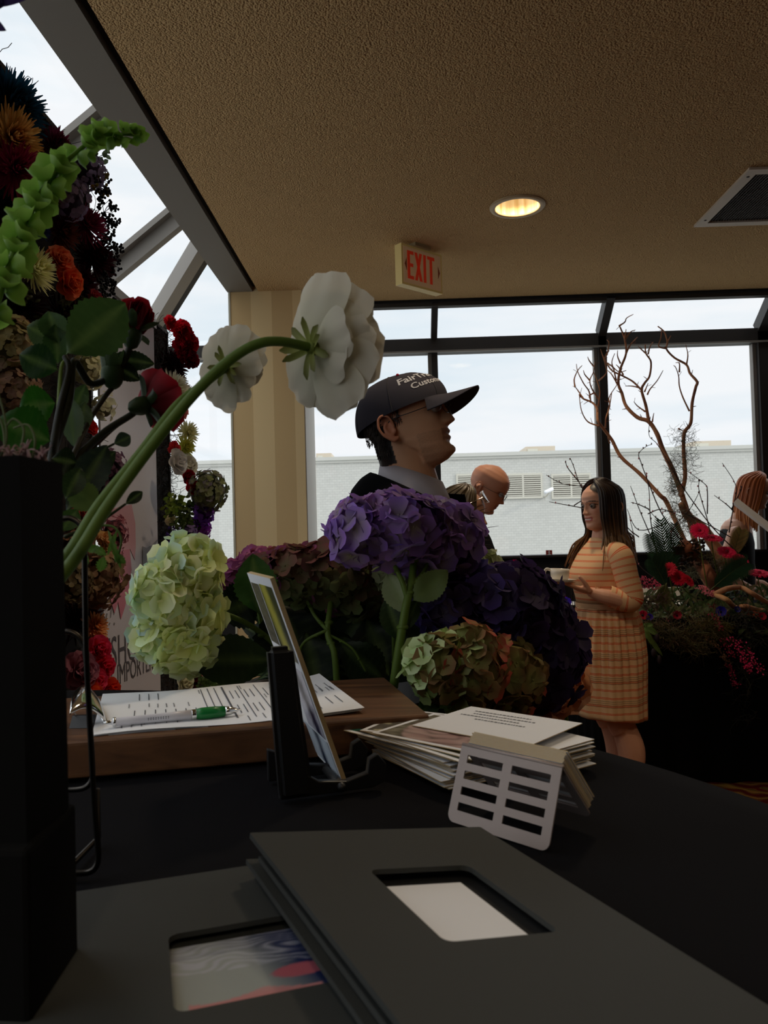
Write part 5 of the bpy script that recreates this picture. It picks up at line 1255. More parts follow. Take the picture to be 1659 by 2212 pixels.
def hydrangea(mb, c, R, n, size, colf, skip=None, core=(.02, .03, .01), seed=0, lump=.22):
    """mop-head of four-petalled florets over an uneven dome; colf(dir) -> (centre, edge)"""
    random.seed(seed + 100); c = V(c); R = V(R) if not isinstance(R, (int, float)) else V((R, R, R))
    ellip(mb, c, R * .80, core, 16, 10)  # added dark core: darkens the gaps between florets and stops see-through
    for d in fib(n):
        d = (d + V((rnd(-.12, .12), rnd(-.12, .12), rnd(-.12, .12)))).normalized()
        if skip and d.dot(skip) > .80: continue
        k = 1 + lump * noise.noise(d * 2.6 + V((seed, 0, 0))) + rnd(-.10, .07); p = c + V((d.x * R.x, d.y * R.y, d.z * R.z)) * k
        nr = (V((d.x / R.x, d.y / R.y, d.z / R.z)).normalized() + V((rnd(-.35, .35), rnd(-.35, .35), rnd(-.35, .35)))).normalized()
        s, u, nn_ = frm(nr, rnd(0, 6)); ci, ce = colf(d); sz = size * rnd(.8, 1.2)
        for q in range(4):
            a = q * pi / 2 + rnd(-.12, .12); dr = s * cos(a) + u * sin(a)
            petal(mb, p + nn_ * rnd(0, .002), dr + nn_ * .25, nn_, sz * .62, sz * .66, curl=rnd(-.5, .2), cup=rnd(.1, .35), c0=jit(ci, .08), c1=jit(ce, .12), nu=2, nv=3, tip=.55, base=.35)
        ellip(mb, p + nn_ * sz * .04, sz * .06, ci, 6, 4)
def mum(mb, c, n, R, layers, count, wid, col, col2=None, flat=.2, tipc=None):
    s, u, d = frm(n, rnd(0, 6)); c = V(c)
    for l in range(layers):
        t = l / max(1, layers - 1); el = flat + t * 1.25; ln = R * (1 - .45 * t)
        for q in range(int(count * (1 - .35 * t))):
            a = 2 * pi * (q + .5 * (l % 2)) / int(count * (1 - .35 * t)) + rnd(-.08, .08); r_ = s * cos(a) + u * sin(a); e = el + rnd(-.12, .12)
            petal(mb, c + d * R * .10 * t, r_ * cos(e) + d * sin(e), d * cos(e) - r_ * sin(e), ln * rnd(.85, 1.1), wid * rnd(.8, 1.15), curl=.55, cup=.5, c0=jit(col2 or col, .12), c1=jit(col, .12), nu=2, nv=4, tip=.25, base=.5)
def rose(mb, c, n, R, col, open_=.6, col2=None, layers=6):
    s, u, d = frm(n, rnd(0, 6)); c = V(c)
    for l in range(layers):
        t = l / (layers - 1); k = (3, 3, 4, 5, 5, 6, 6)[l]; r0 = R * (.12 + .42 * t); el = radians(88 - 62 * open_ * t ** 1.3)
        for q in range(k):
            a = 2 * pi * q / k + l * 1.1 + rnd(-.1, .1); r_ = s * cos(a) + u * sin(a); H_ = R * (1.45 - .25 * t)
            b = c + r_ * r0 * .35 - d * R * .55
            petal(mb, b, r_ * cos(el) + d * sin(el), -r_ * sin(el) + d * cos(el) * 1, H_, R * (.75 + .62 * t), curl=.75 - 1.35 * t * open_, cup=.55, c0=jit(col2 or col, .06), c1=jit(col, .08), nu=5, nv=6, tip=.6, base=.55)
def carnation(mb, c, n, R, col, k=60):
    s, u, d = frm(n, rnd(0, 6)); c = V(c)
    for q in range(k):
        t = q / k; a = q * 2.4; r_ = s * cos(a) + u * sin(a); el = radians(15 + 70 * (1 - t)) 
        petal(mb, c - d * R * .3, r_ * cos(el) + d * sin(el), d * cos(el) - r_ * sin(el), R * rnd(.85, 1.15), R * .7, curl=-.2, cup=.15, c0=jit(col, .15), c1=jit(col, .2), nu=5, nv=3, tip=1.0, base=.15, ruffle=.35)
def gerbera(mb, c, n, R, col):
    s, u, d = frm(n, rnd(0, 6)); c = V(c)
    for l, (k, f, e) in enumerate(((26, 1, .10), (22, .85, .25), (16, .45, .5))):
        for q in range(k):
            a = 2 * pi * (q + l * .4) / k + rnd(-.05, .05); r_ = s * cos(a) + u * sin(a)
            petal(mb, c + r_ * R * .12, r_ * cos(e) + d * sin(e), d * cos(e) - r_ * sin(e), R * .88 * f * rnd(.93, 1.05), R * .22, curl=-.25, cup=.3, c0=jit(col, .1), c1=jit(col, .1), nu=2, nv=3, tip=.5, base=.4)
    ellip(mb, c + d * R * .05, R * .18, mixc(col, (.02, .0, .01), .6), 10, 6)
def leaf(mb, p0, p1, W_, n=None, col=(.05, .12, .03), col2=None, bend=.25, fold=.25, serr=.05, nu=6, nv=12, width_at=.42, veins=True):
    """leaf blade with midrib fold and serrated edge from p0 to p1"""
    p0, p1 = V(p0), V(p1); a = p1 - p0; L = a.length; a.normalize(); n = V(n) if n is not None else (CAM - p0); n = (n - a * n.dot(a)).normalized(); s = a.cross(n); vs = []; cs = []; col2 = col2 or mixc(col, (.20, .30, .08), .5)
    for j in range(nv * 2 + 1):
        v = j / (nv * 2); w = W_ * .5 * (sin(pi * v ** (.5 / width_at * .86)) ** .8 if v < 1 else 0); se = 1 + serr * (1 if j % 2 else -1)
        p = p0 + a * L * v + n * bend * L * (v * (1 - v) * 1.6)
        for i in range(nu + 1):
            u = i / nu * 2 - 1; vs.append(p + s * u * w * (se if abs(u) > .9 else 1) + n * fold * w * abs(u) + n * .03 * W_ * sin(v * 9 + u * 2) - a * (abs(u) * -.05 * L * (1 - v)))
            rib = .75 * max(0, 1 - abs(u) * 9) + (.22 * max(0, 1 - abs(((v * 7 - abs(u) * 1.6) % 1) - .5) * 9) if veins else 0)
            cs.append(mixc(col, col2, min(1, rib)))
    mb.add(vs, [(j * (nu + 1) + i, j * (nu + 1) + i + 1, (j + 1) * (nu + 1) + i + 1, (j + 1) * (nu + 1) + i) for j in range(nv * 2) for i in range(nu)], cs)
def tangle(mb, c, R, n, r=.0006, col=(.05, .045, .035), L=.05, seg=5):
    c = V(c); R = V(R) if not isinstance(R, (int, float)) else V((R, R, R))
    for _q in range(n):
        p = c + V((rnd(-1, 1) * R.x, rnd(-1, 1) * R.y, rnd(-1, 1) * R.z)); d = V((rnd(-1, 1), rnd(-1, 1), rnd(-1, 1))).normalized(); P_ = [p]
        for k in range(seg): d = (d + V((rnd(-1, 1), rnd(-1, 1), rnd(-1, 1))) * .7).normalized(); p = p + d * L / seg; P_.append(p)
        tube(mb, P_, r, 3, jit(col, .5), cap=False)
def stem(mb, pts, r0, r1, col, sub=6, n=10):
    q = spline([tuple(p) for p in pts], sub); k = len(q); tube(mb, [V(a) for a in q], [r0 + (r1 - r0) * i / (k - 1) for i in range(k)], n, col)
GRN = S(58, 92, 34); DGR = S(28, 52, 24); STM = S(104, 130, 52)
# ================================================================ hydrangeas behind the board
def flower(name, label, cat, loc, group=None): return thing(name, label, cat, loc, group)
def pxr(r, d): return r * d / F
random.seed(1)
# purple mop-head, high in the middle
d0 = 1.14
def hyd(label, parts, stems, leaves, seed, size, colf, nm='hydrangea', group='cut hydrangeas behind the board'):
    """parts: (px, py, rx, ry, depth, n)"""
    c0 = at(parts[0][0], parts[0][1], parts[0][4]); t = thing(nm, label, 'hydrangea', c0, group)
    mb = MB()
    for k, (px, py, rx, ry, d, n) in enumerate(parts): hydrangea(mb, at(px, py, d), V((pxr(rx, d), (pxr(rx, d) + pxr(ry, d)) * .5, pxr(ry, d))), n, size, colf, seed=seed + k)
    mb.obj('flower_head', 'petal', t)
    for P_ , r in stems:
        mb = MB(); stem(mb, [at(*p) for p in P_], r, r * .8, STM)
        for k in (0.35, .6, .82):
            i = int(k * (len(P_) - 1)); a = at(*P_[i]); b = at(*P_[min(i + 1, len(P_) - 1)]); ellip(mb, a * .5 + b * .5, (r * 1.35, r * 1.35, r * .8), STM, 10, 6)
        mb.obj('stem', 'leaf', t)
    for (p0, p1, w, col, kw) in leaves:
        mb = MB(); leaf(mb, at(*p0), at(*p1), pxr(w, p0[2]), col=col, **kw); mb.obj('leaf', 'leaf', t)
    return t
PUR = (S(178, 170, 150), S(112, 84, 172)); PUR2 = (S(150, 130, 160), S(128, 96, 190))
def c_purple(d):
    r = random.random(); k = max(0, min(1, .5 - d.x * .9))  # paints the window side of the head lighter, as if lit
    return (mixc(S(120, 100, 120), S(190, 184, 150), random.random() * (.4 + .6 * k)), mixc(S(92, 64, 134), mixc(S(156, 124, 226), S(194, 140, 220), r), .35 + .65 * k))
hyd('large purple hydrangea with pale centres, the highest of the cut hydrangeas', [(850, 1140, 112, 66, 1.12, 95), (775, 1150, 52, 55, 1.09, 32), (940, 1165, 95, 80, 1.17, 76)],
    [([(850, 1485, 1.06), (862, 1400, 1.06), (877, 1310, 1.07), (890, 1250, 1.09), (897, 1170, 1.12)], .0062), ([(880, 1292, 1.075), (868, 1255, 1.08), (850, 1215, 1.10), (845, 1180, 1.12)], .0038), ([(886, 1268, 1.08), (915, 1236, 1.10), (930, 1200, 1.12)], .003)],
    [((890, 1300, 1.075), (968, 1232, 1.09), 62, S(112, 132, 78), dict(bend=.1, fold=.2, width_at=.5)), ((880, 1330, 1.08), (836, 1240, 1.10), 60, S(160, 176, 130), dict(bend=.1)), ((868, 1390, 1.09), (835, 1290, 1.10), 60, S(40, 60, 28), dict(bend=.15)), ((870, 1370, 1.09), (905, 1290, 1.11), 34, S(50, 74, 34), dict(bend=.1))], 11, .041, c_purple)
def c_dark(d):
    k = max(0, min(1, -d.x * .8 + .1)); return (mixc(S(60, 50, 70), S(120, 110, 130), k * random.random()), mixc(S(58, 42, 84), S(116, 94, 196), k))  # lit window side put into the floret colours, far side darker
hyd('deep violet hydrangea leaning over the green and coral hydrangea', [(1085, 1310, 110, 85, 1.20, 110), (965, 1320, 52, 50, 1.14, 36), (1150, 1400, 92, 120, 1.24, 120), (1060, 1420, 90, 80, 1.26, 60)],
    [([(1010, 1560, 1.25), (1030, 1480, 1.24), (1050, 1400, 1.22)], .005)], [], 31, .042, c_dark)
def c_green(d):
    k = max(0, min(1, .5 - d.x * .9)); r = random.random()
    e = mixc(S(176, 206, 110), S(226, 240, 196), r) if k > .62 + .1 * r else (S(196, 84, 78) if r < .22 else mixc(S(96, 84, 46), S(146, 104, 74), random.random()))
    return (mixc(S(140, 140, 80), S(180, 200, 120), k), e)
hyd('green hydrangea tinged coral red, beside the end of the walnut board', [(940, 1440, 48, 52, 1.00, 40), (1010, 1440, 66, 72, 1.03, 62), (1080, 1465, 80, 75, 1.10, 62), (1000, 1510, 60, 45, 1.06, 40)],
    [([(985, 1580, 1.07), (990, 1530, 1.06), (1000, 1480, 1.05)], .005)], [((960, 1530, 1.02), (915, 1590, 1.0), 60, S(40, 78, 30), dict(bend=.15)), ((950, 1500, 1.01), (905, 1545, 1.0), 44, S(50, 84, 34), dict(bend=.15))], 51, .038, c_green)
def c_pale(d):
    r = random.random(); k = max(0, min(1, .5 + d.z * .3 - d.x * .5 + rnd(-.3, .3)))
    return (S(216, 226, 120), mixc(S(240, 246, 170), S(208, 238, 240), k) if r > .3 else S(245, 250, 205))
hyd('pale blue and lime hydrangea in front of the lettered banner', [(405, 1235, 58, 62, 1.05, 60), (352, 1290, 52, 66, 1.02, 56), (410, 1320, 60, 64, 1.06, 54), (352, 1370, 46, 52, 1.03, 40), (400, 1400, 44, 42, 1.05, 30)],
    [([(640, 1480, 1.16), (600, 1400, 1.15), (530, 1345, 1.13), (450, 1315, 1.09)], .0045)],
    [((600, 1425, 1.12), (405, 1425, 1.04), 105, S(46, 66, 34), dict(bend=-.08, fold=.15, serr=.03)), ((560, 1330, 1.14), (545, 1196, 1.12), 92, S(52, 90, 36), dict(bend=.1, fold=.3))], 71, .036, c_pale)
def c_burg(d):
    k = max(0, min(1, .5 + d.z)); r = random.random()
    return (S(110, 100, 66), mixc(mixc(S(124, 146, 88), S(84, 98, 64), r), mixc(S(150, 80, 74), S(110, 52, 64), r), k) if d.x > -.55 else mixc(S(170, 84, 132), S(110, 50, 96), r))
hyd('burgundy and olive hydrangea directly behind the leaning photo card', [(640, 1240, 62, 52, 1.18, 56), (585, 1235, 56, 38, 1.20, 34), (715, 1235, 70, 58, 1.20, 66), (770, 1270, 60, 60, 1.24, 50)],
    [([(728, 1475, 1.14), (722, 1410, 1.14), (708, 1370, 1.15), (712, 1320, 1.17), (720, 1270, 1.20)], .005), ([(708, 1362, 1.15), (680, 1330, 1.17), (660, 1290, 1.18)], .003), ([(712, 1372, 1.15), (760, 1400, 1.15), (790, 1450, 1.15)], .002), ([(705, 1362, 1.15), (660, 1385, 1.15), (640, 1420, 1.16)], .0025)],
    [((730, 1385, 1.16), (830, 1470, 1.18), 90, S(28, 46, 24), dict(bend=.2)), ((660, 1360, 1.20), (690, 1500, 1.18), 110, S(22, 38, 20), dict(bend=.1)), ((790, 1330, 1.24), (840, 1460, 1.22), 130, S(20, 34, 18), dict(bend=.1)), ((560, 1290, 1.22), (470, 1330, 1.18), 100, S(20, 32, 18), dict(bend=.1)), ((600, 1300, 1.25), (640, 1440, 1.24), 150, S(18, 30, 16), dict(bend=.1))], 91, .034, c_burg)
def c_blushhyd(d): return (S(190, 196, 150), mixc(S(190, 200, 160), S(170, 180, 130), random.random()))
hyd('small pale green hydrangea peeping out between the purple heads', [(845, 1245, 30, 30, 1.20, 22)], [([(850, 1480, 1.22), (850, 1380, 1.21), (846, 1270, 1.20)], .003)], [], 111, .028, c_blushhyd)
hyd('tiny pale green hydrangea cluster above the violet hydrangea', [(1050, 1215, 22, 14, 1.30, 12)], [([(1000, 1480, 1.36), (1030, 1300, 1.33), (1050, 1220, 1.30)], .003)], [], 115, .028, c_blushhyd)
def c_orch(d): return (S(190, 120, 150), mixc(S(190, 96, 140), S(140, 66, 130), random.random()))
hyd('orchid pink hydrangea edge showing behind the pale blue hydrangea', [(505, 1245, 34, 24, 1.24, 24), (560, 1215, 40, 22, 1.25, 24)], [([(600, 1480, 1.25), (570, 1380, 1.25), (545, 1250, 1.25)], .003)], [], 131, .03, c_orch)
# bucket and dark foliage that hold them, behind the table edge
t = thing('flower_bucket', 'black bucket of dark leaves standing behind the walnut board', 'bucket', at(780, 1500, 1.36))
bz = at(780, 1470, 1.36); bc = V((bz.x - .02, 1.42, 0)); t.location = bc
mb = MB(); lathe(mb, [(.0, .002), (.15, .002), (.165, .45), (.20, 1.02), (.206, 1.03), (.194, 1.02), (.16, .5), (.0, .48)], bc, 40); mb.obj('bucket_body', 'black_plastic', t)
random.seed(77)
mb = MB()
for k in range(46):
    a = at(rnd(520, 1120), rnd(1420, 1480), rnd(1.26, 1.40)); b = at(rnd(500, 1130), rnd(1240, 1400), rnd(1.26, 1.38))
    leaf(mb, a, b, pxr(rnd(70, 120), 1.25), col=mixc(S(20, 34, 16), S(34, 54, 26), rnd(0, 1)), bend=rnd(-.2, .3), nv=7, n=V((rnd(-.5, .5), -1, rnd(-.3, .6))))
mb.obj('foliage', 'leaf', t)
for (px, py, r, d, col, lab) in ((690, 1430, 34, 1.30, S(196, 140, 118), 'peach rose low behind the leaning photo card'), (1215, 1480, 50, 1.34, S(214, 150, 110), 'large peach rose low behind the violet hydrangea'), (1190, 1515, 36, 1.30, S(200, 140, 104), 'peach rose lowest behind the violet hydrangea'), (835, 1290, 26, 1.34, S(190, 150, 140), 'blush rose glimpsed between the purple and burgundy hydrangeas')):
    c = at(px, py, d); mb = MB(); random.seed(px); rose(mb, c, V((.1, -1, .15)), pxr(r, d), col, .9); stem(mb, [c + V((0, .02, -.01)), c + V((0, .05, -.10)), V((c.x * .5 + bc.x * .5, 1.42, .95))], .003, .003, STM); o = mb.obj('rose', 'petal', loc=tuple(c)); tag(o, lab, 'rose', 'peach roses low in the bucket')
# air plant spikes behind the purple head
t = thing('air_plant', 'spiky brown air plant poking out beside the purple hydrangea', 'plant', at(1015, 1130, 1.28)); mb = MB(); random.seed(8)
for (x, y) in ((1025, 1118), (1022, 1175), (1035, 1150)):
    c = at(x - 18, y + 8, 1.27)
    for k in range(12):
        e_ = at(x + rnd(-10, 44), y + rnd(-26, 34), 1.27 + rnd(-.02, .02)); stem(mb, [c, c * .5 + e_ * .5 + V((0, 0, .004)), e_], .0009, .0002, S(70, 52, 42), 3, 4)
    ellip(mb, c, (.014, .014, .016), S(70, 44, 40))
mb.obj('spikes', 'leaf', t)
c = at(1112, 1222, 1.33); mb = MB(); carnation(mb, c, V((0, -1, .4)), pxr(13, 1.33), S(196, 30, 90), 34); tag(mb.obj('carnation', 'petal', loc=tuple(c)), 'small bright pink carnation above the violet hydrangea', 'carnation')
# ================================================================ the vase arrangement close by
random.seed(2)
IV = S(226, 220, 204); IV2 = S(214, 212, 180)
def ranunculus(label, c, n, R, stempts, petals, seed, tall=1.0):
    """bloom seen from behind: broad cupped guard petals, sepals, a bent stem"""
    random.seed(seed); t = thing('ranunculus', label, 'flower', c, 'white ranunculus blooms on long bent stems')
    s, u, d = frm(n); c = V(c); mb = MB()
    up = V((0, 0, 1)); up = (up - d * up.dot(d)).normalized(); s = up.cross(d)
    for (ang, ln, w, el, cu) in petals:
        a = radians(ang); r_ = s * sin(a) + up * cos(a); e = radians(el)
        petal(mb, c + d * .003, r_ * cos(e) + d * sin(e), d * cos(e) - r_ * sin(e), R * ln, R * w, curl=cu, cup=.16, c0=mixc(IV2, IV, .3), c1=IV, nu=10, nv=12, tip=.72, base=.30, ruffle=.05)
    for l in range(4):
        for q in range(7):
            a = 2 * pi * q / 7 + l * .5; r_ = s * sin(a) + up * cos(a); e = radians(40 + 12 * l)
            petal(mb, c + d * (.008 + .004 * l), r_ * cos(e) + d * sin(e), d * cos(e) - r_ * sin(e), R * (.95 - .1 * l), R * .8, curl=.7, cup=.35, c0=IV2, c1=jit(IV, .04), nu=5, nv=6, tip=.8, base=.3)
    mb.obj('petals', 'petal', t)
    for q in range(9):
        a = 2 * pi * q / 9 + rnd(-.2, .2); r_ = s * sin(a) + up * cos(a); e = radians(rnd(-35, -5)); mb = MB()
        petal(mb, c - d * .002 + r_ * .003, r_ * cos(e) + d * sin(e), -d * cos(e) + r_ * sin(e) * -1, R * rnd(.34, .48), R * .13, curl=rnd(-.6, .5), cup=.5, c0=S(160, 170, 90), c1=S(104, 104, 50), nu=3, nv=5, tip=.2, base=.7); mb.obj('sepal', 'leaf', t)
    mb = MB(); ellip(mb, c, (.006, .006, .006), S(136, 150, 70)); stem(mb, stempts, .0043, .0036, S(112, 140, 64), 8, 14); mb.obj('stem', 'leaf', t)
dA = .62
cA = at(676, 752, dA); nA = V((.80, .50, .05))
stA = [at(118, 1262, .50), at(170, 1195, .515), at(235, 1090, .54), at(330, 960, .56), at(420, 850, .575), at(500, 775, .585), at(560, 742, .592), at(610, 738, .602), at(655, 747, .614), cA]
nA = V((.62, .78, .06)); gp = []
random.seed(12)
for k in range(11): gp.append((k * 32.7 + rnd(-8, 8), 1.02 + (.16 if k in (0, 1, 10) else 0) + rnd(-.08, .08), .98, rnd(-2, 10), rnd(.35, .6)))
for k in range(9): gp.append((k * 40 + 16 + rnd(-8, 8), 1.06 + rnd(-.06, .08), .92, rnd(16, 28), .5))
gp += [(-8, 1.2, 1.1, -2, .3), (205, 1.12, 1.0, -2, .3), (250, .72, .9, -14, .3), (285, .78, .85, -18, .4)]
ranunculus('large white ranunculus facing away, its stem bent over at the top', cA, nA, pxr(140, dA), stA, gp, 5)
cB = at(490, 792, .66); nB = V((.34, .93, .10))
stB = [at(112, 1245, .515), at(160, 1180, .53), at(215, 1090, .55), at(300, 985, .575), at(380, 880, .60), at(430, 838, .62), at(462, 812, .64), cB]
ranunculus('white ranunculus seen from behind, lower and smaller beside the bent stem', cB, nB, pxr(86, .66), stB,
    [(0, 1.15, 1.1, 4, .40), (-38, 1.1, 1.0, 8, .45), (-75, .85, .9, 0, .4), (38, 1.15, 1.1, 4, .4), (72, 1.1, 1.0, 8, .4), (110, 1.18, 1.05, 4, .4), (145, 1.22, 1.1, 4, .4), (180, .95, .9, 6, .4), (-110, .72, .8, 4, .4), (-150, .75, .8, 8, .4), (20, 1.15, .8, 24, .4), (125, 1.2, .8, 24, .4), (-60, 1.0, .8, 24, .4)], 6)
# red roses
RD = S(158, 24, 40); RD2 = S(110, 12, 26)
def redrose(label, c, n, R, stempts, open_, seed, sep=True):
    random.seed(seed); t = thing('red_rose', label, 'rose', c, 'dark red roses in the black vase'); mb = MB(); rose(mb, c, n, R, RD, open_, RD2, 7); mb.obj('petals', 'petal', t); d = V(n).normalized(); s, u, _d = frm(n)
    for q in range(5):
        a = 2 * pi * q / 5 + .4; r_ = s * cos(a) + u * sin(a); mb = MB(); petal(mb, V(c) - d * R * .62, r_ * .9 + d * .5, d, R * rnd(.9, 1.2), R * .34, curl=rnd(-1.2, .7), cup=.4, c0=S(58, 78, 44), c1=S(46, 62, 36), nu=4, nv=7, tip=.12, base=.8); mb.obj('sepal', 'leaf', t)
    mb = MB(); lathe(mb, [(.001, -.012), (.006, -.008), (.0085, 0), (.008, .006), (.001, .009)], V(c) - d * R * .72, 14, S(54, 74, 40), mtx=Matrix(((s.x, u.x, d.x), (s.y, u.y, d.y), (s.z, u.z, d.z)))); stem(mb, [V(c) - d * R * .75] + stempts, .0028, .0034, S(50, 52, 34)); mb.obj('stem', 'leaf', t); return t
dR = .70
redrose('dark red rosebud standing upright behind the largest rose leaf', at(292, 692, dR), V((.10, .25, 1)), pxr(58, dR), [at(262, 790, dR - .01), at(200, 830, .68), at(160, 780, .66), at(150, 860, .64), at(122, 950, .62), at(100, 1040, .6)], .25, 4)
redrose('dark red rose drooping in front of the banner, seen from behind', at(338, 868, .70), V((.55, .72, .30)), pxr(62, .70), [at(285, 895, .685), at(230, 930, .67), at(180, 975, .65), at(120, 1040, .62)], .75, 5)
# second bud with thin stems
t = thing('rosebud', 'small closed green rosebud between the two dark red roses', 'rosebud', at(243, 815, .69), 'dark red roses in the black vase'); mb = MB(); c = at(243, 808, .69)
ellip(mb, c, (.010, .010, .014), S(70, 94, 52)); 
for q in range(5): a = q * 1.257; petal(mb, c + V((cos(a) * .006, sin(a) * .006, -.008)), V((cos(a) * .35, sin(a) * .35, 1)), V((-cos(a), -sin(a), .3)), .030, .011, curl=.3, cup=.4, c0=S(66, 90, 48), c1=S(60, 78, 44), nu=3, nv=5, tip=.1, base=.9)
mb.obj('bud', 'leaf', t); mb = MB(); stem(mb, [c + V((0, 0, -.012)), at(228, 855, .685), at(195, 905, .67), at(160, 980, .64), at(120, 1050, .61)], .0022, .0026, S(66, 60, 42)); mb.obj('stem', 'leaf', t)
t = thing('bare_rose_cane', 'thin bare reddish rose stem crossing low in front of the banner', 'rose', at(220, 930, .68), 'dark red roses in the black vase'); mb = MB(); stem(mb, [at(282, 898, .69), at(245, 925, .68), at(205, 962, .67), at(165, 1000, .65), at(120, 1060, .62)], .0018, .0024, S(84, 50, 44)); mb.obj('stem', 'leaf', t)
# rose foliage: every leaf a blade on the main shoot
t = thing('rose_foliage', 'leafy dark green rose shoot rising from the black vase', 'foliage', at(135, 1000, .62))
mb = MB(); stem(mb, [at(104, 1050, .60), at(118, 950, .615), at(130, 880, .63), at(148, 800, .645), at(140, 770, .65)], .0034, .0024, S(40, 40, 28)); stem(mb, [at(140, 780, .65), at(132, 800, .645), at(125, 900, .63), at(112, 1010, .61)], .0016, .002, S(120, 140, 60)); stem(mb, [at(140, 1030, .62), at(190, 990, .64), at(246, 959, .66)], .0016, .001, S(60, 70, 40)); stem(mb, [at(140, 1160, .58), at(210, 1130, .60), at(271, 1089, .62)], .0016, .001, S(60, 70, 40)); mb.obj('shoot', 'leaf', t)
LG = S(58, 92, 36); LM = S(44, 70, 34)
for (p0, p1, w, col, kw) in [((140, 768, .64), (272, 655, .66), 128, S(62, 90, 42), dict(bend=.08, fold=.12)), ((128, 800, .65), (42, 765, .64), 78, S(34, 62, 28), dict(bend=.1)), ((128, 745, .66), (105, 672, .66), 62, S(56, 84, 40), dict(bend=.1)), ((128, 735, .67), (58, 705, .66), 62, S(62, 84, 46), dict(bend=.12)),
        ((125, 790, .66), (120, 700, .66), 56, S(50, 80, 36), dict(bend=.1)), ((122, 870, .62), (42, 880, .61), 86, S(40, 92, 22), dict(bend=.12)), ((112, 955, .60), (-5, 905, .58), 110, S(36, 84, 20), dict(bend=.1)), ((232, 770, .69), (334, 786, .70), 44, S(32, 48, 26), dict(bend=-.15)), ((236, 780, .69), (302, 822, .70), 40, S(26, 38, 22), dict(bend=.1)),
        ((150, 850, .66), (160, 965, .65), 50, S(96, 116, 84), dict(bend=.1)), ((185, 865, .67), (168, 940, .66), 44, S(84, 106, 70), dict(bend=.1)), ((140, 1110, .60), (232, 962, .64), 78, S(34, 50, 40), dict(bend=.1, fold=.35)), ((170, 1040, .64), (250, 975, .66), 46, S(40, 58, 34), dict(bend=.1)), ((245, 960, .66), (282, 942, .67), 34, S(52, 70, 54), dict(bend=.2)), ((140, 1040, .585), (212, 1098, .60), 66, S(96, 118, 60), dict(bend=.15)), ((140, 1080, .58), (175, 1010, .59), 50, S(40, 60, 30), dict(bend=.1)),
        ((110, 990, .60), (165, 1000, .61), 60, S(22, 36, 18), dict(bend=.1)), ((270, 1090, .62), (308, 1062, .63), 26, S(30, 44, 26), dict(bend=.1)), ((130, 1150, .58), (168, 1100, .59), 44, S(56, 84, 36), dict(bend=.1)), ((150, 905, .67), (185, 830, .68), 40, S(60, 84, 44), dict(bend=.1))]:
    mb = MB(); leaf(mb, at(*p0), at(*p1), pxr(w, p0[2]), col=col, **kw); mb.obj('leaf', 'leaf', t)
# bells of Ireland
t = thing('bells_of_ireland', 'arching bells of Ireland stem with stacked green bells', 'flower', at(20, 640, .60)); path = [(-30, 720, .56), (10, 600, .58), (40, 520, .60), (75, 440, .62), (120, 375, .64), (170, 325, .66), (215, 295, .67), (255, 290, .675), (300, 292, .68)]
mb = MB(); sp = [V(p) for p in spline([tuple(at(*p)) for p in path], 10)]; tube(mb, sp, [.0032 - .002 * i / len(sp) for i in range(len(sp))], 10, S(128, 164, 72)); mb.obj('stem', 'leaf', t)
random.seed(4); BG = S(150, 190, 84); n_ = len(sp)
for i in range(4, n_ - 1, 4):
    f = i / n_; ax = (sp[min(i + 1, n_ - 1)] - sp[i - 1]).normalized(); s, u, d = frm(ax, i * .9)
    for q in range(3 if f < .5 else 2):
        a = 2 * pi * q / 3 + rnd(-.3, .3) + i; r_ = s * cos(a) + u * sin(a); m_ = (r_ * .85 + d * .55).normalized(); S_ = (.0078 if f < .5 else .0066 if f < .8 else .0042) * rnd(.85, 1.15); o_ = sp[i] + r_ * .003; s2, u2, d2 = frm(m_, rnd(0, 6)); mb = MB(); rings = []
        for k in range(6):
            v = k / 5; rr = S_ * (.22 + 1.1 * v ** .55); rings.append([o_ + d2 * S_ * 1.25 * v + (s2 * cos(2 * pi * j / 20) + u2 * sin(2 * pi * j / 20)) * rr * (1 + .07 * v * v * cos(5 * 2 * pi * j / 20)) + d2 * S_ * .16 * v * v * cos(5 * 2 * pi * j / 20) for j in range(20)])
        loft(mb, rings, [mixc(S(112, 156, 54), BG, k / 5) for k in range(6) for j in range(20)], cap=False); ellip(mb, o_ + d2 * S_ * .5, S_ * .25, S(150, 180, 100), 8, 5); mb.obj('bell', 'leaf', t)
mb = MB()
for a, b, w in (((285, 300, .68), (324, 290, .68), 26), ((282, 296, .68), (298, 272, .68), 24), ((290, 296, .68), (298, 316, .68), 28), ((284, 292, .68), (314, 276, .68), 24)): leaf(mb, at(*a), at(*b), pxr(w, .68), col=S(130, 176, 60), bend=.2, serr=.10, nv=8)
mb.obj('tip_leaves', 'leaf', t)
# wispy seed heads over the rim of the vase
t = thing('wispy_seed_head', 'pale pink wispy seed heads just over the rim of the black vase', 'flower', at(45, 985, .44)); mb = MB(); random.seed(14)
for (x, y) in ((20, 985), (55, 978), (90, 990), (-10, 990)):
    c = at(x, y, .45)
    for k in range(26):
        e_ = at(x + rnd(-22, 22), y + rnd(-30, 26), .45 + rnd(-.01, .01)); stem(mb, [c, c * .5 + e_ * .5 + V((0, 0, rnd(0, .004))), e_], .0008, .0003, jit(S(180, 150, 150), .15), 2, 4)
for P_ in (((10, 990), (8, 930), (-10, 880)), ((40, 985), (52, 930), (30, 905), (14, 920)), ((70, 990), (76, 950), (60, 918), (30, 925)), ((0, 990), (14, 950), (10, 900), (-6, 840))): stem(mb, [at(x, y, .45) for x, y in P_], .0008, .0006, S(120, 130, 96), 5, 5)
mb.obj('wisps', 'petal', t)
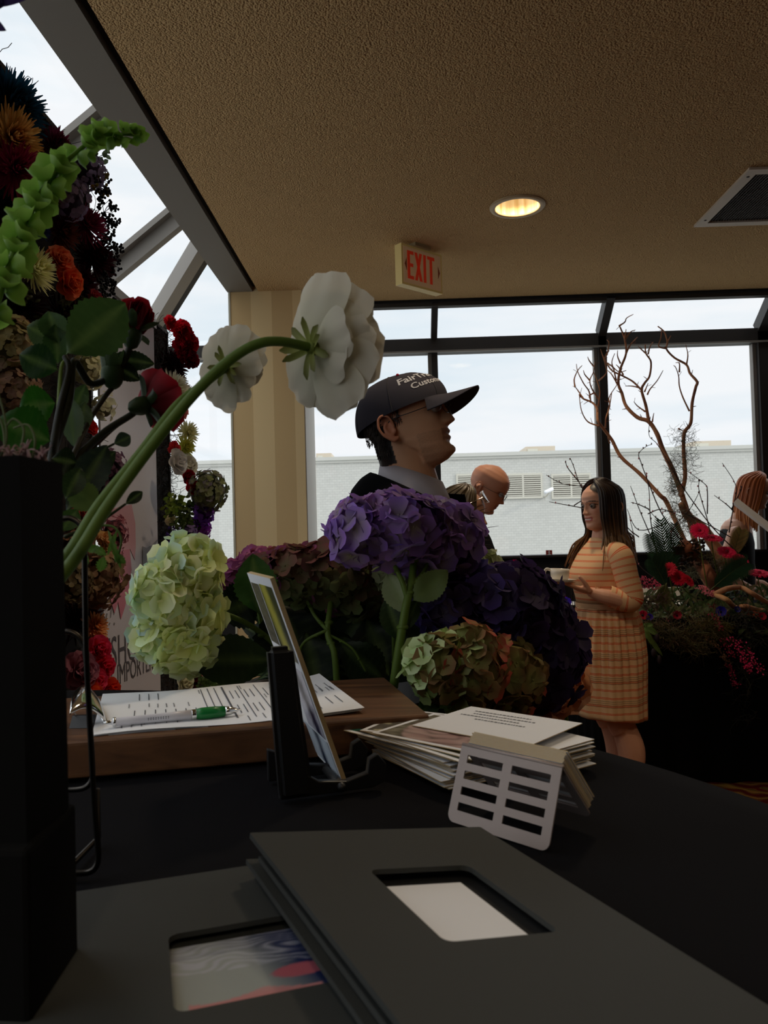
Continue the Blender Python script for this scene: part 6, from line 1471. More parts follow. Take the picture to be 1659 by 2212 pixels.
# dark petal tip dipping into view at the upper corner
c = at(-30, -20, .50); t = thing('violet_bloom', 'dark violet petals dipping into the upper corner of the view', 'flower', c); mb = MB()
for p0, p1, w in (((-120, -80), (70, -12), 110), ((-90, 10), (14, 66), 40), ((-110, -60), (10, 10), 120)): leaf(mb, at(*p0, .5), at(*p1, .5), pxr(w, .5), col=S(60, 44, 90), col2=S(60, 44, 90), bend=.1, serr=0, veins=False)
mb.obj('petals', 'petal', t)
# lisianthus-like ferny sprig hanging by the stems
t = thing('green_sprig', 'fresh green lobed sprig hanging below the ranunculus stems', 'foliage', at(240, 1180, .62)); mb = MB()
for p0, p1, w in (((232, 1140), (262, 1230), 12), ((255, 1140), (232, 1200), 10), ((200, 1180), (230, 1200), 18), ((225, 1200), (215, 1235), 22), ((245, 1200), (272, 1216), 20), ((185, 1190), (215, 1180), 18), ((190, 1200), (180, 1225), 14)): leaf(mb, at(*p0, .60), at(*p1, .60), pxr(w, .6), col=S(88, 128, 50), bend=.3, serr=.2, nv=6)
stem(mb, [at(205, 1135, .60), at(245, 1138, .60), at(262, 1165, .60), at(255, 1200, .60)], .001, .0008, S(110, 140, 70)); mb.obj('leaves', 'leaf', t)
# ================================================================ flower panels and banner at the side
XW = -.78
def onw(px, py, out=0.): return onx(px, py, XW + out)
def panel(label, pxa, pxb, ztop, zbot=0.02, th=.05):
    ya, yb = onw(pxa, 1100).y, onw(pxb, 1100).y; t = thing('flower_screen', label, 'flower screen', (XW - .03, (ya + yb) / 2, 0), 'mossy flower panels')
    mb = MB(); box(mb, (XW - th, ya, zbot), (XW - .02, yb, ztop)); mb.obj('backing_board', mat('dark_moss_backing', S(30, 24, 20), .95), t, smooth=False)
    mb = MB(); random.seed(int(pxa) + 50)
    for k in range(46):
        z = zbot + (ztop - zbot) * (k + .5) / 46; tangle(mb, (XW - .012, (ya + yb) / 2, z), V((.012, (yb - ya) / 2, (ztop - zbot) / 90)), 46, .0008, S(62, 50, 42), .06, 5)
    o = mb.obj('moss', 'leaf', t); o['kind'] = 'stuff'
    mb = MB(); box(mb, (XW - th - .01, ya - .012, 0), (XW - .015, ya, ztop + .01)); box(mb, (XW - th - .01, yb, 0), (XW - .015, yb + .012, ztop + .01)); box(mb, (XW - th - .01, ya - .012, ztop), (XW - .015, yb + .012, ztop + .012)); box(mb, (XW - th - .02, ya, 0), (XW - .01, yb, .02)); mb.obj('panel_frame', mat('panel_frame', S(60, 52, 44), .6), t, smooth=False)
    return t
zA = onw(118, 262).z; panel('tall mossy panel crowded with dyed chrysanthemums, nearer the viewer', -180, 214, zA)
zB = onw(352, 706).z; panel('lower mossy panel of carnations and roses beside the banner', 346, 378, zB)
random.seed(9)
def put(kind, px, py, r, out, label, col, **k):
    """one bloom on a panel; r in pixels as it shows"""
    col = tuple(min(.9, x * 1.9) for x in col)
    c = onx(px, py, XW + out); R = r * c.y / F; n = V((.75, -.45 + rnd(-.2, .2), rnd(-.15, .35))) if 'n' not in k else V(k.pop('n')); mb = MB(); random.seed(int(px * 7 + py))
    if kind == 'mum': mum(mb, c, n, R * 1.15, k.get('layers', 5), k.get('count', 30), R * k.get('wid', .20), col, k.get('col2'), flat=k.get('flat', -.25))
    elif kind == 'rose': rose(mb, c + n.normalized() * R * .2, n, R * .85, col, k.get('open', .7), k.get('col2'))
    elif kind == 'carn': carnation(mb, c, n, R * 1.05, col, k.get('k', 60))
    elif kind == 'hyd': hydrangea(mb, c, V((R * .8, R, R)), int(k.get('nn', 60)), R * k.get('fl', .42), (lambda d: (mixc(col, (1, 1, 1), .1), jit(mixc(col, k.get('col2', col), random.random()), .1))), seed=int(px), core=mixc(col, (.01, .01, .01), .7))
    nm = dict(mum='chrysanthemum', rose='rose', carn='carnation', hyd='hydrangea')[kind]; nm = k.get('nm', nm)
    o = mb.obj(nm, 'petal', loc=tuple(c)); tag(o, label, k.get('cat', nm), k.get('group', 'blooms on the flower panels')); return o
A = [('mum', 18, 235, 82, .05, 'teal dyed chrysanthemum, the highest bloom of all', S(28, 66, 88), dict(col2=S(20, 44, 60), wid=.09, count=60, layers=6)),
 ('mum', 20, 300, 70, .08, 'amber yellow chrysanthemum under the teal one', S(196, 140, 76), dict(col2=S(204, 172, 104), wid=.10, count=50)),
 ('mum', 30, 368, 62, .09, 'crimson magenta chrysanthemum under the amber one', S(120, 28, 54), dict(wid=.10, count=50)),
 ('mum', 22, 440, 62, .06, 'bottle green dyed chrysanthemum beneath the crimson one', S(20, 54, 36), dict(wid=.10, count=50)),
 ('mum', 116, 318, 44, .05, 'burgundy chrysanthemum at the top corner of the tall panel', S(92, 26, 50), dict(wid=.13, count=40)),
 ('hyd', 190, 366, 40, .04, 'lavender hydrangea floret cluster under the top corner', S(140, 126, 156), dict(nn=44)),
 ('hyd', 150, 430, 44, .06, 'larger lavender hydrangea beside the green bells', S(132, 116, 148), dict(nn=44, col2=S(150, 130, 160))),
 ('mum', 186, 488, 46, .05, 'raspberry chrysanthemum with fine petals under the lavender ones', S(118, 34, 66), dict(wid=.10, count=46)),
 ('mum', 130, 500, 44, .03, 'rust coloured chrysanthemum behind the copper tag', S(84, 38, 30), dict(wid=.13)),
 ('mum', 200, 560, 48, .03, 'dark wine chrysanthemum in the middle of the panel edge', S(54, 14, 26), dict(wid=.12, count=40)),
 ('mum', 170, 615, 46, .04, 'dark wine chrysanthemum just above the rose leaves', S(50, 14, 24), dict(wid=.12, count=40)),
 ('mum', 72, 582, 52, .09, 'cream chrysanthemum with soft fine petals', S(196, 186, 140), dict(wid=.10, count=50)),
 ('rose', 128, 562, 30, .09, 'salmon orange rose above the other orange rose', S(196, 108, 76), dict(open=.9)),
 ('rose', 146, 610, 34, .10, 'salmon orange rose, lower of the two', S(190, 92, 56), dict(open=.9)),
 ('carn', 205, 640, 16, .08, 'small dusty pink carnation at the panel edge above the leaves', S(150, 60, 72), dict(k=30)),
 ('carn', 10, 505, 34, .05, 'crimson carnation at the edge of the view under the green bells', S(100, 22, 34), {}),
 ('mum', 88, 500, 22, .05, 'small navy blue thistle-like chrysanthemum by the green bells', S(34, 46, 86), dict(wid=.12, count=30)),
 ('mum', 40, 660, 60, .0, 'blackish wine chrysanthemum behind the rose leaf', S(34, 16, 20), dict(wid=.12)),
 ('mum', 130, 680, 50, .0, 'dark brown chrysanthemum behind the largest rose leaf', S(40, 22, 22), dict(wid=.12)),
 ('hyd', 30, 745, 62, .06, 'yellow green and rose hydrangea at the edge of the view', S(150, 142, 92), dict(col2=S(150, 110, 96), nn=60)),
 ('hyd', 30, 835, 60, .06, 'dusty rose and olive hydrangea under the yellow green one', S(150, 116, 96), dict(col2=S(120, 128, 80), nn=60)),
 ('hyd', 192, 800, 36, .05, 'ivory freesia-like cluster behind the rose stems', S(190, 184, 150), dict(nn=26, fl=.6)),
 ('hyd', 225, 880, 26, .06, 'ivory cluster lower behind the rose stems', S(200, 194, 160), dict(nn=18, fl=.7)),
 ('rose', 190, 925, 22, .05, 'scarlet rose glimpsed behind the rose leaves', S(170, 40, 36), {}),
 ('hyd', 240, 1015, 42, .06, 'plum hydrangea against the banner, under the drooping rose', S(92, 58, 84), dict(nn=70, fl=.3)),
 ('hyd', 205, 1060, 36, .04, 'darker plum hydrangea beside the grey green leaf', S(70, 44, 60), dict(nn=60, fl=.3)),
 ('carn', 185, 1112, 36, .08, 'coral pink carnation behind the ranunculus stems', S(178, 84, 84), {}),
 ('hyd', 248, 1150, 34, .06, 'raspberry hydrangea against the banner', S(128, 62, 76), dict(nn=60, fl=.3)),
 ('hyd', 240, 1195, 28, .06, 'small raspberry hydrangea under the first', S(120, 60, 70), dict(nn=40, fl=.3)),
 ('hyd', 165, 1180, 40, .06, 'apricot brown hydrangea inside the wire loop', S(140, 100, 74), dict(col2=S(160, 120, 90), nn=50)),
 ('carn', 225, 1168, 22, .11, 'apricot carnation above the large tan hydrangea', S(198, 150, 106), dict(k=40)),
 ('hyd', 215, 1250, 58, .08, 'large tan and rose hydrangea against the banner', S(140, 116, 84), dict(col2=S(142, 96, 80), nn=80)),
 ('hyd', 160, 1260, 44, .06, 'olive tan hydrangea by the wire rack', S(110, 96, 66), dict(nn=50)),
 ('mum', 165, 1340, 60, .0, 'blackish red chrysanthemum behind the wire rack', S(44, 12, 16), dict(wid=.12)),
 ('mum', 204, 1355, 32, .07, 'apricot chrysanthemum above the hot pink roses', S(196, 132, 88), dict(wid=.22, count=24)),
 ('rose', 212, 1402, 26, .09, 'hot pink rose, topmost of the three', S(206, 52, 84), dict(open=1.)),
 ('rose', 222, 1440, 26, .10, 'hot pink rose, middle of the three', S(200, 46, 74), dict(open=1.)),
 ('rose', 205, 1470, 26, .10, 'hot pink rose, lowest of the three', S(196, 54, 84), dict(open=1.)),
 ('rose', 172, 1450, 38, .08, 'mauve ruffled rose beside the wire rack', S(140, 90, 104), dict(open=1.)),
 ('rose', 236, 1490, 24, .10, 'vermilion rose beside the lever clip', S(212, 60, 36), dict(open=1.)),
 ('rose', 195, 1500, 26, .10, 'orange red rose behind the lever clip', S(196, 76, 40), dict(open=1.)),
 ('mum', 100, 1200, 60, .0, 'dark plum chrysanthemum hidden mostly by the black vase', S(60, 30, 46), dict(wid=.12))]
for kind, px, py, r, out, lab, col, k in A: put(kind, px, py, r, out, lab, col, **k)
B = [('carn', 366, 696, 13, .06, 'small red carnation at the tip of the lower panel', S(176, 24, 34), dict(k=34)), ('carn', 392, 716, 20, .07, 'red carnation, second from the tip of the lower panel', S(170, 20, 34), {}), ('carn', 407, 738, 19, .09, 'red carnation standing furthest out on the lower panel', S(160, 20, 36), {}), ('carn', 394, 752, 18, .07, 'red carnation under the outermost red one', S(150, 20, 36), {}), ('carn', 408, 775, 18, .09, 'dark crimson carnation, lowest of the red cluster', S(110, 16, 30), {}),
 ('mum', 372, 790, 28, .02, 'blackish wine chrysanthemum between red carnations and cream chrysanthemum', S(40, 12, 22), dict(wid=.14)), ('mum', 376, 820, 24, .03, 'second blackish wine chrysanthemum above the cream chrysanthemum', S(48, 16, 28), dict(wid=.14)),
 ('mum', 374, 842, 32, .07, 'cream white chrysanthemum partly behind the drooping rose', S(206, 190, 170), dict(wid=.13, count=40)), ('mum', 404, 850, 14, .06, 'small teal chrysanthemum behind the cream one', S(22, 60, 66), dict(count=24)), ('carn', 378, 885, 24, .06, 'rose pink carnation behind the ranunculus stems', S(196, 110, 110), {}),
 ('mum', 404, 935, 20, .07, 'ivory green chrysanthemum above the yellow green one', S(196, 196, 150), dict(wid=.14)), ('mum', 398, 966, 20, .07, 'yellow green chrysanthemum above the white roses', S(164, 166, 84), dict(wid=.14)),
 ('carn', 376, 968, 12, .06, 'small coral carnation left of the yellow green chrysanthemum', S(200, 60, 66), dict(k=30)), ('rose', 378, 998, 22, .08, 'white rose opening above the two red roses', S(226, 214, 200), dict(open=.8)), ('rose', 402, 1006, 20, .08, 'ivory rose close behind the white rose', S(206, 190, 176), dict(open=1.)),
 ('rose', 404, 1030, 14, .09, 'deep red rose just above the bright red rose', S(130, 18, 32), {}), ('rose', 411, 1056, 17, .10, 'bright red rose over the green leaves of the lower panel', S(196, 24, 44), {}),
 ('hyd', 450, 1062, 34, .16, 'green and violet hydrangea jutting out towards the pillar', S(112, 122, 74), dict(col2=S(130, 110, 170), nn=150, fl=.34)), ('hyd', 440, 1105, 20, .14, 'bright violet hydrangea tucked under the jutting green one', S(130, 70, 220), dict(nn=80, fl=.38)), ('hyd', 434, 1140, 20, .12, 'magenta violet hydrangea just above the pale blue hydrangea', S(150, 60, 190), dict(nn=80, fl=.38)), ('hyd', 405, 1150, 18, .10, 'small lilac hydrangea beside the magenta one', S(116, 96, 146), dict(nn=70, fl=.38)),
 ('rose', 364, 1126, 18, .08, 'greenish white rosebud over the dark leaves', S(196, 204, 160), dict(open=.3)), ('rose', 396, 1474, 18, .08, 'ivory rose just above the forms', S(216, 206, 166), dict(open=.8)), ('rose', 400, 1452, 12, .08, 'blush rose above the ivory one', S(206, 180, 160), {}), ('rose', 418, 1468, 15, .08, 'burgundy rose beside the ivory one', S(90, 20, 30), {}), ('carn', 434, 1470, 14, .09, 'pale pink carnation above the far edge of the forms', S(206, 150, 140), dict(k=36))]
for kind, px, py, r, out, lab, col, k in B: put(kind, px, py, r * 1.28, out, lab, col, **k)
# privet berry sprays, leafy greens on the panels
def spray(label, pts, out, nbr, size, col, seed, leafy=False):
    random.seed(seed); c = onx(*pts[0], XW + out); t = thing('berry_spray' if not leafy else 'leafy_sprig', label, 'foliage', c, 'sprays tucked into the flower panels'); mb = MB(); mb2 = MB()
    for (x, y) in pts:
        b = onx(x - 12, y + 6, XW + out - .02)
        for k in range(nbr):
            e_ = onx(x + rnd(-16, 16), y + rnd(-18, 18), XW + out + rnd(-.02, .03)); stem(mb, [b, b * .5 + e_ * .5 + V((0, 0, .004)), e_], .0009, .0006, S(50, 50, 40), 2, 4)
            for q in range(4 if not leafy else 3):
                p = e_ + V((rnd(-1, 1), rnd(-1, 1), rnd(-1, 1))) * size * 1.6
                if leafy: leaf(mb2, e_, e_ + V((rnd(-1, 1), rnd(-1, 1), rnd(-.6, 1))).normalized() * size * 3.2, size * 1.7, col=jit(col, .25), nv=3, nu=2, veins=False)
                else: ellip(mb2, p, size, jit(col, .3), 8, 6)
    mb.obj('twigs', 'leaf', t); o = mb2.obj('berries' if not leafy else 'leaves', 'leaf', t); o['kind'] = 'stuff'
spray('blue black privet berries along the upper edge of the tall panel', [(222, 400), (228, 430), (236, 455), (244, 470), (232, 490), (226, 500)], .05, 9, .0036, S(34, 30, 46), 1)
spray('blue black privet berries along the middle edge of the tall panel', [(236, 520), (248, 545), (244, 565), (232, 590), (240, 600), (228, 620), (236, 640)], .05, 10, .0036, S(34, 34, 44), 2)
spray('tiny yellow blossoms beside the lavender hydrangea', [(216, 384), (214, 400)], .06, 5, .004, S(180, 160, 70), 3)
spray('sage green leaves above the lavender hydrangea', [(206, 350), (214, 345)], .06, 5, .006, S(120, 140, 110), 4, True)
spray('dark green leafy sprig in the middle of the lower panel', [(380, 1095), (396, 1105), (412, 1110), (400, 1130), (416, 1135), (386, 1120), (424, 1090)], .10, 12, .006, S(54, 78, 34), 5, True)
spray('bright green leafy sprig beside the greenish white rosebud', [(366, 1096), (378, 1088), (388, 1080)], .11, 8, .006, S(120, 150, 50), 6, True)
spray('trailing green vine hanging low behind the forms', [(440, 1462), (455, 1450), (470, 1455), (460, 1475), (478, 1470), (492, 1450), (445, 1475), (485, 1480)], .16, 12, .006, S(70, 96, 44), 7, True)
spray('violet statice near the foot of the dark leaves', [(376, 1150), (386, 1160), (372, 1162)], .08, 10, .0035, S(96, 74, 170), 8)
spray('brown dried sprig low on the tall panel', [(150, 660), (180, 650), (60, 640), (100, 700)], .03, 14, .0045, S(54, 34, 30), 9, True)
# roll-up banner
def pth(px, py): return onw(px, py)
ya, yb = onw(214, 1100).y + .02, onw(342, 1100).y - .012; zt_ = onw(343, 716).z
t = thing('roll_up_banner', 'tall white roll-up banner with pink brush shapes and grey lettering', 'banner', (XW, (ya + yb) / 2, 0))
mb = MB(); box(mb, (XW - .006, ya, .07), (XW, yb, zt_)); mb.obj('banner_sheet', mat('banner_vinyl', S(226, 222, 232), .45, 0, .4), t, smooth=False)
mb = MB(); box(mb, (XW - .014, ya - .005, zt_ - .005), (XW + .008, yb + .004, zt_ + .022)); mb.obj('top_rail', mat('rail_grey', S(176, 172, 166), .4, .4), t, smooth=False)
mb = MB(); box(mb, (XW - .06, ya, 0), (XW + .06, yb, .075)); mb.obj('base_case', mat('case_silver', S(140, 140, 145), .4, .6), t, smooth=False)
mb = MB(); tube(mb, [V((XW - .03, (ya + yb) / 2, .07)), V((XW - .02, (ya + yb) / 2, zt_))], .008, 10); mb.obj('support_pole', 'rafter' if False else 'wire', t)
def flat(poly, m, nm, e_=.0008): 
    mb = MB(); P_ = [onx(x, y, XW + e_) for x, y in poly]; prism(mb, P_, V((.0006, 0, 0))); return mb.obj(nm, m, t, smooth=False)
pk = mat('banner_pink', S(222, 130, 150), .5); pk2 = mat('banner_pale_pink', S(226, 168, 182), .5); gy = mat('banner_grey', S(150, 148, 152), .5)
flat([(222, 1095), (246, 1098), (284, 1090), (292, 1130), (293, 1180), (291, 1210), (281, 1186), (262, 1190), (240, 1180)], pk2, 'brush_shape')
flat([(262, 1190), (280, 1186), (284, 1230), (278, 1275), (270, 1310), (261, 1338), (255, 1300), (247, 1325), (240, 1300), (232, 1270), (240, 1230)], pk, 'brush_shape', .0016)
flat([(308, 1180), (317, 1184), (326, 1180), (340, 1165), (341, 1168), (328, 1188), (318, 1205), (313, 1240), (308, 1240)], gy, 'leaf_shape')
for a in ((240, 1312, 238, 1334), (228, 1310, 226, 1318), (246, 1320, 245, 1328), (236, 1345, 235, 1350), (246, 1345, 246, 1350), (230, 1325, 229, 1335)): flat([(a[0], a[1]), (a[0] + 2.5, a[1]), (a[2] + 1.5, a[3]), (a[2], a[3])], gy, 'brush_fleck')
tg = mat('banner_lettering', S(92, 86, 92), .5)
def lettering(s_, px0, py0, px1, py1, hpx, size=1.):
    """baseline from (px0,py0) to (px1,py1) on the banner"""
    a, b = onx(px0, py0, XW), onx(px1, py1, XW); vs, fs = text2d(s_, 1., False); w = max(v[0] for v in vs); h = onx(px1, py1 - hpx, XW).z - b.z; L = (b - a).length; d = (b - a).normalized(); mb = MB()
    mb.add([a + d * (x / w * L) + V((.0011, 0, y / .72 * h)) for x, y in vs], fs); return mb.obj('lettering', tg, t, smooth=False)
lettering('FRESHCUT FLOWERS', 186, 1470, 415, 1366, 52)
lettering('DIRECT IMPORTER - WHOLESALE', 172, 1516, 412, 1409, 34)
# ================================================================ display table with driftwood arrangement
TX0, TX1, TYa, TYb, TH = .98, 3.9, 4.02, 4.92, .82
t = thing('display_table', 'long display table under a black floor-length skirt', 'table', ((TX0 + TX1) / 2, (TYa + TYb) / 2, 0))
mb = MB(); box(mb, (TX0 + .02, TYa + .02, TH - .03), (TX1 - .02, TYb - .02, TH)); mb.obj('tabletop', 'black_plastic', t, smooth=False)
for x in (TX0 + .1, TX1 - .1):
    for y in (TYa + .1, TYb - .1): mb = MB(); tube(mb, [V((x, y, TH - .03)), V((x, y, .01))], .02, 8); mb.obj('leg', 'black_plastic', t)
def skirt():
    mb = MB(); rings = []; per = []; n = 0; x = TX0
    outline = [(TX0, TYa), (TX1, TYa), (TX1, TYb), (TX0, TYb)]; P_ = []
    for (a, b) in zip(outline, outline[1:] + outline[:1]):
        L = sqrt((b[0] - a[0]) ** 2 + (b[1] - a[1]) ** 2); k = int(L / .03)
        for i in range(k): f = i / k; P_.append((a[0] + (b[0] - a[0]) * f, a[1] + (b[1] - a[1]) * f))
    cx_, cy_ = (TX0 + TX1) / 2, (TYa + TYb) / 2
    rings.append([V((cx_ + (p[0] - cx_) * .99, cy_ + (p[1] - cy_) * .99, TH + .003)) for p in P_]); rings.append([V((p[0], p[1], TH)) for p in P_])
    for z in (.7, .5, .3, .012):
        rings.append([V((p[0] + (.012 * sin(i * 1.1)) * (TH - z) * (1 if p[0] in (TX0, TX1) else 0), p[1] + (.014 * sin(i * 1.1)) * (TH - z + .1) - (.01 if p[1] == TYa else 0), z)) for i, p in enumerate(P_)])
    loft(mb, rings, cap=False); mb.add([V((cx_ + (p[0] - cx_) * .99, cy_ + (p[1] - cy_) * .99, TH + .003)) for p in P_], [tuple(range(len(P_)))]); return mb.obj('table_skirt', 'skirt_cloth')
tag(skirt(), 'black skirt hanging to the carpet around the display table', 'tablecloth')
DY = 4.42
def D(px, py, d=DY): return at(px, py, d)
# white plates on the table
for k, (px, py, d, lab) in enumerate(((1195, 1300, 4.3, 'white round plate on the display table under the coffee cup'), (1405, 1290, 4.7, 'white tray behind the person in the striped dress'))):
    c = onz(px, py, TH + .006); c.y = min(c.y, 4.8); t = thing('plate' if k == 0 else 'serving_tray', lab, 'plate', c); mb = MB()
    if k == 0: lathe(mb, [(.001, .0), (.06, .0), (.115, .016), (.117, .018), (.06, .005), (.001, .005)], V((c.x + .03, c.y, TH + .006)), 40); mb.obj('dish', 'white_ceramic', t)
    else: box(mb, (c.x - .20, 4.55, TH + .005), (c.x + .05, 4.86, TH + .018)); box(mb, (c.x - .20, 4.84, TH + .018), (c.x + .05, 4.86, TH + .10)); mb.obj('tray_body', 'white_ceramic', t, smooth=False)
# driftwood branches
BR = S(222, 162, 118); BR2 = S(140, 88, 70)
def Z6(x, y): return (1150 + x / 3.26, 650 + y / 3.26)
random.seed(44)
def branch(mb, pts, r0, r1, d=4.45, col=BR, twigs=0.):
    P_ = []; 
    for i, (x, y) in enumerate(pts): P_.append(at(x, y, d + .05 * sin(i * 1.7 + x * .05)))
    q = [V(a) for a in spline([tuple(p) for p in P_], 5)]; k = len(q); R_ = [(r0 + (r1 - r0) * (i / (k - 1)) ** .8) * (1 + .10 * noise.noise(V((i * .5, r0 * 100, 0)))) for i in range(k)]
    tube(mb, q, R_, 9, [mixc(col, BR2, .5 + .5 * noise.noise(V((i * .3, x, 0)))) for i in range(k)])
    if twigs:
        for i in range(3, k - 1, 3):
            if random.random() < twigs:
                d_ = (q[i] - q[i - 1]).normalized(); s, u, _ = frm(d_, rnd(0, 6)); L = rnd(.012, .035); e_ = q[i] + (s * .9 + d_ * .6) * L; tube(mb, [q[i], e_], [R_[i] * .45, .0012], 5, BR2)
t = thing('driftwood_branch', 'bare forked driftwood branches rising from the display arrangement', 'branch', (at(1520, 1250, 4.45)))
main = [("trunk", [Z6(1370, 1860), Z6(1210, 1620), Z6(1100, 1520), Z6(1050, 1430)], .040, .020),
 ("limb", [(1530, 1265), (1500, 1215), (1475, 1160), (1440, 1085), Z6(900, 1370), Z6(760, 1220), Z6(625, 1100), Z6(560, 980), Z6(500, 900), Z6(460, 840), Z6(455, 760), Z6(420, 715), Z6(360, 690), Z6(330, 660)], .017, .004),
 ("limb", [(1530, 1262), (1505, 1180), (1480, 1090), Z6(1000, 1220), Z6(920, 1050), Z6(880, 940), Z6(820, 850), Z6(740, 820), Z6(660, 740), Z6(630, 650), Z6(605, 580), Z6(620, 480), Z6(660, 370), Z6(650, 270), Z6(620, 190), Z6(612, 175)], .019, .0035),
 ("limb", [Z6(1045, 1370), Z6(1075, 1240), Z6(1065, 1050), Z6(1070, 930), Z6(1115, 860), Z6(1125, 720), Z6(1150, 610), Z6(1160, 570), Z6(1110, 510), Z6(1085, 450), Z6(1000, 400), Z6(945, 340), Z6(950, 290), Z6(930, 220), Z6(885, 180)], .013, .0035),
 ("limb", [Z6(820, 850), Z6(800, 740), Z6(770, 630), Z6(790, 580), Z6(825, 530), Z6(835, 430), Z6(800, 370), Z6(795, 310)], .010, .0035),
 ("limb", [Z6(770, 630), Z6(710, 570), Z6(640, 530), Z6(560, 490), Z6(520, 430), Z6(515, 390), Z6(540, 350)], .006, .003)]
for nm, P_, a, b in main: mb = MB(); branch(mb, P_, a, b, twigs=.55); mb.obj(nm, 'bark', t)
tw = [[(470, 880), (390, 850), (345, 770), (330, 660)], [(410, 715), (400, 640), (360, 580), (320, 500), (310, 445)], [(465, 690), (420, 620), (405, 560), (430, 500), (440, 430)], [(300, 605), (295, 550), (320, 490), (350, 455)], [(360, 690), (320, 630), (297, 600)], [(465, 740), (475, 640), (455, 560), (430, 500)], [(405, 560), (370, 520), (360, 490)], [(430, 460), (400, 420), (390, 395)], [(470, 560), (520, 510), (515, 450), (480, 340)], [(515, 890), (520, 820), (545, 740), (540, 680), (590, 600), (605, 575)], [(535, 770), (550, 700), (560, 640)], [(430, 650), (400, 670), (410, 700)],
 [(600, 590), (560, 520), (530, 490)], [(590, 560), (575, 490), (560, 430), (580, 370)], [(620, 440), (600, 390), (600, 350)], [(655, 270), (690, 220), (725, 205)], [(660, 370), (690, 310), (715, 280), (740, 255)], [(612, 175), (650, 150), (665, 120), (710, 95)], [(650, 270), (660, 200)], [(800, 370), (760, 335), (745, 320)], [(815, 375), (830, 320), (850, 290)], [(1085, 450), (1095, 380), (1080, 310)], [(950, 290), (975, 245)], [(940, 335), (890, 320), (905, 260), (910, 200)], [(1105, 775), (1060, 680), (1035, 600), (1030, 530), (1010, 470), (995, 455)], [(1035, 500), (1035, 440), (1010, 435)], [(750, 610), (700, 600), (655, 600)], [(810, 660), (830, 620), (880, 560), (920, 490)], [(795, 780), (740, 740), (715, 710)], [(790, 640), (815, 580)], [(845, 850), (855, 790)], [(545, 1000), (530, 960)], [(1030, 900), (1060, 915)], [(530, 440), (560, 460), (610, 500), (660, 490)], [(525, 380), (540, 300), (525, 275)], [(640, 520), (610, 470), (590, 450)]]
mb = MB()
for P_ in tw: branch(mb, [Z6(*p) for p in P_], .0052, .0018, twigs=.35)
mb.obj('twigs', 'bark', t)
# thin budding twigs
t = thing('budding_twigs', 'thin dark budding twigs around the driftwood, with a few pink buds', 'twigs', at(1420, 1240, 4.35)); mb = MB(); mbb = MB(); DK = S(58, 42, 38)
bt = [[(1415, 1180), (1405, 1120), (1402, 1060), (1395, 1020)], [(1420, 1190), (1385, 1110), (1362, 1050)], [(1402, 1100), (1380, 1090), (1363, 1085)], [(1400, 1110), (1430, 1100), (1470, 1115)], [(1540, 1190), (1530, 1130), (1510, 1060), (1512, 1035)], [(1528, 1110), (1528, 1060), (1522, 1045), (1485, 1018)], [(1575, 1150), (1585, 1090), (1590, 1050), (1560, 1000)], [(1585, 1105), (1570, 1090), (1543, 1070)], [(1580, 1100), (1600, 1060), (1602, 1050)], [(1600, 1200), (1540, 1140), (1480, 1060), (1450, 1010), (1420, 960), (1402, 940), (1405, 900)], [(1480, 1180), (1430, 1110), (1400, 1040), (1385, 1000), (1380, 980), (1395, 965), (1408, 960)], [(1440, 1130), (1380, 1145), (1355, 1100)], [(1300, 1120), (1255, 1050), (1240, 1010), (1232, 990)], [(1250, 1040), (1226, 1010), (1222, 995)], [(1300, 1075), (1260, 1052), (1215, 1045), (1180, 1026)], [(1300, 1105), (1230, 1092), (1186, 1084)], [(1240, 1092), (1290, 1060)], [(1380, 1160), (1350, 1130), (1340, 1060)], [(1430, 1180), (1440, 1150), (1400, 1100)], [(1460, 1200), (1450, 1150), (1490, 1100), (1512, 1060)], [(1610, 1180), (1560, 1150), (1480, 1110), (1430, 1105)], [(1430, 1260), (1380, 1220), (1370, 1160), (1360, 1120)]]
for P_ in bt:
    q = [V(a) for a in spline([tuple(at(x, y, 4.33 + .04 * sin(x))) for x, y in P_], 5)]; tube(mb, q, [.0036 - .0022 * i / len(q) for i in range(len(q))], 5, DK)
    for i in range(2, len(q), 3): ellip(mbb, q[i] + V((rnd(-.005, .005), 0, rnd(0, .006))), (.0035, .0035, .006), S(120, 80, 76) if random.random() < .6 else S(214, 140, 150), 6, 5)
mb.obj('twigs', 'bark', t); o = mbb.obj('buds', 'petal', t); o['kind'] = 'stuff'
# bark chunk, moss
t = thing('driftwood_log', 'short thick driftwood log at the foot of the branches', 'log', at(1515, 1220, 4.42)); mb = MB(); branch(mb, [(1478, 1180), (1500, 1205), (1530, 1240), (1555, 1290)], .042, .036, 4.42, S(176, 112, 76)); mb.obj('log', 'bark', t)
t2 = MB()
t = thing('bark_cluster', 'dark crusty bark cluster where the branches meet', 'bark', at(1498, 1185, 4.38)); mb = MB(); random.seed(17)
for k in range(110): ellip(mb, at(1495 + rnd(-28, 26), 1188 + rnd(-24, 34), 4.38 + rnd(-.03, .03)), (rnd(.006, .014), rnd(.006, .014), rnd(.004, .010)), jit(S(64, 50, 40), .4), 6, 5)
for k in range(8): leaf(mb, at(1490, 1190, 4.37), at(1450 + rnd(-10, 20), 1190 + rnd(-8, 8), 4.35), .03, col=S(60, 40, 30), nv=4)
mb.obj('bark_scales', 'bark', t)
def mossthing(label, spots, col, L=.06, n=60, d=4.42, r=.0010):
    c = at(*spots[0][:2], d); t = thing('hanging_moss', label, 'moss', c, 'hanging moss'); mb = MB()
    for (x, y, rx, ry) in spots: tangle(mb, at(x, y, d), V((rx * d / F, .04, ry * d / F)), n, r, col, L, 5)
    o = mb.obj('moss_strands', 'leaf', t); o['kind'] = 'stuff'; return t
MG = S(128, 122, 98)
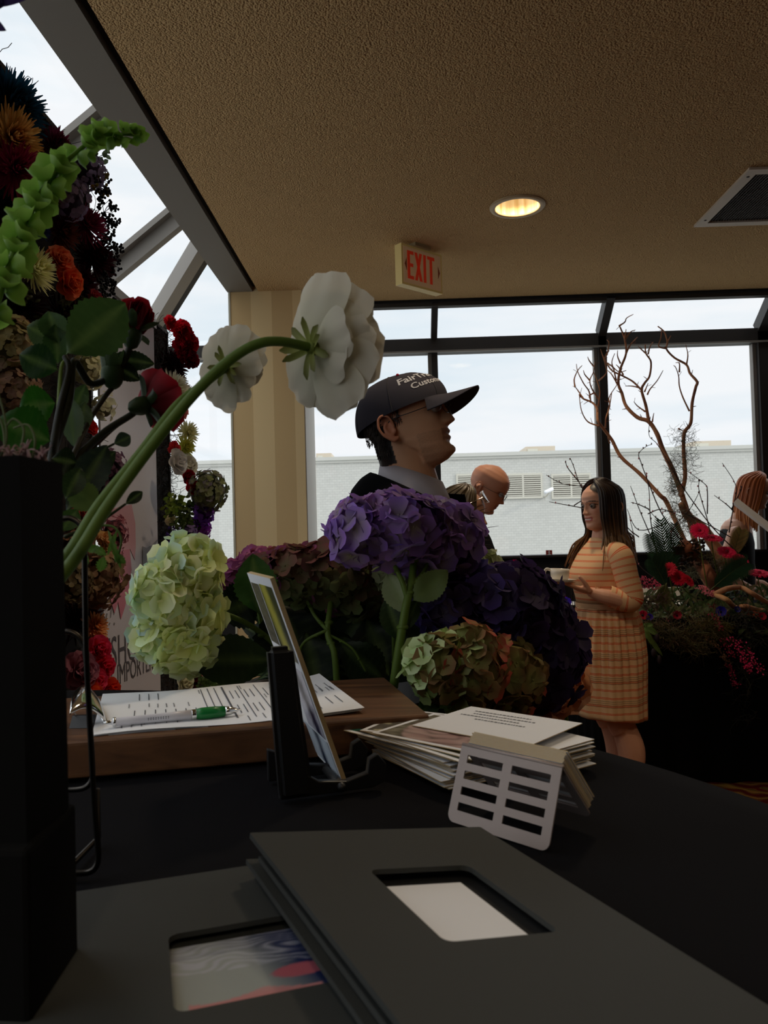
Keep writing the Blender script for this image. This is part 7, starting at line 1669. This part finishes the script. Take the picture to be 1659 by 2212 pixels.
mossthing('wispy grey moss hanging from the tallest branch against the sky', [(1475, 940, 20, 14), (1465, 980, 12, 30), (1490, 970, 8, 30), (1455, 1010, 8, 12), (1490, 1010, 6, 30)], S(96, 90, 70), .07, 60, r=.0008)
mossthing('grey green moss around the lower branches', [(1455, 1080, 12, 40), (1470, 1120, 14, 30), (1490, 1135, 16, 26), (1460, 1050, 8, 20)], MG, .05, 110)
mossthing('pale moss draped over the driftwood log', [(1530, 1210, 30, 14), (1560, 1220, 22, 14), (1590, 1225, 16, 10), (1500, 1235, 16, 12)], S(150, 138, 104), .06, 130)
mossthing('olive moss fringe hanging over the front edge of the display table', [(1440, 1365, 50, 14), (1480, 1380, 45, 16), (1420, 1355, 30, 10), (1520, 1350, 40, 14), (1500, 1395, 20, 12)], S(112, 100, 66), .08, 170, 3.97)
mossthing('dark trailing moss at the side of the display table', [(1600, 1420, 20, 40), (1610, 1500, 14, 60), (1600, 1340, 30, 16), (1225, 1480, 10, 60), (1640, 1370, 20, 20)], S(64, 62, 50), .10, 70, 3.97)
# cycad fronds
def frond(label, base, tip, d, w, bend, col, seed):
    b, e_ = at(*base, d), at(*tip, d - .02); t = thing('cycad_frond', label, 'palm frond', b, 'cycad fronds'); mb = MB(); ax = (e_ - b); L = ax.length; ax.normalize(); s = ax.cross(V((0, 1, 0))).normalized(); P_ = [b + ax * L * f + s * bend * L * sin(f * pi * .6) for f in [k / 24 for k in range(25)]]
    tube(mb, P_, [.004 - .003 * k / 24 for k in range(25)], 5, mixc(col, S(120, 130, 70), .5)); mb.obj('rachis', 'leaf', t); mb = MB(); random.seed(seed)
    for k in range(3, 24):
        for h in (0,):
            i = min(23, k); p = P_[i] * (1 - h) + P_[i + 1] * h; d_ = (P_[i + 1] - P_[i]).normalized(); ss = d_.cross(V((0, 1, 0))).normalized(); ln = w * sin(pi * (k / 25)) ** .6
            for sg in (1, -1): petal(mb, p, ss * sg * .8 + d_ * .75, V((0, -1, .2)), ln, .0085, curl=.15, cup=.4, c0=jit(col, .2), nu=1, nv=2, tip=.2, base=.9)
    mb.obj('leaflets', 'leaf', t)
CYG = S(34, 56, 34)
for a in (('upright dark cycad frond nearest the person in stripes', (1440, 1260), (1398, 1155), 4.30, .09, -.05, CYG, 1), ('tallest cycad frond in front of the branches', (1450, 1255), (1432, 1120), 4.32, .09, .04, CYG, 2), ('cycad frond leaning behind the tallest one', (1455, 1250), (1458, 1130), 4.36, .07, .02, CYG, 3), ('short cycad frond beside the orange dress', (1440, 1270), (1405, 1210), 4.25, .08, -.05, CYG, 4), ('low cycad frond lying towards the red-haired person', (1535, 1275), (1620, 1222), 4.25, .10, .10, S(30, 58, 34), 5), ('golden cycad frond standing before the bare arm', (1580, 1210), (1605, 1145), 4.36, .07, .05, S(110, 88, 46), 6), ('drooping cycad frond low in the middle', (1440, 1260), (1425, 1300), 4.2, .07, .05, S(80, 78, 40), 7)): frond(*a)
# gerberas
MGN = S(232, 30, 88)
for k, (px, py, r, n, lab) in enumerate(((1511, 1146, 20, (-.2, -.8, .5), 'magenta gerbera, highest, in front of the leaning branch'), (1540, 1162, 21, (0, -.35, .95), 'magenta gerbera seen almost edge-on, second highest'), (1570, 1192, 21, (0, -.6, .8), 'magenta gerbera below the edge-on one'), (1600, 1208, 19, (.2, -.6, .7), 'magenta gerbera nearest the black tank top'), (1444, 1230, 18, (-.4, -.8, .4), 'crimson gerbera beside the cycad fronds'), (1466, 1248, 18, (.1, -.9, .3), 'crimson gerbera in the middle of the low group'), (1488, 1254, 16, (.5, -.6, .5), 'crimson gerbera at the end of the low group'), (1640, 1238, 24, (0, -.3, .95), 'flat magenta gerbera at the edge of the view'))):
    c = at(px, py, 4.27); n = V(n); t = thing('gerbera', lab, 'gerbera', c, 'magenta gerberas'); mb = MB(); random.seed(k); gerbera(mb, c, n, pxr(r, 4.27), MGN if k < 4 or k == 7 else S(214, 26, 60)); mb.obj('flower_head', 'petal', t)
    mb = MB(); g = at(px + (20 if k < 4 else 10), 1290, 4.35); stem(mb, [c - n.normalized() * .01, c - n.normalized() * .04 + V((0, 0, -.02)), g], .003, .0035, S(120, 130, 60)); mb.obj('stem', 'leaf', t)
# mixed low planting: foliage mound, heather, waxflower, anemones
t = thing('foliage_mound', 'dark leafy mound filling the display table', 'foliage', at(1500, 1320, 4.4)); mb = MB(); random.seed(70)
for k in range(1100):
    x = rnd(1370, 1720); y = rnd(1275, 1375) if x > 1400 else rnd(1290, 1330); d = 4.02 + (1375 - y) / 100 * .5; p = at(x, y, d); p.z = max(p.z, TH + .01 if d > 4.05 else p.z)
    e_ = p + V((rnd(-1, 1), rnd(-1, .3), rnd(-.3, 1))).normalized() * rnd(.03, .09); leaf(mb, p, e_, rnd(.008, .024), col=mixc(S(38, 54, 30), mixc(S(96, 110, 62), S(130, 76, 76), random.random()), rnd(0, 1) ** 2), nv=3, nu=2, veins=False, n=V((rnd(-.5, .5), -1, .6)))
mb.obj('leaves', 'leaf', t)
mb = MB()
for k in range(90):
    c = at(rnd(1390, 1440), rnd(1290, 1325), 4.12); e_ = c + V((rnd(-.09, .06), rnd(-.03, .02), rnd(-.02, .05))); stem(mb, [c, c * .5 + e_ * .5 + V((0, 0, .012)), e_], .0014, .0004, S(96, 62, 58), 3, 4)
mb.obj('bronze_grass', 'leaf', t)
def heather(label, pts, d, n, col, seed, drop=False, r=.006):
    col = tuple(min(.9, x * 1.5) for x in col); random.seed(seed); c = at(*pts[0], d); t = thing('heather_spray', label, 'flower spray', c, 'heather and waxflower sprays'); mb = MB(); q = [V(a) for a in spline([tuple(at(x, y, d - .02 * i)) for i, (x, y) in enumerate(pts)], 8)]; tube(mb, q, .0018, 5, S(90, 70, 46)); mb.obj('stem', 'leaf', t); mb = MB()
    for k in range(n):
        p = random.choice(q[2:]) + V((rnd(-1, 1), rnd(-1, 1), rnd(-1, 1))) * .017; s, u, dd = frm((rnd(-1, 1), -1, rnd(-1, 1)))
        if r > .005:
            for z in range(4): a = z * 1.57; petal(mb, p, s * cos(a) + u * sin(a) + dd * .5, dd, r, r * .9, c0=jit(col, .2), nu=1, nv=2, tip=.5, base=.5)
        else: ellip(mb, p, r, jit(col, .25), 6, 5)
    mb.obj('blossoms', 'petal', t)
HP = S(226, 62, 116); HP2 = S(226, 130, 140)
for a in (('pink heather spray behind the striped dress, upper', [(1372, 1250), (1395, 1252), (1425, 1262)], 4.5, 90, S(170, 70, 86), 1), ('pink heather spray behind the striped dress, lower', [(1372, 1262), (1400, 1266), (1420, 1268)], 4.45, 60, S(164, 60, 80), 2), ('rose waxflower clump in the middle of the display', [(1505, 1268), (1525, 1275), (1545, 1285)], 4.15, 120, HP2, 3), ('small pink waxflower sprig below the crimson gerberas', [(1425, 1345), (1432, 1350), (1440, 1340)], 4.05, 40, S(150, 90, 100), 4),
          ('longest pink strand trailing down the table skirt', [(1570, 1370), (1595, 1400), (1612, 1430), (1618, 1445)], 3.93, 110, HP, 5), ('outermost pink strand trailing down the table skirt', [(1600, 1385), (1625, 1420), (1645, 1450)], 3.92, 60, HP, 6), ('inner pink strand with few blossoms on the skirt', [(1560, 1380), (1572, 1400), (1580, 1415)], 3.94, 36, S(150, 40, 74), 7), ('lowest pink tuft hanging on the table skirt', [(1572, 1435), (1580, 1455), (1590, 1480)], 3.94, 60, S(150, 36, 76), 8), ('pale tan strand between the pink strands', [(1520, 1370), (1550, 1400), (1570, 1430)], 3.95, 70, S(120, 90, 66), 9), ('pink sprig above the pale tan strand', [(1535, 1325), (1548, 1335), (1555, 1355)], 4.0, 50, S(176, 60, 90), 10),
          ('wine red waxflower under the driftwood arms', [(1530, 1305), (1550, 1315), (1570, 1325)], 4.08, 60, S(110, 26, 44), 11), ('orange berry sprig under the lower driftwood arm', [(1600, 1318), (1620, 1325), (1640, 1330)], 4.05, 50, S(150, 66, 36), 12)): heather(*a)
t = thing('golden_foliage', 'yellow green feathery foliage spilling over the table edge', 'foliage', at(1530, 1360, 3.98)); mb = MB(); random.seed(4)
for k in range(150):
    a = at(rnd(1500, 1550), rnd(1335, 1365), 4.0); e_ = at(rnd(1520, 1590), rnd(1350, 1400), 3.95); stem(mb, [a, a * .5 + e_ * .5 + V((0, 0, .012)), e_], .0012, .0005, jit(S(120, 112, 44), .3), 3, 4)
mb.obj('feathery_strands', 'leaf', t)
def anemone(label, px, py, r, d, col):
    c = at(px, py, d); t = thing('anemone', label, 'anemone', c, 'anemones'); mb = MB(); random.seed(px); s, u, dd = frm((rnd(-.3, .3), -1, .4), rnd(0, 6)); R = pxr(r, d)
    for q in range(8): a = q * pi / 4; r_ = s * cos(a) + u * sin(a); petal(mb, c, r_ + dd * .25, dd, R, R * .7, c0=jit(col, .1), nu=3, nv=4, tip=.6, base=.4)
    mb.obj('petals', 'petal', t); mb = MB(); ellip(mb, c + dd * .004, R * .2, (.01, .01, .02), 8, 6); mb.obj('centre', 'petal', t)
for a in (('violet anemone topmost beside the striped skirt, near the cup', 1207, 1285, 10, 4.1, S(66, 44, 170)), ('crimson anemone beside the striped skirt', 1212, 1293, 11, 4.08, S(186, 30, 70)), ('violet anemone below the crimson one', 1222, 1302, 13, 4.06, S(76, 50, 190)), ('deep violet anemone lowest beside the striped skirt', 1224, 1312, 12, 4.04, S(56, 34, 150)), ('cobalt anemone under the driftwood arm', 1557, 1322, 13, 4.02, S(40, 30, 150)), ('small cobalt anemone near the orange berries', 1592, 1317, 8, 4.02, S(40, 30, 130)),
          ('crimson anemone behind the skirt with violet beside it', 1388, 1330, 12, 4.0, S(190, 20, 60)), ('violet anemone touching the crimson one behind the skirt', 1402, 1334, 9, 3.99, S(60, 30, 150)), ('magenta anemone where the dress meets the tray', 1372, 1305, 10, 4.05, S(180, 30, 70)), ('crimson anemone low in the middle of the mound', 1462, 1330, 11, 4.0, S(150, 20, 50)), ('red anemone near the edge of the view', 1645, 1332, 10, 4.0, S(180, 30, 50))): anemone(*a)
# tulip leaves hanging beside the skirt
t = thing('tulip_bunch', 'drooping green tulip leaves and closed buds beside the striped skirt', 'tulips', at(1390, 1350, 3.95)); mb = MB()
for p0, p1, w in (((1388, 1345), (1424, 1375), 12), ((1388, 1350), (1415, 1400), 11), ((1386, 1355), (1405, 1385), 10), ((1388, 1350), (1412, 1350), 9), ((1390, 1360), (1432, 1418), 10)): leaf(mb, at(*p0, 3.92), at(*p1, 3.90), pxr(w, 3.9), col=S(104, 134, 66), serr=0, bend=.15, nv=8, veins=False)
mb.obj('leaves', 'leaf', t)
for x, y in ((1412, 1410), (1424, 1425), (1419, 1378)): mb = MB(); ellip(mb, at(x, y, 3.9), (.012, .012, .022), S(64, 54, 60)); stem(mb, [at(x - 20, y - 50, 3.93), at(x - 8, y - 20, 3.92), at(x, y, 3.9)], .002, .002, S(90, 110, 60)); mb.obj('tulip_bud', 'petal', t)
# low stems near the anemones
t = thing('thin_greenery', 'thin green stems below the anemones beside the skirt', 'foliage', at(1225, 1330, 4.05)); mb = MB(); random.seed(3)
for k in range(26): stem(mb, [at(rnd(1205, 1235), rnd(1295, 1320), 4.06), at(rnd(1210, 1240), rnd(1325, 1345), 4.03), at(rnd(1225, 1260), rnd(1340, 1380), 4.0)], .0018, .001, jit(S(60, 84, 44), .3), 3, 4)
mb.obj('stems', 'leaf', t)
c = at(1240, 1240, 4.4); t = thing('dried_pods', 'small dried pods showing behind the coffee cup', 'plant', c); mb = MB(); random.seed(1)
for k in range(10): ellip(mb, c + V((rnd(-.02, .02), rnd(-.02, .02), rnd(-.03, .02))), .006, jit(S(120, 70, 56), .3), 8, 6)
for k in range(10): stem(mb, [c + V((rnd(-.02, .02), 0, -.38)), c + V((rnd(-.02, .02), 0, -.1)), c + V((rnd(-.02, .02), rnd(-.01, .01), rnd(-.03, .03)))], .001, .0008, S(60, 50, 40), 3, 4)
mb.obj('pods', 'bark', t)
# driftwood arms reaching to the edge of the view
t = thing('forked_driftwood', 'pale forked driftwood lying across the front of the display', 'branch', at(1545, 1285, 4.1)); mb = MB()
branch(mb, [(1542, 1285), (1570, 1272), (1600, 1269), (1625, 1282), (1665, 1305), (1720, 1325)], .015, .011, 4.08, S(206, 156, 108)); branch(mb, [(1548, 1286), (1570, 1296), (1588, 1312), (1610, 1310), (1640, 1318), (1690, 1325), (1740, 1330)], .014, .012, 4.05, S(214, 168, 110)); mb.obj('forked_wood', 'bark', t)
